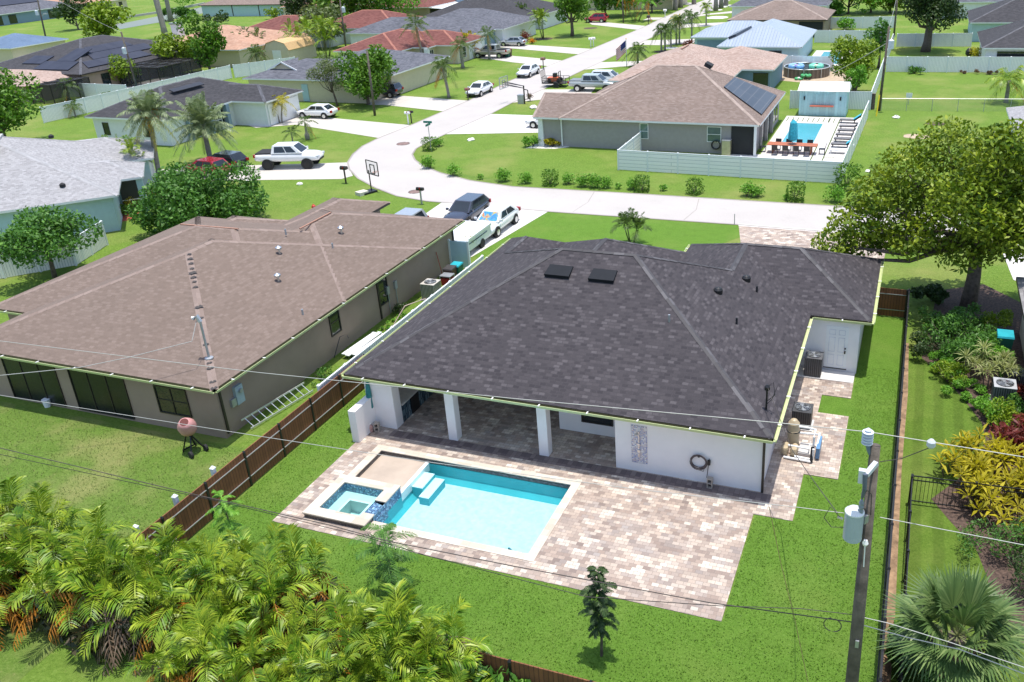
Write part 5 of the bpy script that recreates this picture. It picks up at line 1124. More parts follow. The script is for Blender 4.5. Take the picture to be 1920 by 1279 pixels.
for i, (px, py, w, h, lf, lb_) in enumerate(((345, 32, 18, 3.2, 'mid', 'long dark green hedge on the canal bank'), (340, 14, 10, 5, 'bright', 'round bright bush beyond the canal'), (412, 48, 10, 3.2, 'dark', 'dark low clump behind the terracotta roof'), (535, 70, 4, 3, 'bright', 'bright bush at the corner of the white house'), (515, 36, 8, 3.5, 'yel', 'yellow green bush on the lawn at the top'), (700, 82, 2.4, 1.8, 'bright', 'trimmed round bush behind the short white fence'))):
    shrub(lb_, g2(px, py), w, h, lf, 1500 if i == 0 else 500, .6, 70+i, depth=4 if i == 0 else None)
# palms of the neighbourhood
def ph(px, py, cy_, cx_=None):
    x, y, _ = G(px, py); return max(1.0, GY(cx_ or px, cy_, y)[2]-.15)
palm('tall date palm with orange fruit and dry golden fronds near the blue house', g2(300, 334), 5.7, 40, 3.1, .55, 30, .62, .085, 'date', 101, .22, lean=(.4, .2), dead=7, fruit=5, bulge=.95, deadm='gold')
palm('full grey green date palm beside the red parked car', g2(396, 306), 3.6, 52, 3.6, .42, 32, .62, .085, 'date', 102, .24, dead=4, e=(1.35, -.35), deadm='date')
palm('tall coconut palm in front of the red roofed house entrance', g2(795, 125), ph(795, 125, 45), 15, 3.0, .55, 22, .75, .09, 'palm', 103, .2, lean=(-.6, 0), dead=2)
palm('stocky palm with grey trunk and yellow fronds near the red roof garage', g2(868, 128), ph(868, 128, 88), 13, 2.6, .7, 18, .7, .09, 'palm', 104, .24, shaft=.5, dead=4)
palm('leaning crowned palm on the front lawn beside the street', g2(842, 184), ph(842, 184, 122), 14, 2.4, .75, 22, .8, .09, 'palm', 105, .17, lean=(-.5, 0), dead=3)
palm('slim grey palm beside the tan pickup', g2(918, 111), ph(918, 111, 68), 12, 2.3, .7, 18, .7, .09, 'palm', 106, .2, shaft=.5, dead=1)
palm('bushy short palm right of the mango tree', g2(750, 132), ph(750, 132, 112), 26, 2.2, .6, 18, .6, .08, 'palm', 107, .25, dead=0)
palm('left yellow palm by the white garage', g2(524, 231), ph(524, 231, 190), 11, 1.5, .7, 16, .5, .07, 'gold', 108, .09, lean=(-.3, 0), dead=0, group='yellow twin palms by the garage')
palm('right yellow palm by the white garage', g2(529, 231), ph(529, 231, 187), 11, 1.5, .7, 16, .5, .07, 'gold', 109, .09, lean=(.5, .1), dead=0, group='yellow twin palms by the garage')
palm('small thin young palm behind the white pickup', g2(550, 271), ph(550, 271, 246), 9, 1.3, .7, 16, .45, .06, 'palm', 110, .07, dead=0)
palm('short bottle palm with swollen grey trunk on the corner lawn', g2(577, 262), ph(577, 262, 236), 7, 1.7, .75, 18, .5, .07, 'palm', 111, .13, dead=1, bulge=1.9, shaft=.5)
palm('young palm against the white fence at left, with coconuts', g2(131, 188), ph(131, 188, 160), 14, 2.2, .75, 16, .6, .09, 'palm', 112, .11, dead=2)
palm('drooping multi trunk palm on the strip lawn at left', g2(142, 219), ph(142, 219, 198), 12, 1.9, .85, 16, .5, .08, 'palm', 113, .09, dead=1)
palm('small drooping palm farther up the strip lawn', g2(203, 196), ph(203, 196, 184), 11, 1.6, .85, 14, .5, .08, 'palm', 114, .08, dead=1)
palm('fan crowned palm beside the tan shed at the fence', g2(486, 130), ph(486, 130, 98), 22, 2.4, .7, 18, .6, .09, 'palm', 115, .22, dead=3)
palm('yellow crotons and palm by the solar house corner', g2(50, 160), 2.6, 12, 1.9, .7, 14, .6, .1, 'gold', 116, .12, dead=2)
palm('wide drooping palm on the back lot at the right edge', g2(1886, 193), ph(1886, 193, 148), 14, 2.9, .75, 24, .9, .09, 'areca', 117, .2, dead=1)
palm('full dark palm by the driveway behind the taupe roof', g2(1196, 125), ph(1196, 125, 95), 18, 2.4, .75, 20, .7, .09, 'palm', 118, .16, dead=1)
for i, (px, py, h, lb_) in enumerate(((1240, 97, 3.0, 'left stem palm of the lawn cluster near the flagpole'), (1247, 96, 3.4, 'right stem palm of the lawn cluster near the flagpole'), (1258, 89, 2.8, 'low palm in the white ring bed'), (1268, 84, 3.6, 'left palm behind the second driveway'), (1274, 82, 3.4, 'right palm behind the second driveway'), (1297, 88, 4.4, 'dark palm at the slate garage corner'))):
    palm(lb_, g2(px, py), h, 13, 2.1, .8, 18, .65, .1, 'palm', 120+i, .13, dead=0)
for i, (px, py, h, lf, lb_) in enumerate(((1269, 54, ph(1269, 54, 34), 'gold', 'thin yellowing palm in the white gravel ring at the street'), (1290, 44, ph(1290, 44, 25), 'palm', 'thin green palm in the next gravel ring up the street'), (1324, 48, 3.4, 'areca', 'low multi stem palm on the verge by the metal roof'))):
    palm(lb_, g2(px, py), h, 12, 1.9, .8, 16, .6, .12, lf, 130+i, .12, dead=0)
for i, (px, py, lb_) in enumerate(((1266, 19, 'left royal palm trunk on the far left verge'), (1276, 14, 'second royal palm trunk on the far left verge'), (1301, 8, 'right royal palm trunk on the far left verge'), (1342, 20, 'nearest royal palm of the right verge row'), (1352, 15, 'middle royal palm of the right verge row'), (1361, 10, 'farthest royal palm of the right verge row'))):
    palm(lb_, g2(px, py), 13, 12, 3.0, .6, 14, .8, .12, 'palm', 140+i, .42, dead=0, shaft=1.2, group='royal palms lining the far street')
palm('towering palm with thick trunk rising out of the top edge at left', g2(312, 75), 18, 14, 4.2, .8, 16, 1.2, .16, 'dark', 150, .55, lean=(-2.6, 1.5), dead=0)
palm('tall dark palm with hanging fronds beyond the canal', g2(321, 40), 20, 14, 4.4, .9, 14, 1.3, .2, 'dark', 151, .5, dead=2)
palm('coconut palm by the utility pole at the top edge', g2(618, 62), 5.2, 16, 5.0, .5, 20, 1.1, .15, 'areca', 152, .25, dead=2)
# clustering palms (several stems)
def cluster(label, base, stems, h, L, leaf, seed, group=None, spread=.5, nl=18, ll=.5, lw=.06, dead=3, nf=7, name='palm_clump', k=.6, cane=.05, deadm='dry', cat='palm', hang=.0, shade_thatch=False):
    t = thing(name, label, cat, (base[0], base[1], 0), 0, group); rg = np.random.default_rng(seed)
    V_, F_ = [], []; D_, E_ = [], []
    for s in range(stems):
        a = rg.random()*6.28; q = spread*(rg.random()**.5); hh = h*(.6+.5*rg.random()); p0 = np.array([cos(a)*q*.4, sin(a)*q*.4, 0]); p1 = np.array([cos(a)*q*1.5, sin(a)*q*1.5, hh])
        MB().tube([p0, (p0*.4+p1*.6)*[1, 1, .9], p1], [cane, cane*.8, cane*.6], 6).build('stem', CANE, t, smooth=True, uv=False)
        for i in range(nf):
            u = (i+.5)/nf; frond(p1, i*2.4+s, 1.4-1.05*u+rg.normal()*.12, L*(.75+.4*rg.random()), k*(.5+.6*u), nl, ll, lw, rg, V_, F_, hang=hang, fold=.75)
        for i in range(dead if s % 2 else dead//2): frond(p1-[0, 0, .15], rg.random()*6.28, .35-1.0*rg.random(), L*.85, .75, max(8, nl-4), ll*.85, lw, rg, D_, E_, hang=.8)
    npmesh('fronds', np.concatenate(V_), np.concatenate(F_), LEAFM[leaf], t)
    if shade_thatch:
        P = np.stack([(rg.random(320)-.5)*2*spread*1.7, (rg.random(320)-.5)*2*spread*1.7, .1+rg.random(320)*h*.62], 1); tv, tf = leaf_quads(P, .5, rg, up=.1, aspect=.3, droop=.5); npmesh('shade_thatch', tv, tf, LEAFM['shade_thatch'], t)  # dead thatch, added near black to put shade into the frond gaps
    if D_: npmesh('dry_fronds', np.concatenate(D_), np.concatenate(E_), LEAFM[deadm], t)
    return t
cluster('three stem palm on the front lawn before the new house', g2(1184, 456), 4, 1.5, 1.3, 'palm', 201, dead=0, spread=.4)
cluster('three stem pygmy date palm in a mulch ring on the open lawn', g2(1020, 72), 5, 3.6, 2.2, 'areca', 202, dead=0, spread=1.0, nf=10, ll=.6, lw=.1)
cluster('bright palm clump against the light grey roof gable', g2(240, 345), 5, 3.0, 1.7, 'areca', 203, dead=1, spread=.6)
cluster('slender palm clump between the porch and red paving', g2(275, 356), 4, 3.4, 1.5, 'areca', 204, dead=0, spread=.4)
cluster('big areca clump left of the tan shed thicket', g2(575, 105), 10, 4.6, 3.0, 'areca', 205, dead=0, spread=1.8, nf=7, lw=.12)
cluster('big areca clump right of the tan shed thicket', g2(612, 108), 10, 4.4, 3.0, 'areca', 206, dead=0, spread=1.6, nf=7, lw=.12)
cluster('dark palm clump beside the lawn tree house', g2(965, 55), 6, 3, 2.6, 'palm', 207, dead=1, spread=1.2, lw=.12)
cluster('dark palm bed in front of the white house', g2(988, 52), 6, 2.6, 2.2, 'palm', 208, dead=0, spread=1.4, lw=.12)
cluster('banana like palm clump on the far lawn by the street pole', g2(1192, 40), 8, 5, 3.2, 'bright', 209, dead=2, spread=1.6, lw=.2)
cluster('palm and croton bed before the terracotta roof', g2(465, 112), 7, 3.6, 2.6, 'palm', 210, dead=3, spread=1.6, lw=.12)
cluster('yellow croton and palm bed by the red roof garage', g2(880, 107), 6, 2.4, 2.0, 'gold', 211, dead=2, spread=1.2, lw=.12)
# the areca screen at lower left: four built clumps, the rest are copies
protos = []
A_G = 'areca palms screening the back fence'
spots = [(18, 1030, 2.5), (70, 1000, 2.4), (118, 1075, 2.3), (150, 1015, 2.6), (205, 1100, 2.5), (270, 1060, 2.5), (335, 1100, 2.6), (330, 1215, 2.1), (410, 1070, 2.5), (410, 1165, 2.4), (480, 1105, 2.6), (440, 1250, 2.0), (540, 1080, 2.6), (545, 1180, 2.2), (520, 1270, 2.0), (640, 1240, 2.3), (700, 1180, 2.6), (745, 1250, 2.2), (600, 1290, 1.8), (800, 1215, 2.3), (680, 1290, 1.9), (-30, 1080, 2.3), (-10, 960, 2.3), (820, 1290, 1.9)]
wh = ['by the left picture edge, upper one', 'above the orange fronds at the left', 'second from the left edge in the middle row', 'with the most orange fronds, below the patchy lawn', 'in front of the hidden fence end', 'nearest the end of the brown board fence', 'right of the brown board fence end', 'in the lower row above the bottom edge shadow', 'under the leaning young tree', 'in the centre of the left mass', 'beside the lawn edge, left of the bright crown', 'at the bottom edge left of the bottom gap', 'farthest up along the lawn edge', 'with red brown drooping fronds', 'on the bottom edge below the red brown fronds', 'left of the visible fence piece', 'tallest one at the lawn edge', 'with one bright orange frond low in front', 'cut by the bottom edge, left one', 'rightmost one beside the dark back fence', 'cut by the bottom edge, right one', 'cut by the left edge, lower one', 'cut by the left edge, upper one', 'cut by the bottom edge under the back fence end']
for i, (px, py, z) in enumerate(spots):
    x, y, _ = G(px, py, z*.8)
    lb_ = 'areca palm clump '+wh[i]
    if i < 4: t = cluster(lb_, (x, y), 8, z*.74, 1.75, 'areca', 300+i, group=A_G, spread=.6, nl=17, ll=.55, lw=.07, dead=6, nf=4, k=.62, shade_thatch=True, name='areca_clump', deadm='dry' if i != 1 else 'brown'); protos.append(t)
    else: copy_tree(protos[(i*3+i//4) % 4], (x, y, 0), i*1.7, lb_, (z/2.4)*(.85+.25*((i*5) % 7)/7))
# young trees on the back lawn
def feather(label, base, h, tiers, r, seed, leaf='bright', n=26):
    t = thing('young_tree', label, 'young tree', (base[0], base[1], 0)); rg = np.random.default_rng(seed)
    MB().tube([(0, 0, 0), (.05, .02, h*.5), (0, 0, h)], [.045, .03, .012], 6).build('trunk', BARK, t, uv=False)
    V_, F_ = [], []
    for i in range(tiers):
        z = h*(.35+.65*i/(tiers-1)); rr = r*(1-.35*abs(i/(tiers-1)-.5)*2)
        for j in range(5): frond(np.array([0, 0, z+rg.normal()*.05]), j*1.26+i*.8+rg.normal()*.2, .5-.25*(1-i/tiers)+rg.normal()*.25, rr*(.6+.6*rg.random()), .5, n, rr*.24, .035, rg, V_, F_, hang=.15)
    npmesh('crown', np.concatenate(V_), np.concatenate(F_), LEAFM[leaf], t); return t
x, y = G(738, 1118)[:2]; feather('umbrella shaped young tree on the back lawn below the pool', (x, y), 2.6, 5, 1.5, 401, 'mid')
x, y = G(1128, 1230)[:2]; feather('slim upright young tree on the back lawn near the patio corner', (x, y), 3.1, 11, .75, 402, 'dark')
x, y = G(443, 1040)[:2]; feather('slender young tree in front of the brown board fence', (x, y), 2.4, 5, .9, 403)
# shrubs behind the back fence
for i, (px, py, w, h, lf, ls, asp, lb_) in enumerate(((900, 1275, 1.6, 1.5, 'mid', .32, .3, 'broad leaved shrub just behind the back fence'), (1012, 1265, .9, 1.3, 'bright', .12, .5, 'left bright shrub poking over the back fence'), (1085, 1262, 1.2, 1.6, 'bright', .12, .5, 'middle bright shrub poking over the back fence'), (1128, 1262, .9, 1.7, 'bright', .12, .5, 'right bright shrub poking over the back fence'), (985, 1295, 1.4, 1.2, 'mid', .3, .35, 'low leafy shrub at the bottom edge'))):
    x, y, _ = G(px, py, h*.6); shrub(lb_, (x, min(y, 15.1)), w, h, lf, 700, ls, 410+i, aspect=asp)
# roadside hedge row
ordn = ['first', 'second', 'third', 'fourth', 'fifth', 'sixth', 'seventh', 'eighth', 'ninth', 'tenth', 'eleventh', 'twelfth', 'thirteenth', 'fourteenth', 'fifteenth', 'sixteenth', 'seventeenth', 'eighteenth']
row = [(850, 331, 'l'), (901, 336, 's'), (947, 339, 'l'), (984, 343, 'l'), (1032, 347, 'b'), (1066, 346, 'l'), (1097, 350, 'l'), (1116, 350, 'l'), (1132, 352, 'l'), (1160, 354, 's'), (1188, 356, 'l'), (1204, 358, 'b'), (1244, 358, 's'), (1302, 363, 'b'), (1400, 369, 'l'), (1422, 370, 'l'), (1474, 375, 's'), (1491, 376, 'b')]
SP = {}
kindw = {'l': 'loose leafy shrub', 's': 'tiny young shrub', 'b': 'clipped square shrub'}
for i, (px, py, k) in enumerate(row):
    lb_ = f'{kindw[k]}, {ordn[i]} from the left in the roadside hedge row'
    if k not in SP:
        SP[k] = shrub(lb_, g2(px, py), 1.1 if k != 's' else .5, {'l': 1.15, 's': .55, 'b': 1.2}[k], 'bright' if k != 'b' else 'mango', {'l': 700, 's': 160, 'b': 800}[k], .15, 500+ord(k), box=k == 'b', group='shrubs of the roadside hedge row')
    else: copy_tree(SP[k], (*g2(px, py), 0), i*1.3, lb_, .9+.25*((i*7) % 5)/5)
for i, (px, py, k, s, lb_) in enumerate(((805, 282, 'b', 1.0, 'clipped shrub at the foot of the street sign'), (824, 275, 'l', .9, 'small yellow flowering shrub right of the street sign'), (807, 315, 'l', 1.1, 'loose shrub at the inner bend of the street'), (1566, 377, 'l', 1.2, 'loose shrub under the tip of the big tree'), (1588, 352, 'b', 1.45, 'large clipped block shrub at the white fence corner'))):
    copy_tree(SP[k], (*g2(px, py), 0), i, lb_, s)
shrub('round green shrub at the front post of the grey house', g2(1000, 274), 1.9, 1.2, 'bright', 700, .2, 520)
shrub('low yellow variegated shrub beside the downspout of the grey house', g2(1036, 275), 2.4, .9, 'gold', 800, .2, 521, depth=1.2)
shrub('dark green shrub tucked behind the tapered porch post', g2(1032, 262), 1.4, 1.0, 'dark', 400, .2, 522)
shrub('dark round shrub against the pale blue wall', g2(182, 433), 1.5, 1.3, 'mid', 800, .16, 523)
shrub('yellow topped shrub by the porch of the pale blue house', g2(243, 398), 1.3, 1.4, 'gold', 700, .14, 524)
shrub('green shrub left of the yellow topped shrub', g2(232, 405), 1.2, 1.1, 'mid', 500, .14, 525)
shrub('yellow flowering vine beside the vinyl gate panel', g2(876, 478), .7, 1.6, 'gold', 350, .14, 526, depth=.5)
shrub('round light green shrub by the red roofed house entrance', g2(780, 118), 2.0, 1.8, 'bright', 400, .25, 527)
shrub('dark shrub beside the white entrance column', g2(813, 117), 1.2, 1.8, 'dark', 300, .25, 528)
shrub('yellow low shrub at the red roof house window', g2(858, 110), 2.2, 1.0, 'gold', 300, .25, 529)
shrub('orange croton at the edge of the long lawn', g2(998, 82), 1.4, 1.0, 'flower', 250, .25, 530)
shrub('red leaved shrub on a stem by the silver car', g2(985, 79), 1.6, 2.2, 'red', 300, .25, 531)
shrub('yellow croton bush behind the silver car', g2(972, 74), 2.0, 1.8, 'gold', 300, .25, 532)
shrub('dark red croton by the slate garage', g2(1290, 90), 2.0, 1.3, 'red', 300, .25, 533)
shrub('small clipped bush by the slate garage', g2(1292, 95), 1.1, .9, 'bright', 200, .2, 534)
shrub('yellow leafy stand-in for a slide at the downspout of the white house', g2(1832, 112), 2.2, 1.8, 'gold', 400, .25, 535)  # leaf mass standing in for a yellow slide, not a plant
shrub('dark weeds under the brown house disconnect boxes', (-25.5, 37.7), .7, .8, 'dark', 250, .12, 536)
shrub('weeds along the foot of the brown house wall', (-25.0, 35.6), 1.2, .35, 'bright', 600, .1, 537, depth=5)
shrub('weeds behind the downspout near the ladder', (-25.2, 30), 1.0, .5, 'mid', 350, .1, 538, depth=2)
shrub('dry brown weeds along the white fence of the back lot', (8, 116.6), 9, .5, 'brown', 500, .3, 539, depth=.8)
shrub('grass clump at the white fence of the back lot', (-.5, 116.4), 2.4, 1.0, 'mid', 300, .3, 540)
# planted bed at right
bed = [(1.9, 40.0, 1.5, .8, 'dark', .16, 'dark low plant at the upper left end of the bed'), (2.6, 41.2, 2.2, 1.1, 'mid', .2, 'dark green leafy mass below the big trunk'), (4.0, 41.0, 2.4, 1.3, 'mid', .2, 'tall leafy plant right below the big trunk'), (3.2, 39.2, 2.0, 1.2, 'mid', .2, 'mid green shrub in the middle of the planted bed'), (4.5, 43.2, 1.6, .9, 'yel', .16, 'yellow green shrub right of the big trunk'), (2.5, 38.6, 1.3, .6, 'bright', .14, 'low flowering plants on the left rim of the bed'), (3.2, 36.9, 1.5, .6, 'bright', .14, 'low fresh green plants below the striped clump'), (3.9, 35.6, 1.2, .5, 'bright', .14, 'bright fern patch on the mulch'), (4.9, 33.6, 1.6, 1.1, 'yel', .16, 'fine leaved shrub left of the red plant'), (5.1, 38.2, .9, .7, 'mid', .14, 'small shrub behind the grey condenser'), (4.4, 25.8, 2.4, 1.3, 'mid', .13, 'dark dense bush below the golden ginger'), (5.2, 24.2, 2.0, 1.2, 'dark', .13, 'dark bush at the right edge under the golden ginger'), (1.9, 46.5, 1.6, .9, 'dark', .3, 'rosette plant on the lawn left of the big trunk'), (2.6, 19.6, 1.2, .9, 'mid', .25, 'green plant at the foot of the picket fence'), (1.6, 20.4, .8, .8, 'mid', .28, 'leafy plant between the two dark fences')]
bed += [(3.3, 43.6, 1.7, 1.0, 'mid', .18, 'dark leafy shrub hiding the foot of the big trunk'), (2.2, 42.8, 1.5, .9, 'mid', .18, 'leafy shrub at the upper left rim of the bed'), (4.2, 39.9, 1.6, 1.0, 'bright', .16, 'bright leafy shrub behind the striped plants'), (2.6, 37.5, 1.2, .7, 'yel', .14, 'yellow green ground plants on the lawn edge of the bed'), (4.3, 34.6, 1.3, .8, 'bright', .15, 'fresh green fern bush on the mulch curve'), (5.0, 35.1, .9, .7, 'mid', .15, 'small green bush between condenser and red plant')]
for i, (x, y, w, h, lf, ls, lb_) in enumerate(bed): shrub(lb_, (x, y), w*1.45, h*1.25, lf, 1900, ls*.9, 600+i, aspect=.35)
shrub('deep red leaved plant at the right edge of the bed', (5.0, 32.2), 1.7, 1.5, 'red', 800, .3, 620, aspect=.3)
shrub('small red leaved plant beside the grey condenser', (5.3, 36.3), .9, 1.0, 'red', 350, .25, 621, aspect=.3)
def strapclump(label, base, n, h, leaf, seed, spread=.8, L=.9, wid=.09, group=None, blades=26):
    t = thing('strap_leaf_plant', label, 'plant', (base[0], base[1], 0), 0, group); rg = np.random.default_rng(seed); V_ = []
    for s in range(n):
        a = rg.random()*6.28; q = spread*rg.random()**.5; o = np.array([cos(a)*q, sin(a)*q, h*(.45+.6*rg.random())])
        MB().tube([(o[0]*.7, o[1]*.7, 0), o], [.03, .02], 5).build('stem', BARK, t, uv=False)
        for j in range(blades):
            az = j*2.4; el = 1.3-1.5*j/blades+rg.normal()*.12; d = np.array([cos(az)*cos(el), sin(az)*cos(el), sin(el)]); sd = np.array([-sin(az), cos(az), 0.])*wid/2; l = L*(.7+.5*rg.random())
            m_ = o+d*l*.55; tip = o+d*l+np.array([0, 0, -.22*l]); V_ += [o-sd*.4, m_-sd, tip, m_+sd]
    v = np.array(V_); npmesh('leaves', v, np.arange(len(v)).reshape(-1, 4), LEAFM[leaf], t); return t
for i, (x, y, lb_) in enumerate(((4.0, 38.4, 'striped pale spiky plant, farthest of the striped clump'), (4.8, 38.6, 'striped pale spiky plant nearest the teal bin'), (4.2, 37.4, 'striped pale spiky plant in the middle of the bed'), (5.0, 37.3, 'striped pale spiky plant above the grey condenser'), (3.5, 37.9, 'striped pale spiky plant at the left of the clump'))):
    strapclump(lb_, (x, y), 3, 1.5, 'stripe', 630+i, .4, .62, .06, 'striped spiky plants of the bed')
for i, (x, y, lb_) in enumerate(((3.6, 31.0, 'golden ginger clump behind the picket rail, left one'), (4.7, 30.9, 'golden ginger clump behind the picket rail, right one'), (3.3, 29.4, 'golden ginger clump growing over the picket rail'), (4.4, 29.2, 'golden ginger clump in the centre of the gold mass'), (5.3, 29.6, 'golden ginger clump cut by the right edge'), (3.8, 28.0, 'golden ginger clump below the picket rail'), (4.9, 27.4, 'golden ginger clump at the lower right of the gold mass'), (2.9, 30.3, 'golden ginger clump at the lawn curve'))):
    strapclump(lb_, (x, y), 12, 1.05, 'gold', 650+i, .85, .62, .11, 'golden variegated ginger clumps', 11)
def fanpalm(label, base, h, nf, R, seed):
    t = thing('fan_palm', label, 'palm', (base[0], base[1], 0)); rg = np.random.default_rng(seed); V_ = []; D_ = []
    MB().tube([(0, 0, 0), (0, 0, h*.5), (0, 0, h)], [.3, .27, .22], 9).build('trunk', BARK, t, uv=False)
    pt = MB()
    for i in range(nf):
        az = i*2.4; el = 1.2-1.35*(i/nf)+rg.normal()*.08; d = np.array([cos(az)*cos(el), sin(az)*cos(el), sin(el)]); o = np.array([0, 0, h]); hub = o+d*R*.75; hub[2] -= .12*R*(i/nf)
        pt.tube([o, hub], [.025, .015], 5)
        side = np.cross(d, [0, 0, 1.]); side /= np.linalg.norm(side); nrm = np.cross(side, d)
        for j in range(34):
            a = (j/33-.5)*3.1; dd = d*cos(a)+side*sin(a)+nrm*.12*cos(a*2); l = R*(1.25-.25*abs(a)/1.6)*(.85+.3*rg.random()); sd = np.cross(dd, nrm)*.034; tip = hub+dd*l+np.array([0, 0, -(.16+.3*rg.random())*l*(abs(a)/1.6+.25)]); m_ = hub+dd*l*.55+np.array([0, 0, .03]); V_ += [hub, m_-sd, tip, m_+sd]
    for i in range(150):
        az = rg.random()*6.28; p = np.array([cos(az)*.3, sin(az)*.3, h*(.15+.75*rg.random())]); d = np.array([cos(az), sin(az), .3+.5*rg.random()]); sd = np.array([-sin(az), cos(az), 0])*.05; D_ += [p-sd, p+d*.25-sd, p+d*.5, p+d*.25+sd]
    pt.build('petiole', CANE, t, uv=False)
    v = np.array(V_); npmesh('fronds', v, np.arange(len(v)).reshape(-1, 4), LEAFM['fan'], t)
    v = np.array(D_); npmesh('boots', v, np.arange(len(v)).reshape(-1, 4), LEAFM['brown'], t); return t
x, y, _ = G(1800, 1165, 2.6); fanpalm('big fan palm with stiff grey green fronds at the lower right corner', (x, y), 2.1, 26, 1.05, 701)
# lawn blades and weeds as ground cover
rg = np.random.default_rng(77)
def blades(name, rects, dens, hgt, wid, mat):
    P = []
    for x0, y0, x1, y1 in rects:
        n = int((x1-x0)*(y1-y0)*dens); P.append(np.stack([x0+rg.random(n)*(x1-x0), y0+rg.random(n)*(y1-y0), np.zeros(n)], 1))
    P = np.concatenate(P); n = len(P); az = rg.random(n)*6.28; h_ = hgt*(.5+rg.random(n)); d = np.stack([np.cos(az)*.7, np.sin(az)*.7, np.ones(n)*.8], 1)*h_[:, None]; s = np.stack([-np.sin(az), np.cos(az), np.zeros(n)], 1)*wid*.5*(.6+.8*rg.random(n))[:, None]
    v = np.stack([P-s, P+s, P+d*.6+s*.7, P+d], 1).reshape(-1, 3); o = npmesh(name, v, np.arange(4*n).reshape(n, 4), mat); o['kind'] = 'stuff'; return o
blades('lawn_grass', [(-22.6, 15.8, .55, 20.2), (-22.6, 20.3, -20.6, 30), (-3.85, 20.3, .55, 25.6), (-2.4, 25.8, .55, 28.5), (-1.2, 28.7, .55, 38)], 210, .06, .035, LEAFM['tuft'])
blades('rough_grass', [(-40, 14, -22.95, 23.8)], 90, .07, .03, M_leaf('rough_blade', (.075, .13, .02), (.13, .19, .04), (.26, .27, .10), trans=.3))
# ---------------------------------------------------------------- vehicles
def M_paint(name, c, metal=0.0, rough=.25):
    return M_plain(name, c, rough, metal=metal, var=.03, coat=.8)
PW = M_paint('white_car_paint', (.76, .76, .76)); PRED = M_paint('red_car_paint', (.33, .012, .03)); PBLK = M_paint('black_car_paint', (.012, .014, .022))
PBLU = M_paint('blue_car_paint', (.01, .12, .30)); PGRY = M_paint('slate_car_paint', (.05, .058, .085), .3); PSLV = M_paint('silver_car_paint', (.42, .44, .46), .4); PTAN = M_paint('tan_car_paint', (.42, .38, .33), .3); PSAGE = M_paint('sage_car_paint', (.40, .43, .42), .2)
TAIL = M_plain('tail_light', (.35, .01, .01), .2); HEAD = M_plain('head_light', (.55, .57, .6), .15)
CARS = dict(sedan=(4.75, 1.82, 1.44, .66, [(-2.37, .62, .90, .70), (-2.2, .3, 1.0, .86), (-1.5, .22, 1.02, .91), (0, .2, .98, .91), (1.0, .2, .95, .91), (1.9, .24, .84, .87), (2.25, .3, .74, .78), (2.37, .42, .62, .66)], (-1.95, -1.2, .35, 1.15, .97)),
            suv=(4.7, 1.88, 1.68, .7, [(-2.33, .5, 1.02, .76), (-2.2, .32, 1.12, .9), (-1.4, .26, 1.12, .94), (0, .25, 1.08, .94), (.9, .25, 1.06, .94), (1.85, .28, .98, .9), (2.2, .34, .86, .82), (2.33, .46, .7, .7)], (-2.28, -1.95, .3, 1.05, 1.08)),
            cross=(4.5, 1.84, 1.53, .7, [(-2.23, .5, .96, .76), (-2.1, .32, 1.04, .88), (-1.4, .24, 1.04, .92), (0, .22, 1.0, .92), (.9, .22, .97, .92), (1.8, .25, .88, .88), (2.12, .32, .78, .8), (2.23, .44, .64, .68)], (-2.15, -1.6, .25, 1.1, .99)),
            pickup=(5.9, 2.02, 1.95, .82, [(-2.95, .6, 1.22, .95), (-2.85, .5, 1.28, 1.0), (-1.5, .45, 1.27, 1.0), (0, .42, 1.25, 1.0), (1.2, .42, 1.24, 1.0), (2.4, .45, 1.18, .97), (2.8, .5, 1.05, .9), (2.95, .62, .85, .84)], (-1.3, -1.15, .7, 1.5, 1.3)))
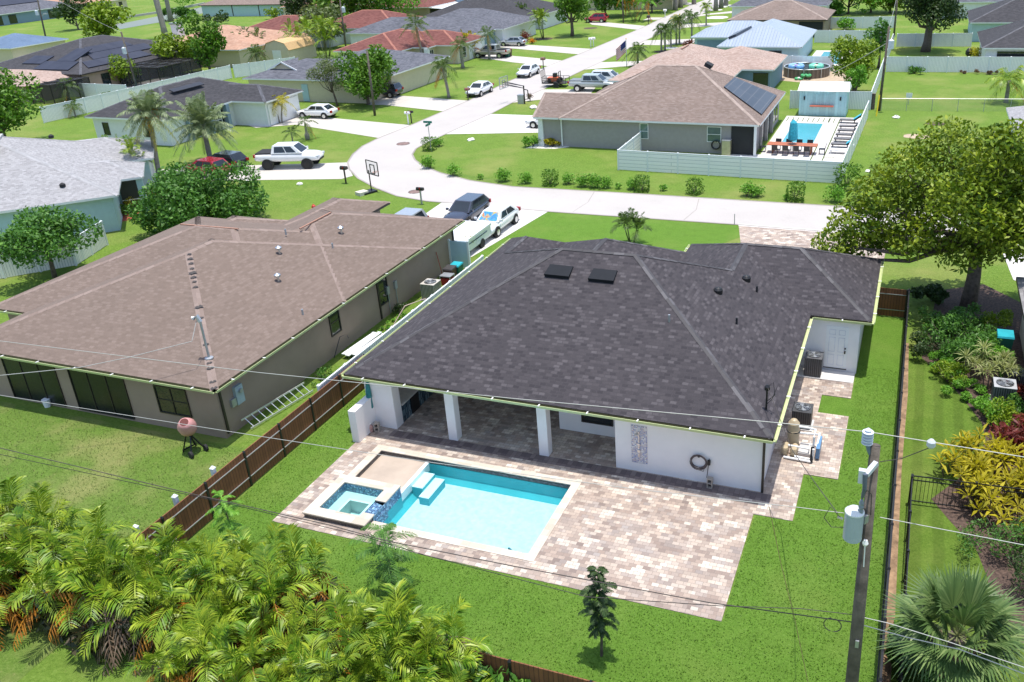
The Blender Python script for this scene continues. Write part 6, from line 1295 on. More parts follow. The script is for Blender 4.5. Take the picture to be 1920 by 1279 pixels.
def car(label, px, py, kind, paint, rz, group=None, name='parked_car', cat='car', lift=0, shade=None, bed=None, wr=None, xy=None):
    L, W, Ht, wb_, st, cab = CARS[kind]; x, y = xy or g2(px, py); t = thing(name, label, cat, (x, y, .02), rz, group)
    b = MB(); rings = []
    for sx, z0, z1, hw in st:
        z0 += lift; z1 += lift; h = z1-z0
        rings.append([(sx, -hw*.9, z0), (sx, -hw, z0+h*.35), (sx, -hw*.985, z0+h*.75), (sx, -hw*.86, z1), (sx, 0, z1+.025), (sx, hw*.86, z1), (sx, hw*.985, z0+h*.75), (sx, hw, z0+h*.35), (sx, hw*.9, z0)])
    k = 9
    for r in rings: b.v += r
    for i in range(len(rings)-1):
        for j in range(k-1): b.f.append((i*k+j, i*k+j+1, (i+1)*k+j+1, (i+1)*k+j)); b.m.append(0)
        b.f.append((i*k+k-1, i*k, (i+1)*k, (i+1)*k+k-1)); b.m.append(0)
    b.f.append(tuple(range(k))[::-1]); b.m.append(0); q = (len(rings)-1)*k; b.f.append(tuple(q+j for j in range(k))); b.m.append(0)
    o = b.build('body', paint, t, smooth=True, uv=False); md = o.modifiers.new('sub', 'SUBSURF'); md.levels = md.render_levels = 1
    r0, r1, f1, f0, zb0 = cab; zt = Ht+lift-.02; zb_ = zb0+lift-.04; hb, ht = W*.455, W*.36
    c = MB(); B = [(r0, -hb, zb_), (f0, -hb, zb_), (f0, hb, zb_), (r0, hb, zb_)]; T = [(r1, -ht, zt), (f1, -ht, zt), (f1, ht, zt), (r1, ht, zt)]
    c.hexa(B, T); cb_ = c.build('cabin', paint, t, uv=False, bevel=.11)
    def pan(nm, b0, b1, t1, t0, m_, out, fr=(.07, .93, .12, .88)):
        b0, b1, t1, t0 = map(V, (b0, b1, t1, t0)); n = (b1-b0).cross(t0-b0).normalized()*out
        P = lambda u, v: (b0.lerp(b1, u)).lerp(t0.lerp(t1, u), v)+n
        u0, u1, v0, v1 = fr; MB().poly([P(u0, v0), P(u1, v0), P(u1, v1), P(u0, v1)]).build(nm, m_, cb_, uv=True)
    pan('windshield', B[1], B[2], T[2], T[1], shade or GLASS, .012, (.08, .92, .08, .92)); pan('rear_window', B[3], B[0], T[0], T[3], GLASS, .012, (.1, .9, .12, .9))
    for i0, i1 in ((0, 1), (2, 3)):
        fr = ((.10, .50), (.53, .86)) if i0 == 0 else ((.14, .47), (.50, .90))
        for u in fr: pan('side_window', B[i0], B[i1], T[i1], T[i0], GLASS, .012, (*u, .14, .88))
    R = wr or {'sedan': .33, 'suv': .36, 'cross': .34, 'pickup': .39}[kind]; R += lift*.3
    ax = {'sedan': (-1.4, 1.42), 'suv': (-1.4, 1.4), 'cross': (-1.35, 1.35), 'pickup': (-1.75, 1.85)}[kind]
    for xx in ax:
        for sy in (-1, 1):
            yo = sy*W*.5; MB().cyl((xx, yo-sy*.25, R+.02), (xx, yo+sy*.005, R+.02), R*1.2, n=18).build('wheel_arch', BLACK, t, uv=False)
            w_ = MB().cyl((xx, yo-sy*.2, R), (xx, yo+sy*.03, R), R, n=18).build('wheel', RUBBER, t, uv=False)
            rb = MB(); rb.cyl((xx, yo+sy*.02, R), (xx, yo+sy*.04, R), R*.62, n=14); rb.build('rim', BLACK if kind == 'pickup' and lift else CHROME, w_, uv=False)
    zl = st[-2][2]+lift+.03
    for sy in (-1, 1):
        yy = sy*st[-2][3]*.74
        MB().box(L/2-.28, yy-.19, zl-.24, L/2-.02, yy+.19, zl-.08).build('headlight', HEAD, t, uv=False, bevel=.03)
        yy = sy*st[1][3]*.83; MB().box(-L/2+.0, yy-.14, st[1][2]+lift-.32, -L/2+.16, yy+.14, st[1][2]+lift-.06).build('tail_light', TAIL, t, uv=False, bevel=.02)
        MB().box(f0-.25, sy*(W*.5)-.02 if sy > 0 else sy*(W*.5)-.16, zb_+.03, f0-.12, sy*(W*.5)+.16 if sy > 0 else sy*(W*.5)+.02, zb_+.17).build('wing_mirror', paint, t, uv=False, bevel=.03)
    MB().box(L/2-.1, -.5, st[-2][1]+lift+.02, L/2+.0, .5, st[-2][1]+lift+.18).build('grille', BLACK, t, uv=False)
    if kind == 'pickup': MB().box(-2.78, -.84, 1.2+lift, -1.32, .84, 1.315+lift).build('bed_cover', bed or RUBBER, t, uv=False)
    return t
HY = -pi/2
a_ = G(508, 322); c_ = G(587, 320)
car('lifted white pickup truck with black bed cover on the driveway', 547, 313, 'pickup', PW, atan2(c_[1]-a_[1], c_[0]-a_[0]), cat='pickup truck', name='pickup_truck', lift=.16)
car('black suv parked behind the red car', 423, 316, 'cross', PBLK, pi-.12, cat='suv', name='parked_suv')
car('red suv half hidden by the front yard tree', 390, 329, 'cross', PRED, pi-.12, cat='suv', name='parked_suv')
car('white sedan in front of the white garage, tail towards the street', 597, 220, 'sedan', PW, pi+.02)
car('white sedan parked on the grass verge beside the brown mailbox', 900, 177, 'sedan', PW, HY)
car('older white sedan parked half on the street farther up', 991, 142, 'sedan', PW, HY)
car('tan pickup with open bed by the red roof house', 922, 108, 'pickup', PTAN, pi, cat='pickup truck', name='pickup_truck')
car('silver sedan on the driveway behind the tan pickup', 963, 86, 'sedan', PSLV, pi)
car('bright blue pickup on the left edge driveway', 32, 112, 'pickup', PBLU, pi*.92, cat='pickup truck', name='pickup_truck', bed=PBLU)
car('dark suv mostly hidden behind the round mango tree', 721, 181, 'suv', PGRY, pi, cat='suv', name='parked_suv')
car('pale sage pickup behind the taupe roof', 1113, 170, 'pickup', PSAGE, .05, cat='pickup truck', name='pickup_truck', bed=M_plain('grey_bed', (.18, .2, .22), .6))
car('white suv roof beyond the sage pickup', 1142, 158, 'suv', PW, .05, cat='suv', name='parked_suv')
car('slate grey crossover on the white driveway, facing the brown house', 876, 413, 'cross', PGRY, HY-.02, cat='suv', name='parked_suv')
SHADE = NT('sunshade_print'); SHADE.col(SHADE.ramp(SHADE.noise(2.4, 1.5, dist=1.2), [(.3, (.04, .12, .45)), (.46, (.04, .32, .40)), (.54, (.10, .20, .5)), (.60, (.45, .40, .08)), (.68, (.45, .12, .10))]))
car('white sedan with a colourful sunshade behind its windshield', 930, 430, 'sedan', PW, HY-.02, shade=SHADE.mat)
car('silver suv almost hidden behind the brown roof', 0, 0, 'suv', PSLV, HY, cat='suv', name='parked_suv', xy=(-31.7, 48.3))
car('dark red suv at the end of the far left driveway', 1118, 42, 'suv', PRED, pi, cat='suv', name='parked_suv')
car('white car nose beside the tapered porch post', 0, 0, 'sedan', PW, pi, xy=(-34.6, 82.0))
# camper trailer
x, y = -26.6, 47.9
t = thing('camper_trailer', 'folded white camper trailer with a blue stripe at the brown house corner', 'trailer', (x, y, 0), HY)
b = MB(); b.hexa([(-1.8, -.95, .4), (1.7, -.95, .4), (1.7, .95, .4), (-1.8, .95, .4)], [(-1.8, -.95, 1.1), (1.8, -.95, 1.1), (1.8, .95, 1.1), (-1.8, .95, 1.1)]); b.build('body', PW, t, bevel=.05)
MB().box(-1.86, -1.0, 1.105, 1.86, 1.0, 1.25).build('roof', PW, t, bevel=.06)
for s in (-1, 1):
    MB().box(-1.2, s*.955-.015, .85, 1.7, s*.955+.015, .92).build('stripe', M_plain('navy_stripe', (.05, .08, .14), .4), t)
    MB().box(-.3, s*.95-.02, .45, .35, s*.95+.02, 1.05).build('door', M_plain('door_white', (.62, .66, .68), .4), t)
    w_ = MB().cyl((-.4, s*.8, .32), (-.4, s*1.0, .32), .32).build('wheel', RUBBER, t, uv=False)
MB().tube([(2.0, -.5, .5), (3.2, 0, .45), (2.0, .5, .5)], .05).build('drawbar', BLACK, t, uv=False)
# open utility trailer with red machine
x, y = g2(1043, 162)
t = thing('utility_trailer', 'small caged utility trailer with raised mesh ramp on the verge', 'trailer', (x, y, 0), .1)
b = MB(); b.box(-1.5, -.9, .45, 1.5, .9, .52); b.build('deck', BRONZE, t)
b = MB()
for z in (.85, 1.15): b.bar((-1.5, -.9, z), (1.5, -.9, z), .05, .05).bar((-1.5, .9, z), (1.5, .9, z), .05, .05)
for i in range(5):
    for s in (-.9, .9): b.bar((-1.5+i*.75, s, .5), (-1.5+i*.75, s, 1.17), .05, .05)
b.build('side_rail', BRONZE, t)
b = MB()
for i in range(6): b.bar((-1.55, -.9+i*.36, .5), (-1.7, -.9+i*.36, 2.0), .04, .04)
for z in (.5, 1.2, 2.0): b.bar((-1.55-.1*z*.7, -.9, z), (-1.55-.1*z*.7, .9, z), .05, .05)
b.build('ramp', BRONZE, t)
for s in (-1, 1): MB().cyl((.3, s*.95, .35), (.3, s*1.15, .35), .35).build('wheel', RUBBER, t, uv=False)
t = thing('ride_on_mower', 'orange riding mower standing on the caged trailer', 'mower', (x-.1, y, .53), .1)
MB().box(-.9, -.5, .15, .5, .5, .6).build('hood', M_plain('mower_orange', (.6, .12, .03), .4), t, bevel=.08)
MB().box(-.2, -.3, .6, .25, .3, 1.1).build('seat', BLACK, t, bevel=.05)
MB().tube([(.6, -.4, .3), (.6, -.4, 1.3), (.6, .4, 1.3), (.6, .4, .3)], .05).build('roll_bar', RUBBER, t, uv=False)
for xx in (-.6, .6):
    for s in (-.55, .55): MB().cyl((xx, s-.1, .25), (xx, s+.1, .25), .25).build('wheel', RUBBER, t, uv=False)
# ---------------------------------------------------------------- utility poles and wires
WIRE = M_plain('aluminium_wire', (.42, .42, .40), .6, metal=.2, var=.05); CABLE = M_plain('black_cable', (.06, .05, .045), .7)
PY = 16.6
bx = 0.02; tx_, _, tz_ = GY(1641, 836, PY)
t = thing('utility_pole', 'weathered wooden utility pole in the right foreground with a grey transformer', 'utility pole', (bx, PY, 0))
pole = MB().tube([(0, 0, -.2), ((tx_-bx)*.5, 0, tz_*.5), (tx_-bx, 0, tz_)], [.17, .145, .11], 14).build('pole', POLEW, t, smooth=True, uv=False)
def on(px, py, dy=0): return V(GY(px, py, PY+dy))-V((bx, PY, 0))
tc = on(1600, 985, -.32); R_ = .2
b = MB(); b.lathe([(R_*.92, -.36), (R_, -.34), (R_, .32), (R_*1.03, .33), (R_*1.03, .37), (R_*.6, .45), (.02, .47)], 18, tc); tf_ = b.build('transformer', M_plain('transformer_grey', (.36, .42, .46), .35, var=.08), t, smooth=False, uv=False)
MB().lathe([(R_*1.04, 0), (R_*1.04, .03), (R_*.6, .11), (.02, .13)], 18, tc+V((0, 0, .345))).build('transformer_lid', M_plain('lid_white', (.62, .65, .66), .3), tf_, uv=False)
MB().lathe([(.05, 0), (.06, .05), (.045, .1), (.06, .15), (.045, .2), (.055, .25), (.03, .33)], 10, tc+V((.12, -.05, .4))).build('bushing', M_plain('bushing_grey', (.2, .24, .28), .3), tf_, uv=False)
MB().bar(tc+V((.2, .1, .1)), V((0, 0, tc.z+.1)), .06, .2).build('bracket', GALV, tf_, uv=False)
MB().cyl(tc+V((-.24, -.05, .15)), tc+V((-.33, -.08, .2)), .04, .03, 8).build('terminal', CHROME, tf_, uv=False)
MB().tube([tc+V((.1, -.05, .7)), tc+V((.2, .02, .95)), tc+V((.3, .1, .8)), tc+V((.33, .2, .2))], .012, 5).build('lead', CABLE, tf_, uv=False)
MB().tube([tc+V((-.28, -.07, .2)), tc+V((-.5, -.1, .45)), tc+V((-.62, -.05, .1)), tc+V((-.45, 0, -.15)), tc+V((-.2, 0, -.1))], .01, 5).build('lead', CABLE, tf_, uv=False)
ins = on(1630, 808); bs = on(1637, 862)
b = MB(); b.tube([bs, bs.lerp(ins, .35)+V((-.05, -.03, 0)), ins+V((-.02, -.03, -.22))], [.05, .055, .05], 8); b.build('insulator_arm', M_plain('arm_blue_grey', (.12, .17, .22), .4), t, smooth=True, uv=False)
pr = []
for i in range(5): pr += [(.05, i*.066), (.12, i*.066+.015), (.12, i*.066+.03), (.05, i*.066+.036)]
b = MB(); b.lathe(pr+[(.07, .34), (.02, .38)], 14, ins+V((-.02, -.03, -.30))); b.build('insulator', M_plain('porcelain', (.62, .66, .72), .25), t, uv=False)
ca, cb2 = on(1643, 868, -.14), on(1616, 893, -.45)
b = MB(); b.bar(ca, cb2+V((.08, 0, .05)), .1, .1).box(cb2.x-.07, cb2.y-.06, cb2.z-.15, cb2.x+.07, cb2.y+.06, cb2.z+.16); b.build('cutout_fuse', M_plain('pale_grey', (.55, .57, .62), .35), t, uv=False, bevel=.02)
MB().tube([cb2+V((.06, -.05, .1)), cb2+V((.08, -.08, -.25)), cb2+V((.05, -.05, -.5))], [.05, .045, .03], 8).build('fuse_tube', M_plain('fuse_slate', (.09, .11, .15), .4), t, uv=False)
g_ = on(1622, 1022, -.15); b = MB(); b.lathe([(.05, 0), (.07, .05), (.04, .14)], 10, g_).tube([g_, g_+V((.02, 0, -.6))], .014, 5); b.build('ground_clamp', WHITE, t, uv=False)
MB().box(-.04, -.19, 3.9, .04, -.14, 4.1).build('pole_step', GALV, t, uv=False)
def wire(label, pts, r=.012, mat=WIRE, group=None, name='overhead_wire', sag=0.0):
    P = [V(p) for p in pts]; out = []
    for i in range(len(P)-1):
        n = 8; sg = sag*(P[i+1]-P[i]).length
        for k in range(n): u = k/n; out.append(P[i].lerp(P[i+1], u)-V((0, 0, 4*sg*u*(1-u))))
    out.append(P[-1]); o = MB().tube(out, r, 5, caps=False).build(name, mat, uv=False); tag(o, label, 'wire', group); return o
Wp = lambda px, py, dy=0: GY(px, py, PY+dy)
wire('bright top wire running the whole width over the terrace roof', [Wp(-60, 632), Wp(480, 698), Wp(960, 747), Wp(1440, 791), Wp(1630, 810), Wp(1920, 857), Wp(2000, 870)], .010)
wire('second bright wire crossing the left lawn and the transformer', [Wp(-60, 733), Wp(0, 741), Wp(480, 817), Wp(800, 866), Wp(1200, 918), Wp(1494, 951), Wp(1582, 962)], .009)
wire('bright wire running right from the transformer', [Wp(1650, 970), Wp(1920, 1022), Wp(2000, 1038)], .010)
wire('thick lower cable from the left edge to the pole', [Wp(-60, 822), Wp(0, 840), Wp(355, 925), Wp(620, 985), Wp(720, 1013), Wp(960, 1061), Wp(1330, 1130), Wp(1602, 1167)], .014, CABLE)
wire('thin lower cable under the thick cable', [Wp(-60, 838), Wp(0, 852), Wp(410, 940), Wp(680, 1005), Wp(800, 1042), Wp(1100, 1119), Wp(1347, 1136), Wp(1500, 1141), Wp(1603, 1153)], .010, CABLE)
wire('two cables continuing right from the pole over the fan palm, upper one', [Wp(1620, 1158), Wp(1664, 1168), Wp(1780, 1204), Wp(1990, 1275)], .010, WIRE)
wire('two cables continuing right from the pole over the fan palm, lower one', [Wp(1617, 1172), Wp(1700, 1195), Wp(1800, 1218), Wp(1990, 1290)], .012, WIRE)
wire('service drop from the transformer to the new house mast', [Wp(1570, 962), GY(1530, 908, 21), GY(1486, 845, 25), (-3.95, 28.0, 3.95)], .012, CABLE)
wire('service drop from the left edge to the brown house mast', [GY(-40, 712, 20), GY(0, 704, 21), GY(150, 689, 22.5), GY(242, 670, 23.5), GY(360, 640, 24.8), (-27.2, 25.4, 4.95)], .014, WIRE)
wire('thin guy wire hanging down the lawn left of the pole', [Wp(1442, 950), Wp(1465, 1060), Wp(1490, 1160), Wp(1515, 1279), Wp(1520, 1330)], .008, M_plain('copper_wire', (.28, .17, .10), .6))
wire('black jumper from the pole to the bright top wire clamp', [Wp(1650, 866), Wp(1690, 860), Wp(1747, 838)], .010, CABLE)
c = V(Wp(1746, 832)); tag(MB().lathe([(.05, -.1), (.09, -.05), (.09, .05), (.04, .1)], 8, c).build('wire_clamp', M_plain('clamp_grey', (.5, .52, .55), .35), uv=False), 'small grey clamp hanging on the bright top wire at right', 'clamp')
c = Wp(1561, 1172); tag(MB().ring((c[0], c[1], c[2]), .2, .012, 20, 5, 'y').build('cable_coil', CABLE, uv=False), 'slack black cable loop hanging under the lower cable', 'cable')
def pole_far(label, px, py, tpx, tpy, trans=None, lamp=False, arm=False, r=.16):
    x, y, _ = G(px, py); tx, _, tz = GY(tpx, tpy, y); t = thing('utility_pole', label, 'utility pole', (x, y, 0))
    MB().tube([(0, 0, -.1), (tx-x, 0, tz)], [r, r*.7], 10).build('pole', POLEW, t, smooth=True, uv=False)
    if trans:
        c = V(GY(trans[0], trans[1], y-.4))-V((x, y, 0)); MB().lathe([(.26, -.45), (.28, -.4), (.28, .35), (.1, .48)], 12, c).build('transformer', M_plain('pale_transformer', (.55, .6, .64), .35), t, uv=False)
        MB().cyl(c+V((.1, 0, .4)), c+V((.3, 0, .9)), .06, .03, 8).build('bushing', GALV, t, uv=False)
    if lamp:
        c = V(GY(lamp[0], lamp[1], y))-V((x, y, 0)); MB().tube([(tx-x-(tx-x)*.3, 0, c.z-.4), c], .05, 6).build('lamp_arm', GALV, t, uv=False); MB().box(c.x-.3, c.y-.15, c.z-.1, c.x+.5, c.y+.15, c.z+.1).build('lamp_head', GALV, t, bevel=.05)
    return (tx, y, tz)
pA = pole_far('plain wooden pole standing before the round mango tree', 703, 217, 688, 95, r=.15)
pB = pole_far('wooden pole with pale transformer inside the white fence at upper left', 257, 165, 227, 60, trans=(233, 95))
pC = pole_far('wooden pole with street lamp on the open field at upper left', 92, 100, 64, -30, trans=(69, 24), lamp=(84, 26))
pD = pole_far('dark wooden pole behind the tan shed palms', 650, 100, 636, -10, trans=(644, 18))
pE = pole_far('slim pole with pale transformer at the back lot fence', 1648, 208, 1667, 50, trans=(1671, 83), r=.15)
pF = pole_far('tall pole farther up the back lot fence beside the oak', 1676, 68, 1684, -20)
pG = pole_far('thin street pole at the end of the far left lawn', 1169, 43, 1166, -20, r=.14)
wire('far wire between the back lot poles', [pE, pF], .02, sag=.01); wire('far wire between the upper left poles', [pC, pB], .02, sag=.01)
wire('service wire from the back lot pole across the yellow green tree', [(pE[0], pE[1], pE[2]-1.5), GY(1562, 137, 101)], .03, WIRE, sag=.01)
x, y = g2(1643, 218); tag(MB().cyl((x, y, 0), GY(1649, 178, y+.5), .07, n=8).build('guy_guard', M_plain('yellow_plastic', (.72, .55, .02), .5)), 'yellow guard sleeve on the guy wire at the back lot fence', 'guy guard')
x, y = g2(1636, 205); tag(MB().tube([(x, y, 0), (x, y, 1.6)], [.2, .2], 10).build('wooden_post', BARK), 'short brown wooden post beside the slim back lot pole', 'post')
# ---------------------------------------------------------------- street furniture
def mailbox(label, px, py, bm, pm, h=1.05, pair=None, w=.22):
    x, y = g2(px, py); t = thing('mailbox', label, 'mailbox', (x, y, 0))
    MB().box(-.05, -.05, 0, .05, .05, h).build('post', pm, t)
    b = MB(); pr = [(-w/2*cos(a), h+.12+w*.55*sin(a)) for a in [pi*i/8 for i in range(9)]]; pl = [(-w/2, h)]+pr+[(w/2, h)]
    n = len(pl); b.poly([(-.3, q[0], q[1]) for q in pl]); b.poly([(.3, q[0], q[1]) for q in pl][::-1])
    for i in range(n): j = (i+1) % n; b.poly([(-.3, pl[j][0], pl[j][1]), (-.3, pl[i][0], pl[i][1]), (.3, pl[i][0], pl[i][1]), (.3, pl[j][0], pl[j][1])])
    b.build('box', bm, t); MB().box(-.02, -w/2-.03, h+.1, .06, -w/2, h+.26).build('flag', TAIL, t); return t
mailbox('dark brown mailbox on a thick post at the truck driveway', 649, 344, BRONZE, BRONZE, 1.2, w=.32)
mailbox('black mailbox on a thin metal stand near the street drain cover', 791, 383, BLACK, GALV, 1.1)
mailbox('white mailbox of the pair by the sedan driveway', 766, 233, WHITE, WHITE, 1.1); mailbox('black mailbox of the pair by the sedan driveway', 772, 231, BLACK, BLACK, 1.1)
mailbox('rust brown mailbox in front of the white verge sedan', 878, 188, M_plain('rust_paint', (.2, .09, .07), .6), BRONZE, 1.15, w=.36)
mailbox('brown mailbox with sloped roof behind the older white sedan', 1019, 129, M_plain('cedar', (.2, .13, .09), .8), BLACK, 1.2, w=.5)
mailbox('left white mailbox of the pair on the long lawn', 1108, 88, WHITE, WHITE, 1.1, w=.4); mailbox('right white mailbox of the pair on the long lawn', 1113, 87, WHITE, WHITE, 1.1, w=.4)
mailbox('white mailbox high up the left verge', 1247, 33, WHITE, WHITE, 1.2, w=.5); mailbox('dark mailbox shaped like a small tree stump on the left verge', 1216, 46, BLACK, BLACK, 1.2, w=.6)
x, y = g2(591, 404); t = thing('fire_hydrant', 'yellow fire hydrant with red cap on the green verge', 'hydrant', (x, y, 0))
YEL = M_plain('hydrant_yellow', (.68, .42, .02), .4); MB().lathe([(.2, 0), (.2, .06), (.13, .08), (.13, .55), (.18, .57), (.18, .62)], 14).build('barrel', YEL, t, uv=False)
b = MB(); b.lathe([(.17, .62), (.15, .75), (.07, .82), (.04, .88)], 14); b.build('cap', M_plain('hydrant_red', (.5, .03, .02), .4), t, uv=False)
for s in (-1, 1): MB().cyl((s*.1, 0, .48), (s*.25, 0, .48), .07, n=10).build('outlet', YEL, t, uv=False)
x, y = g2(809, 284); t = thing('street_sign', 'green street name sign on a thin grey pole at the street bend', 'street sign', (x, y, 0))
MB().cyl((0, 0, 0), (-.05, 0, 2.75), .035, n=8).build('pole', GALV, t, uv=False)
SG = M_plain('sign_green', (.01, .20, .15), .4)
for z, rz in ((2.75, 0), (2.5, pi/2)):
    b = MB(); c_, s_ = cos(rz), sin(rz); b.bar((-.45*c_-.05, -.45*s_, z), (.45*c_-.05, .45*s_, z), .02, .2); sgn = b.build('sign_blade', SG, t)
def hoop(label, px, py, hp, face, arm, board, bs=1.15, base=None):
    x, y = g2(px, py); t = thing('basketball_hoop', label, 'basketball hoop', (x, y, 0), face)
    MB().tube([(0, 0, 0), (0, 0, hp)], [.08 if arm > .8 else .05]*2, 8).build('pole', BLACK, t, uv=False)
    z = hp+.1 if arm < .8 else hp+.25
    b = MB(); w_, h_ = bs*.8, bs*.55
    for q in (((-w_, z-h_), (w_, z-h_)), ((-w_, z+h_), (w_, z+h_)), ((-w_, z-h_), (-w_, z+h_)), ((w_, z-h_), (w_, z+h_)), ((-.3, z-h_+.1), (-.3, z+.25)), ((.3, z-h_+.1), (.3, z+.25)), ((-.3, z+.25), (.3, z+.25)), ((-.3, z-h_+.1), (.3, z-h_+.1))):
        b.bar((arm, q[0][0], q[0][1]), (arm, q[1][0], q[1][1]), .06, .06)
    b.build('backboard_frame', board, t, uv=False)
    MB().poly([(arm+.02, -w_, z-h_), (arm+.02, w_, z-h_), (arm+.02, w_, z+h_), (arm+.02, -w_, z+h_)]).build('backboard', M_screen('clear_board', (.7, .72, .72), .22), t)
    MB().ring((arm+.28, 0, z-h_+.15), .23, .02, 16, 5).build('rim', M_plain('rim_orange', (.6, .15, .03), .5), t, uv=False)
    if arm > .8:
        for zz in (-.3, -.05): MB().bar((0, 0, hp+zz), (arm, -.25, z+zz+.1), .06, .06).bar((0, 0, hp+zz), (arm, .25, z+zz+.1), .06, .06).build('arm', BLACK, t, uv=False)
        MB().bar((0, 0, hp-.4), (-.5, 0, hp-.5), .08, .08).bar((-.5, 0, hp-.5), (-.5, 0, hp-1.5), .08, .08).bar((-.5, 0, hp-1.5), (0, 0, hp-1.55), .08, .08).build('crank_arm', BLACK, t, uv=False)
    else:
        MB().box(-.9, -.4, 0, .3, .4, .15).build('base', BLACK, t, bevel=.05)
        MB().box(-1.3, -.35, .0, -.5, .35, .28).build('sandbag', M_plain('sandbag_cloth', (.62, .58, .48), .9), t, bevel=.1)
    return t
hoop('portable basketball hoop with black framed board at the street edge', 697, 360, ph(697, 360, 316), 1.15, .35, BLACK, 1.0)
hoop('fixed basketball hoop on a thick black post with clear board over the street', 984, 195, ph(984, 195, 158), pi-.1, 2.6, GALV, 1.15)
x, y = g2(978, 194); tag(MB().box(x-.35, y-.3, 0, x+.35, y+.3, .9).box(x-.37, y-.32, .9, x+.37, y+.32, 1.0).build('utility_box', GALV), 'grey box at the foot of the fixed basketball post', 'utility box')
x, y = g2(994, 190); shrub('small brown conical evergreen beside the driveway corner', (x, y), .7, 1.2, 'brown', 250, .15, 901)
for px, py, r, lb_ in ((756, 270, .62, 'round rusty manhole cover at the street bend'), (778, 360, .5, 'round brown manhole cover near the black mailbox')):
    x, y = g2(px, py); t = thing('manhole_cover', lb_, 'manhole cover', (x, y, .016)); MB().lathe([(r, 0), (r, .008), (.01, .01)], 20).build('lid', M_plain('rusty_iron', (.20, .13, .115), .8, var=.25), t, uv=False); MB().ring((0, 0, .008), r*1.02, .02, 24, 4).build('ring', BRONZE, t, uv=False)
# flagpole with two flags
x, y = g2(1175, 125); tz = GY(1169, 74, y)[2]
t = thing('flagpole', 'thin white flagpole beside the driveway', 'flagpole', (x, y, 0)); MB().cyl((0, 0, 0), (0, 0, tz), .06, .04, 8).build('pole', WHITE, t, uv=False); MB().lathe([(.02, 0), (.1, .1), (.02, .2)], 8, (0, 0, tz)).build('finial', YEL, t, uv=False)
def flag(label, z0, h, L, cols, canton, dx):
    t = thing('flag', label, 'flag', (x, y, 0)); n = len(cols); sm_ = {}
    for i, cm in enumerate(cols):
        b = sm_.setdefault(cm, MB())
        za, zb2 = z0+h*(1-i/n), z0+h*(1-(i+1)/n)
        for k in range(6):
            u0, u1 = k/6, (k+1)/6; f = lambda u: (-.06-u*L*.72, -.15*sin(u*6)*u, -u*L*.62)
            a, c = f(u0), f(u1); b.poly([(a[0], a[1], zb2+a[2]), (c[0], c[1], zb2+c[2]), (c[0], c[1], za+c[2]), (a[0], a[1], za+a[2])])
    for cm, b in sm_.items(): b.build('stripe', cm, t, uv=False)
    if canton:
        b = MB()
        for k in range(3):
            u0, u1 = k/6, (k+1)/6; f = lambda u: (-.06-u*L*.72, -.15*sin(u*6)*u-.012, -u*L*.62); a, c = f(u0), f(u1)
            za, zb2 = z0+h, z0+h*.46; b.poly([(a[0], a[1], zb2+a[2]), (c[0], c[1], zb2+c[2]), (c[0], c[1], za+c[2]), (a[0], a[1], za+a[2])])
        b.build('canton', canton, t, uv=False)
FR, FW, FN, FK = (M_plain('flag_'+n, c, .8) for n, c in (('red', (.55, .06, .08)), ('white', (.75, .75, .74)), ('navy', (.03, .04, .16)), ('black', (.03, .03, .05))))
flag('red and white striped flag with blue canton, upper on the flagpole', tz-1.7, 1.6, 2.0, [FR, FW]*6+[FR], FN, 0)
flag('dark navy and white striped flag, lower on the flagpole', tz-5.6, 1.6, 2.4, [FK, FW, FK, FK, FN, FW, FK], FN, 0)
# ---------------------------------------------------------------- back yard and side yard things
def condenser(label, x, y, s, h, body, top=None):
    t = thing('air_conditioner', label, 'air conditioner', (x, y, .04)); k = s/2
    MB().box(-k-.08, -k-.08, -.04, k+.08, k+.08, .04).build('pad', CONCW, t)
    b = MB(); b.box(-k, -k, .05, k, k, h); b.build('casing', M_boards('louvre_'+label[:8].replace(' ', '_'), body, mul(body, .25), .09, True, .5, .1, .02), t, bevel=.05)
    b = MB(); b.box(-k-.015, -k-.015, h+.002, k+.015, k+.015, h+.03); tp = b.build('top', top or M_plain('cond_top', mul(body, 1.2), .5), t, bevel=.01)
    MB().cyl((0, 0, h+.03), (0, 0, h+.035), k*.82, n=22).build('fan_opening', BLACK, tp, uv=False)
    b = MB()
    for i in range(4): a = i*pi/2+.3; b.poly([(.05*cos(a), .05*sin(a), h+.045), (k*.72*cos(a-.35), k*.72*sin(a-.35), h+.04), (k*.72*cos(a+.35), k*.72*sin(a+.35), h+.055)])
    b.build('fan_blade', GALV, tp, uv=False)
    b = MB()
    for i in range(1, 5): b.ring((0, 0, h+.075), k*.8*i/4, .008, 22, 4)
    b.bar((-k*.8, 0, h+.075), (k*.8, 0, h+.075), .02, .02).bar((0, -k*.8, h+.075), (0, k*.8, h+.075), .02, .02); b.build('grille', GALV, tp, uv=False); return t
CB = (.085, .085, .09)
condenser('dark condenser on the white slab beside the panelled door', -3.13, 36.62, .74, .95, CB); condenser('dark condenser under the eave beside the pool pump', -3.05, 32.1, .76, .8, (.05, .05, .052))
tag(MB().box(-3.53, 36.3, .5, -3.505, 36.5, .78).build('sticker', M_plain('yellow_label', (.7, .55, .02), .5)), 'yellow energy sticker on the side of the dark condenser', 'sticker') if False else None
condenser('beige condenser against the brown house wall', *G(807, 530, .97)[:2], .85, .95, (.36, .34, .30), M_plain('beige_top', (.50, .47, .42), .5)); condenser('grey condenser on the mulch at the right house wall', 4.75, 36.2, .85, .9, (.14, .14, .145), M_plain('grey_top', (.4, .41, .42), .5)); condenser('second dark condenser partly hidden behind the grey one', 5.25, 37.6, .7, .8, CB)
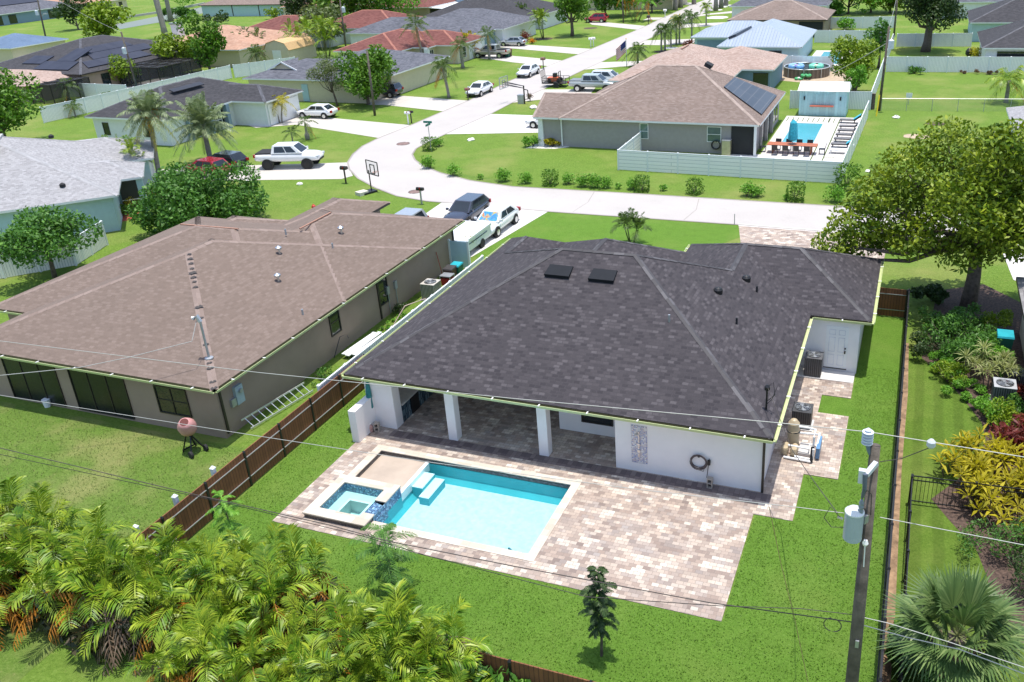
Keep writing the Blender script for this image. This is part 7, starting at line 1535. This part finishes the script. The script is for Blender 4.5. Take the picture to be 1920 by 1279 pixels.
# pool equipment
t = thing('pool_equipment', 'beige pool filter with pumps and white plumbing beside the right house wall', 'pool pump', (-3.1, 30.4, PZ))
BE = M_plain('beige_plastic', (.46, .37, .24), .4, var=.1)
b = MB(); b.lathe([(.24, 0), (.24, .55), (.25, .56), (.25, .64), (.24, .65), (.23, .95), (.12, 1.1), (.05, 1.14)], 18, (-.1, .15, .05)); f_ = b.build('filter', BE, t, uv=False)
MB().ring((-.1, .15, .66), .25, .025, 20, 5).build('filter_band', BLACK, f_, uv=False)
for s in (-.25, .1): MB().cyl((s-.05, -.75, .2), (s-.05, -.25, .2), .13, n=12).lathe([(.13, 0), (.14, .2), (.12, .28)], 12, (s-.05, -.7, .1)).build('pump', BE, t, uv=False)
b = MB()
for q in (([(0.1, .1, .9), (.5, .1, .9), (.75, .1, .85), (.75, -.5, .85)]), ([(.1, .2, .55), (.6, .25, .55), (.9, .25, .55), (.9, -.6, .5)]), ([(-.2, -.5, .35), (.6, -.55, .35), (.6, .2, .35)]), ([(.1, -.85, .12), (.8, -.9, .12), (.8, -.9, .6)]), ([(-.3, -.95, .08), (.75, -1.0, .08)]), ([(.75, -.4, .08), (.75, -.4, .85)]), ([(.9, .3, .05), (.9, .3, .6)])): b.tube(q, .045, 7)
b.build('pipe', WHITE, t, uv=False)
MB().box(.2, -.6, 0, .7, .2, .14).build('slab', CONCW, t)
MB().box(.88, -.75, .1, 1.02, .2, .55).build('chlorinator', M_plain('blue_unit', (.12, .25, .42), .4), t, bevel=.02); MB().cyl((.75, -1.0, .05), (.75, -.75, .6), .06, n=8).build('valve', BLACK, t, uv=False)
def block(label, x, y, rz=0.0):
    t = thing('cinder_block', label, 'cinder block', (x, y, PZ), rz); b = MB(); a, d, h = .2, .2, .4
    b.box(-a/2, -d/2, 0, a/2, -d/2+.03, h).box(-a/2, d/2-.03, 0, a/2, d/2, h) if False else None
    for z in (0, .185, .37): b.box(-.1, -.1, z, .1, .1, z+.03)
    b.box(-.1, -.1, .031, -.07, .1, .184).box(.07, -.1, .031, .1, .1, .184).box(-.1, -.1, .216, -.07, .1, .369).box(.07, -.1, .216, .1, .1, .369)
    b.build('shell', M_conc('cinder', (.42, .36, .30), .1), t); MB().box(-.069, .07, .031, .069, .09, .184).box(-.069, .07, .216, .069, .09, .369).build('core', DARK, t)
block('cinder block standing on end under the coiled hose', -5.72, 26.82); block('cinder block standing on end by the folded umbrella', -20.05, 26.72, .2)
t = thing('garden_hose', 'coiled dark hose hanging on the white wall', 'hose', (-6.2, 26.98, .95)); b = MB()
for i in range(5): b.ring((.02*sin(i*2), -.02*i+.02, .02*cos(i*3)), .27+.012*i, .016, 22, 5, 'y')
b.tube([(.25, -.05, -.15), (.2, -.05, -.35), (-.15, -.04, -.3)], .016, 5); b.build('coil', M_plain('hose_brown', (.12, .09, .085), .7), t, uv=False); MB().cyl((0, .02, .22), (0, .07, .22), .05).build('hook', BLACK, t, uv=False)
t = thing('pressure_wand', 'thin black spray wand leaning on the white wall beside the coiled hose', 'spray wand', (-5.85, 26.9, .4)); MB().tube([(0, -.05, 0), (.05, .1, .75)], .015, 5).build('lance', BLACK, t, uv=False); MB().box(.0, .03, .5, .1, .1, .7).build('handle', BLACK, t)
t = thing('folded_umbrella', 'closed teal patio umbrella leaning against the terrace pier', 'umbrella', (-20.35, 26.86, PZ)); MB().tube([(0, -.03, 0), (-.06, .18, 2.2)], .022, 6).build('pole', BLACK, t, uv=False)
MB().tube([(-.028, .06, .85), (-.03, .08, 1.0), (-.045, .12, 1.6), (-.06, .17, 2.1), (-.062, .18, 2.2)], [.05, .13, .12, .08, .02], 9).build('canopy', M_plain('teal_canvas', (.03, .19, .19), .85, var=.25, scale=9), t, uv=False)
t = thing('paint_canister', 'small pinkish canister beside the cinder block at the terrace pier', 'canister', (-20.3, 26.6, PZ)); MB().lathe([(.09, 0), (.11, .05), (.11, .26), (.06, .32), (.04, .36)], 12).build('drum', M_plain('pink_plastic', (.5, .3, .26), .5), t, uv=False); MB().lathe([(.045, .36), (.045, .4)], 10).build('lid', WHITE, t, uv=False)
# side yard of the brown house
t = thing('ladder', 'aluminium ladder lying on the grass along the brown house wall', 'ladder', (-25.6, 25.2, .12)); b = MB(); e0, e1 = V((-.25, 0, 0)), V((.35, 3.6, .0))
for s in (0, .42): MB().bar(e0+V((s, 0, .35*(1-s/.42))), e1+V((s, 0, .35*(1-s/.42))), .03, .08).build('rail', ALU, t, uv=False)
for i in range(10): p = e0.lerp(e1, (i+.5)/10); MB().bar(p+V((0, 0, .35)), p+V((.42, 0, 0)), .03, .03).build('rung', ALU, t, uv=False)
t = thing('cement_mixer', 'small pink cement mixer with open drum on the patchy lawn', 'cement mixer', (-26.75, 23.2, 0), -.3)
PK = M_plain('faded_pink', (.58, .28, .27), .5, var=.15); dr_ = V((.45, -.35, .8)).normalized(); c0 = V((-.12, .1, .95)); b = MB(); pts = [c0+dr_*u for u in (-.05, .02, .15, .4, .62, .78)]; b.tube(pts, [.15, .28, .36, .37, .28, .2], 16); d_ = b.build('drum', PK, t, smooth=True, uv=False)
MB().cyl(pts[-1]-dr_*.1, pts[-1]+dr_*.006, .17, n=16).build('drum_mouth', M_plain('rust_dark', (.12, .03, .025), .8), d_, uv=False); MB().tube([c0+V((-.25, 0, 0)), c0+V((-.5, -.1, -.25)), c0+V((-.6, -.1, -.3))], .03, 6).build('motor_arm', GALV, t, uv=False)
b = MB()
for q in (((-.3, -.3, 0), (-.15, 0, .95)), ((-.3, .3, 0), (-.15, 0, .95)), ((.4, -.3, .15), (.1, 0, .85)), ((.4, .3, .15), (.1, 0, .85)), ((-.3, -.3, .1), (-.3, .3, .1))): b.bar(q[0], q[1], .05, .05)
b.build('stand', BLACK, t, uv=False)
for s in (-.33, .33): MB().cyl((.42, s-.05, .15), (.42, s+.05, .15), .15, n=12).build('wheel', RUBBER, t, uv=False)
for i, (x, y, L_, rz) in enumerate(((-25.3, 33.4, 2.6, 1.5), (-25.1, 33.5, 2.8, 1.52), (-24.85, 33.6, 2.5, 1.48), (-24.6, 33.2, 2.2, 1.55), (-24.5, 30.9, 1.7, 1.3), (-24.25, 31.2, 1.6, 1.45))):
    t = thing('vinyl_plank', ['white fence plank nearest the brown wall in the plank pile', 'second white fence plank from the brown wall', 'third white fence plank from the brown wall', 'outermost white fence plank of the pile', 'loose white slat on the grass below the plank pile', 'loose white slat next to the white fence'][i], 'plank', (x, y, .1+.05*(3-i if i < 3 else 0)), rz, 'loose white fence planks'); MB().box(-L_/2, -.11, 0, L_/2, .11, .05).build('board', WHITE, t); MB().box(L_/2-.1, -.12, -.01, L_/2+.002, .12, .06).build('end_cap', VP, t)
tag(MB().tube([(-24.9, 35.9, .1), (-24.5, 36.7, 1.0), (-23.9, 37.9, 1.0), (-23.5, 37.2, .1)], .03, 6).build('pipe_frame', M_plain('rust_pipe', (.5, .38, .32), .5), uv=False), 'bent light pipe frame leaning over the side yard grass', 'pipe frame')
tag(MB().tube([(-25.9, 32.0, .05), (-25.8, 32.6, .95), (-25.6, 32.9, 1.0), (-25.3, 32.6, .95)], .02, 6).build('hook_rod', BLACK, uv=False), 'bent black rod leaning on the brown house wall', 'rod')
def bin_(label, x, y, body, lid, rz=0., s=1.0):
    t = thing('wheelie_bin', label, 'bin', (x, y, 0), rz); k = .3*s; b = MB(); b.hexa([(-k*.75, -k*.75, .08), (k*.75, -k*.75, .08), (k*.75, k*.75, .08), (-k*.75, k*.75, .08)], [(-k, -k, 1.0*s), (k, -k, 1.0*s), (k, k*1.1, 1.0*s), (-k, k*1.1, 1.0*s)]); b.build('body', body, t, bevel=.03)
    MB().hexa([(-k*1.05, -k*1.1, 1.0*s), (k*1.05, -k*1.1, 1.0*s), (k*1.05, k*1.2, 1.02*s), (-k*1.05, k*1.2, 1.02*s)], [(-k, -k, 1.07*s), (k, -k, 1.07*s), (k, k*1.1, 1.1*s), (-k, k*1.1, 1.1*s)]).build('lid', lid, t, bevel=.02)
    for q in (-1, 1): MB().cyl((q*k*.6, k*.8, .1), (q*k*.8, k*.8, .1), .1, n=10).build('wheel', RUBBER, t, uv=False)
TEAL = M_plain('teal_lid', (.02, .36, .42), .45); GRN = M_plain('green_bin', (.01, .12, .08), .5); BRN = M_plain('brown_bin', (.10, .055, .04), .6)
bin_('green bin with bright teal lid next to the vinyl gate', *G(855, 495, 1.07)[:2], GRN, TEAL); bin_('brown bin with dark lid beside the teal lidded bin', *G(843, 502, 1.05)[:2], BRN, M_plain('dark_lid', (.05, .045, .045), .5))
bin_('green bin with teal lid against the right edge house', 5.0, 40.6, GRN, TEAL, s=1.15); bin_('green bin with teal lid by the tan pickup', *g2(952, 107), GRN, TEAL, s=1.1); bin_('brown bin beside the pickup driveway', *g2(956, 106), BRN, BRN, s=1.0)
bin_('teal topped bin at the slate garage', *g2(1313, 96), GRN, TEAL, s=1.2); bin_('brown bin at the slate garage', *g2(1322, 94), M_plain('rust_bin', (.28, .12, .08), .6), M_plain('rust_lid', (.34, .16, .11), .6), s=1.2); bin_('green bin beside the white garage fence', *g2(599, 190), GRN, GRN, s=1.1)
t = thing('tool_cart', 'metal cart with red drawers between the condenser and the bins', 'cart', (*G(838, 515, .9)[:2], 0)); MB().box(-.35, -.3, .85, .35, .3, .9).build('shelf', GALV, t); MB().box(-.3, -.25, .3, .3, .25, .72).build('drawer_box', M_plain('cart_red', (.35, .02, .02), .4), t)
for q in ((-.33, -.28), (.33, -.28), (.33, .28), (-.33, .28)): MB().cyl((*q, 0), (*q, .85), .02, n=6).build('leg', ALU, t, uv=False)
t = thing('broom', 'red handled broom leaning on the brown wall behind the bins', 'broom', (-25.85, G(838, 500, 1)[1]+.6, 0)); MB().tube([(.1, 0, .1), (-.15, 0, 1.6)], .02, 6).build('handle', M_plain('broom_red', (.4, .04, .03), .5), t, uv=False); MB().box(0, -.15, 0, .2, .15, .15).build('bristles', BLACK, t)
t = thing('flower_pot', 'white bucket standing on the grass below the screened porch', 'bucket', (*g2(90, 762), 0)); MB().lathe([(.14, 0), (.18, .36), (.19, .38)], 12).build('pot', WHITE, t, uv=False); MB().ring((0, 0, .36), .19, .012, 14, 4).build('rim', GALV, t, uv=False)
# grey house terrace furniture
t = thing('dining_table', 'long orange wood dining table on the white terrace', 'table', (*g2(1485, 287), .03)); MB().box(-2.1, -.55, .70, 2.1, .55, .76).build('tabletop', M_boards('orange_wood', (.42, .13, .06), (.2, .06, .03), .2), t)
for sx in (-1.6, 1.6):
    for sy in (-.4, .4): MB().box(sx-.06, sy-.06, 0, sx+.06, sy+.06, .7).build('leg', M_plain('orange_leg', (.36, .12, .06), .6), t)
tx0, ty0 = g2(1485, 287)
def chair_at(x, y, rz, lb_, src=[None]):
    if src[0]: return copy_tree(src[0], (x, y, .03), rz, lb_)
    t = thing('patio_chair', lb_, 'chair', (x, y, .03), rz, 'patio chairs around the long table'); MB().box(-.25, -.25, .42, .25, .25, .46).build('seat', BLACK, t); MB().hexa([(-.25, .22, .46), (.25, .22, .46), (.25, .26, .46), (-.25, .26, .46)], [(-.25, .32, .9), (.25, .32, .9), (.25, .36, .9), (-.25, .36, .9)]).build('backrest', BLACK, t)
    for sx in (-.22, .22):
        for sy in (-.22, .22): MB().cyl((sx, sy, 0), (sx, sy, .42), .02, n=6).build('leg', BLACK, t, uv=False)
    src[0] = t; return t
for i in range(4):
    chair_at(tx0-1.35+i*.9, ty0-.85, pi, f'dark patio chair on the near side of the long table, {ordn[i]} from the left'); chair_at(tx0-1.35+i*.9, ty0+.85, 0, f'dark patio chair on the pool side of the long table, {ordn[i]} from the left')
chair_at(tx0-2.5, ty0, pi/2, 'dark patio chair at the left end of the long table'); chair_at(tx0+2.5, ty0, -pi/2, 'dark patio chair at the right end of the long table')
t = thing('patio_umbrella', 'closed bright turquoise umbrella rising from the long table', 'umbrella', (tx0, ty0, .03)); MB().cyl((0, 0, 0), (0, 0, 2.9), .03, n=8).build('pole', GALV, t, uv=False)
MB().tube([(0, 0, 1.1), (0, 0, 1.2), (0, 0, 1.9), (0, 0, 2.6), (0, 0, 2.85)], [.30, .42, .38, .30, .06], 9).build('canopy', M_plain('turquoise_canvas', (.03, .33, .42), .85, var=.3, scale=8), t, uv=False)
def lounger(lb_, px, py, fm, towel=None, rz=0., src={}):
    t = thing('sun_lounger', lb_, 'lounger', (*g2(px, py), .03), rz, 'sun loungers beside the white fence'); b = MB()
    for s in (-.32, .32): b.bar((-1.0, s, .3), (.45, s, .3), .05, .06).bar((.45, s, .3), (1.0, s, .75), .05, .06)
    b.build('frame', fm, t); MB().hexa([(-1.0, -.3, .33), (.45, -.3, .33), (.45, .3, .33), (-1.0, .3, .33)], [(-1.0, -.3, .36), (.45, -.3, .36), (.45, .3, .36), (-1.0, .3, .36)]).build('sling', M_plain('sling_grey', (.16, .16, .165), .8) if fm is BLACK else fm, t); MB().hexa([(.45, -.3, .33), (1.0, -.3, .78), (1.0, .3, .78), (.45, .3, .33)], [(.43, -.3, .36), (.98, -.3, .81), (.98, .3, .81), (.43, .3, .36)]).build('backrest', BLACK if fm is BLACK else fm, t)
    for sx in (-.85, .4):
        for s in (-.3, .3): MB().box(sx-.025, s-.025, 0, sx+.025, s+.025, .3).build('leg', fm, t)
    if towel: MB().hexa([(.3, -.36, .37), (.95, -.36, .84), (.95, .36, .84), (.3, .36, .37)], [(.28, -.36, .40), (.93, -.36, .87), (.93, .36, .87), (.28, .36, .40)]).build('towel', M_plain('turquoise_towel', (.05, .42, .55), .9), t)
    return t
for px, py, tw, fm, lb_ in ((1594, 231, 1, BLACK, 'dark lounger with turquoise towels at the far end of the row'), (1594, 243, 0, BLACK, 'dark lounger, second from the far end'), (1591, 251, 0, BLACK, 'dark lounger, third from the far end'), (1588, 259, 0, BLACK, 'dark lounger in the middle of the row'), (1585, 267, 0, BLACK, 'dark lounger next to the near towelled one'), (1580, 277, 1, BLACK, 'dark lounger with turquoise towel near the white one'), (1577, 288, 0, WHITE, 'white lounger nearest the street end of the row')): lounger(lb_, px, py, fm, tw)
t = thing('storage_cabinet', 'small mirrored cabinet at the grey house porch', 'cabinet', (-14.9, 74.2, .02)); MB().box(-.35, -.3, 0, .35, .3, 1.3).build('box', M_plain('cabinet_face', (.45, .43, .25), .2), t); MB().box(-.37, -.32, 1.3, .37, .32, 1.36).build('top', GALV, t)
t = thing('garden_hose', 'coiled black hose on the grey house wall', 'hose', (-15.9, 74.6, .8)); b = MB()
for i in range(4): b.ring((0, -.03*i-.03, 0), .33+.02*i, .035, 18, 5, 'y')
b.build('coil', BLACK, t, uv=False); MB().cyl((0, .02, .25), (0, .08, .25), .05).build('hook', BLACK, t, uv=False)
x, y = g2(1512, 141); t = thing('round_pool', 'round above ground pool with brown wicker sides and pale water', 'pool', (x, y, 0)); R_ = 2.75
MB().tube([(0, 0, 0), (0, 0, 1.1)], R_, 32, caps=False).build('side', M_boards('wicker', (.20, .15, .11), (.07, .05, .04), .1, True, .8, .3), t); MB().ring((0, 0, 1.1), R_, .06, 32, 6).build('rim', ALU, t, uv=False)
MB().cyl((0, 0, .85), (0, 0, .9), R_-.03, n=32).build('liner', M_plain('pale_blue_liner', (.45, .68, .74), .6), t, uv=False); MB().cyl((0, 0, .96), (0, 0, .98), R_-.05, n=32).build('water', M_water('pale_water', (.8, .95, .97), .2, 3), t, uv=False)
for i in range(8): a = i*pi/4; MB().cyl((R_*1.02*cos(a), R_*1.02*sin(a), 0), (R_*1.02*cos(a), R_*1.02*sin(a), 1.1), .04, n=6).build('leg', ALU, t, uv=False)
def floaty(lb_, dx, dy, z, r, m1, m2):
    t = thing('pool_float', lb_, 'pool float', (x+dx, y+dy, z), 0, 'toys at the round pool'); MB().ring((0, 0, .1), r, r*.33, 20, 8).build('ring', m1, t, smooth=True, uv=False); MB().lathe([(r*.5, .05), (r*.45, .22), (.02, .3)], 12).build('cushion', m2, t, uv=False)
LIL = M_plain('lilac_vinyl', (.40, .30, .62), .4); LBL = M_plain('sky_vinyl', (.25, .45, .75), .4); MINT = M_plain('mint_vinyl', (.2, .62, .42), .4); CRM = M_plain('cream_vinyl', (.75, .75, .5), .4); GV = M_plain('green_vinyl', (.08, .42, .16), .4)
floaty('lilac and blue float at the left of the round pool', -1.3, .1, 1.0, .75, LBL, LIL); floaty('cream and mint float at the right of the round pool', 1.1, .3, 1.0, .7, MINT, CRM); floaty('green turtle float leaning on the pool side', .3, -3.0, .4, .5, GV, GV); floaty('small green float on the ground by the pool side', -.5, -3.3, .05, .4, GV, WHITE)
x, y = g2(1815, 112); t = thing('smoker_grill', 'black kettle smoker standing on the lawn by the white house', 'grill', (x, y, 0)); MB().lathe([(.25, .5), (.42, .7), (.42, 1.1), (.2, 1.4), (.08, 1.5)], 14).build('kettle', BLACK, t, uv=False)
for i in range(3): a = i*2.1; MB().cyl((.35*cos(a), .35*sin(a), 0), (.25*cos(a), .25*sin(a), .7), .035, n=6).build('leg', BLACK, t, uv=False)
x, y = g2(1703, 196); t = thing('notice_board', 'small white notice board on the chain link fence', 'sign', (x, y-.1, 0)); MB().box(-.3, -.02, .7, .3, .02, 1.2).build('board', WHITE, t); MB().box(-.03, .02, 0, .03, .06, 1.2).build('stake', GALV, t)
for px, py, s, lb_ in ((883, 263, .35, 'pale rock on the inner bend lawn'), (466, 340, .22, 'white valve cover on the truck house lawn, left'), (562, 346, .25, 'flat white valve cover on the truck house lawn, right'), (1680, 221, .35, 'white rag lying on the back lot grass'), (1628, 322, .25, 'white scrap near the white fence corner'), (1001, 203, .5, 'small stone ring by the tapered porch post')):
    x, y = g2(px, py); rg2 = random.Random(px); b = MB(); b.lathe([(s, 0), (s*1.05, s*.25), (s*.7, s*.55), (s*.15, s*.7)], 9, (x, y, 0)); b.v = [(a+(rg2.random()-.5)*s*.35, c+(rg2.random()-.5)*s*.35, d*(.7+.5*rg2.random())) for a, c, d in b.v]; tag(b.build('stone' if 'rock' in lb_ or 'stone' in lb_ else 'valve_cover' if 'valve' in lb_ else 'rag', GRAVEL, uv=False), lb_, 'rock' if 'rock' in lb_ or 'stone' in lb_ else 'cover' if 'valve' in lb_ else 'rag')
for i, (px, py) in enumerate(((1377, 421),)):
    x, y = g2(px, py); tag(MB().cyl((x, y, 0), (x, y, .75), .03, n=6).build('marker_stake', GALV, uv=False), 'thin grey stake at the driveway corner of the new house', 'stake')
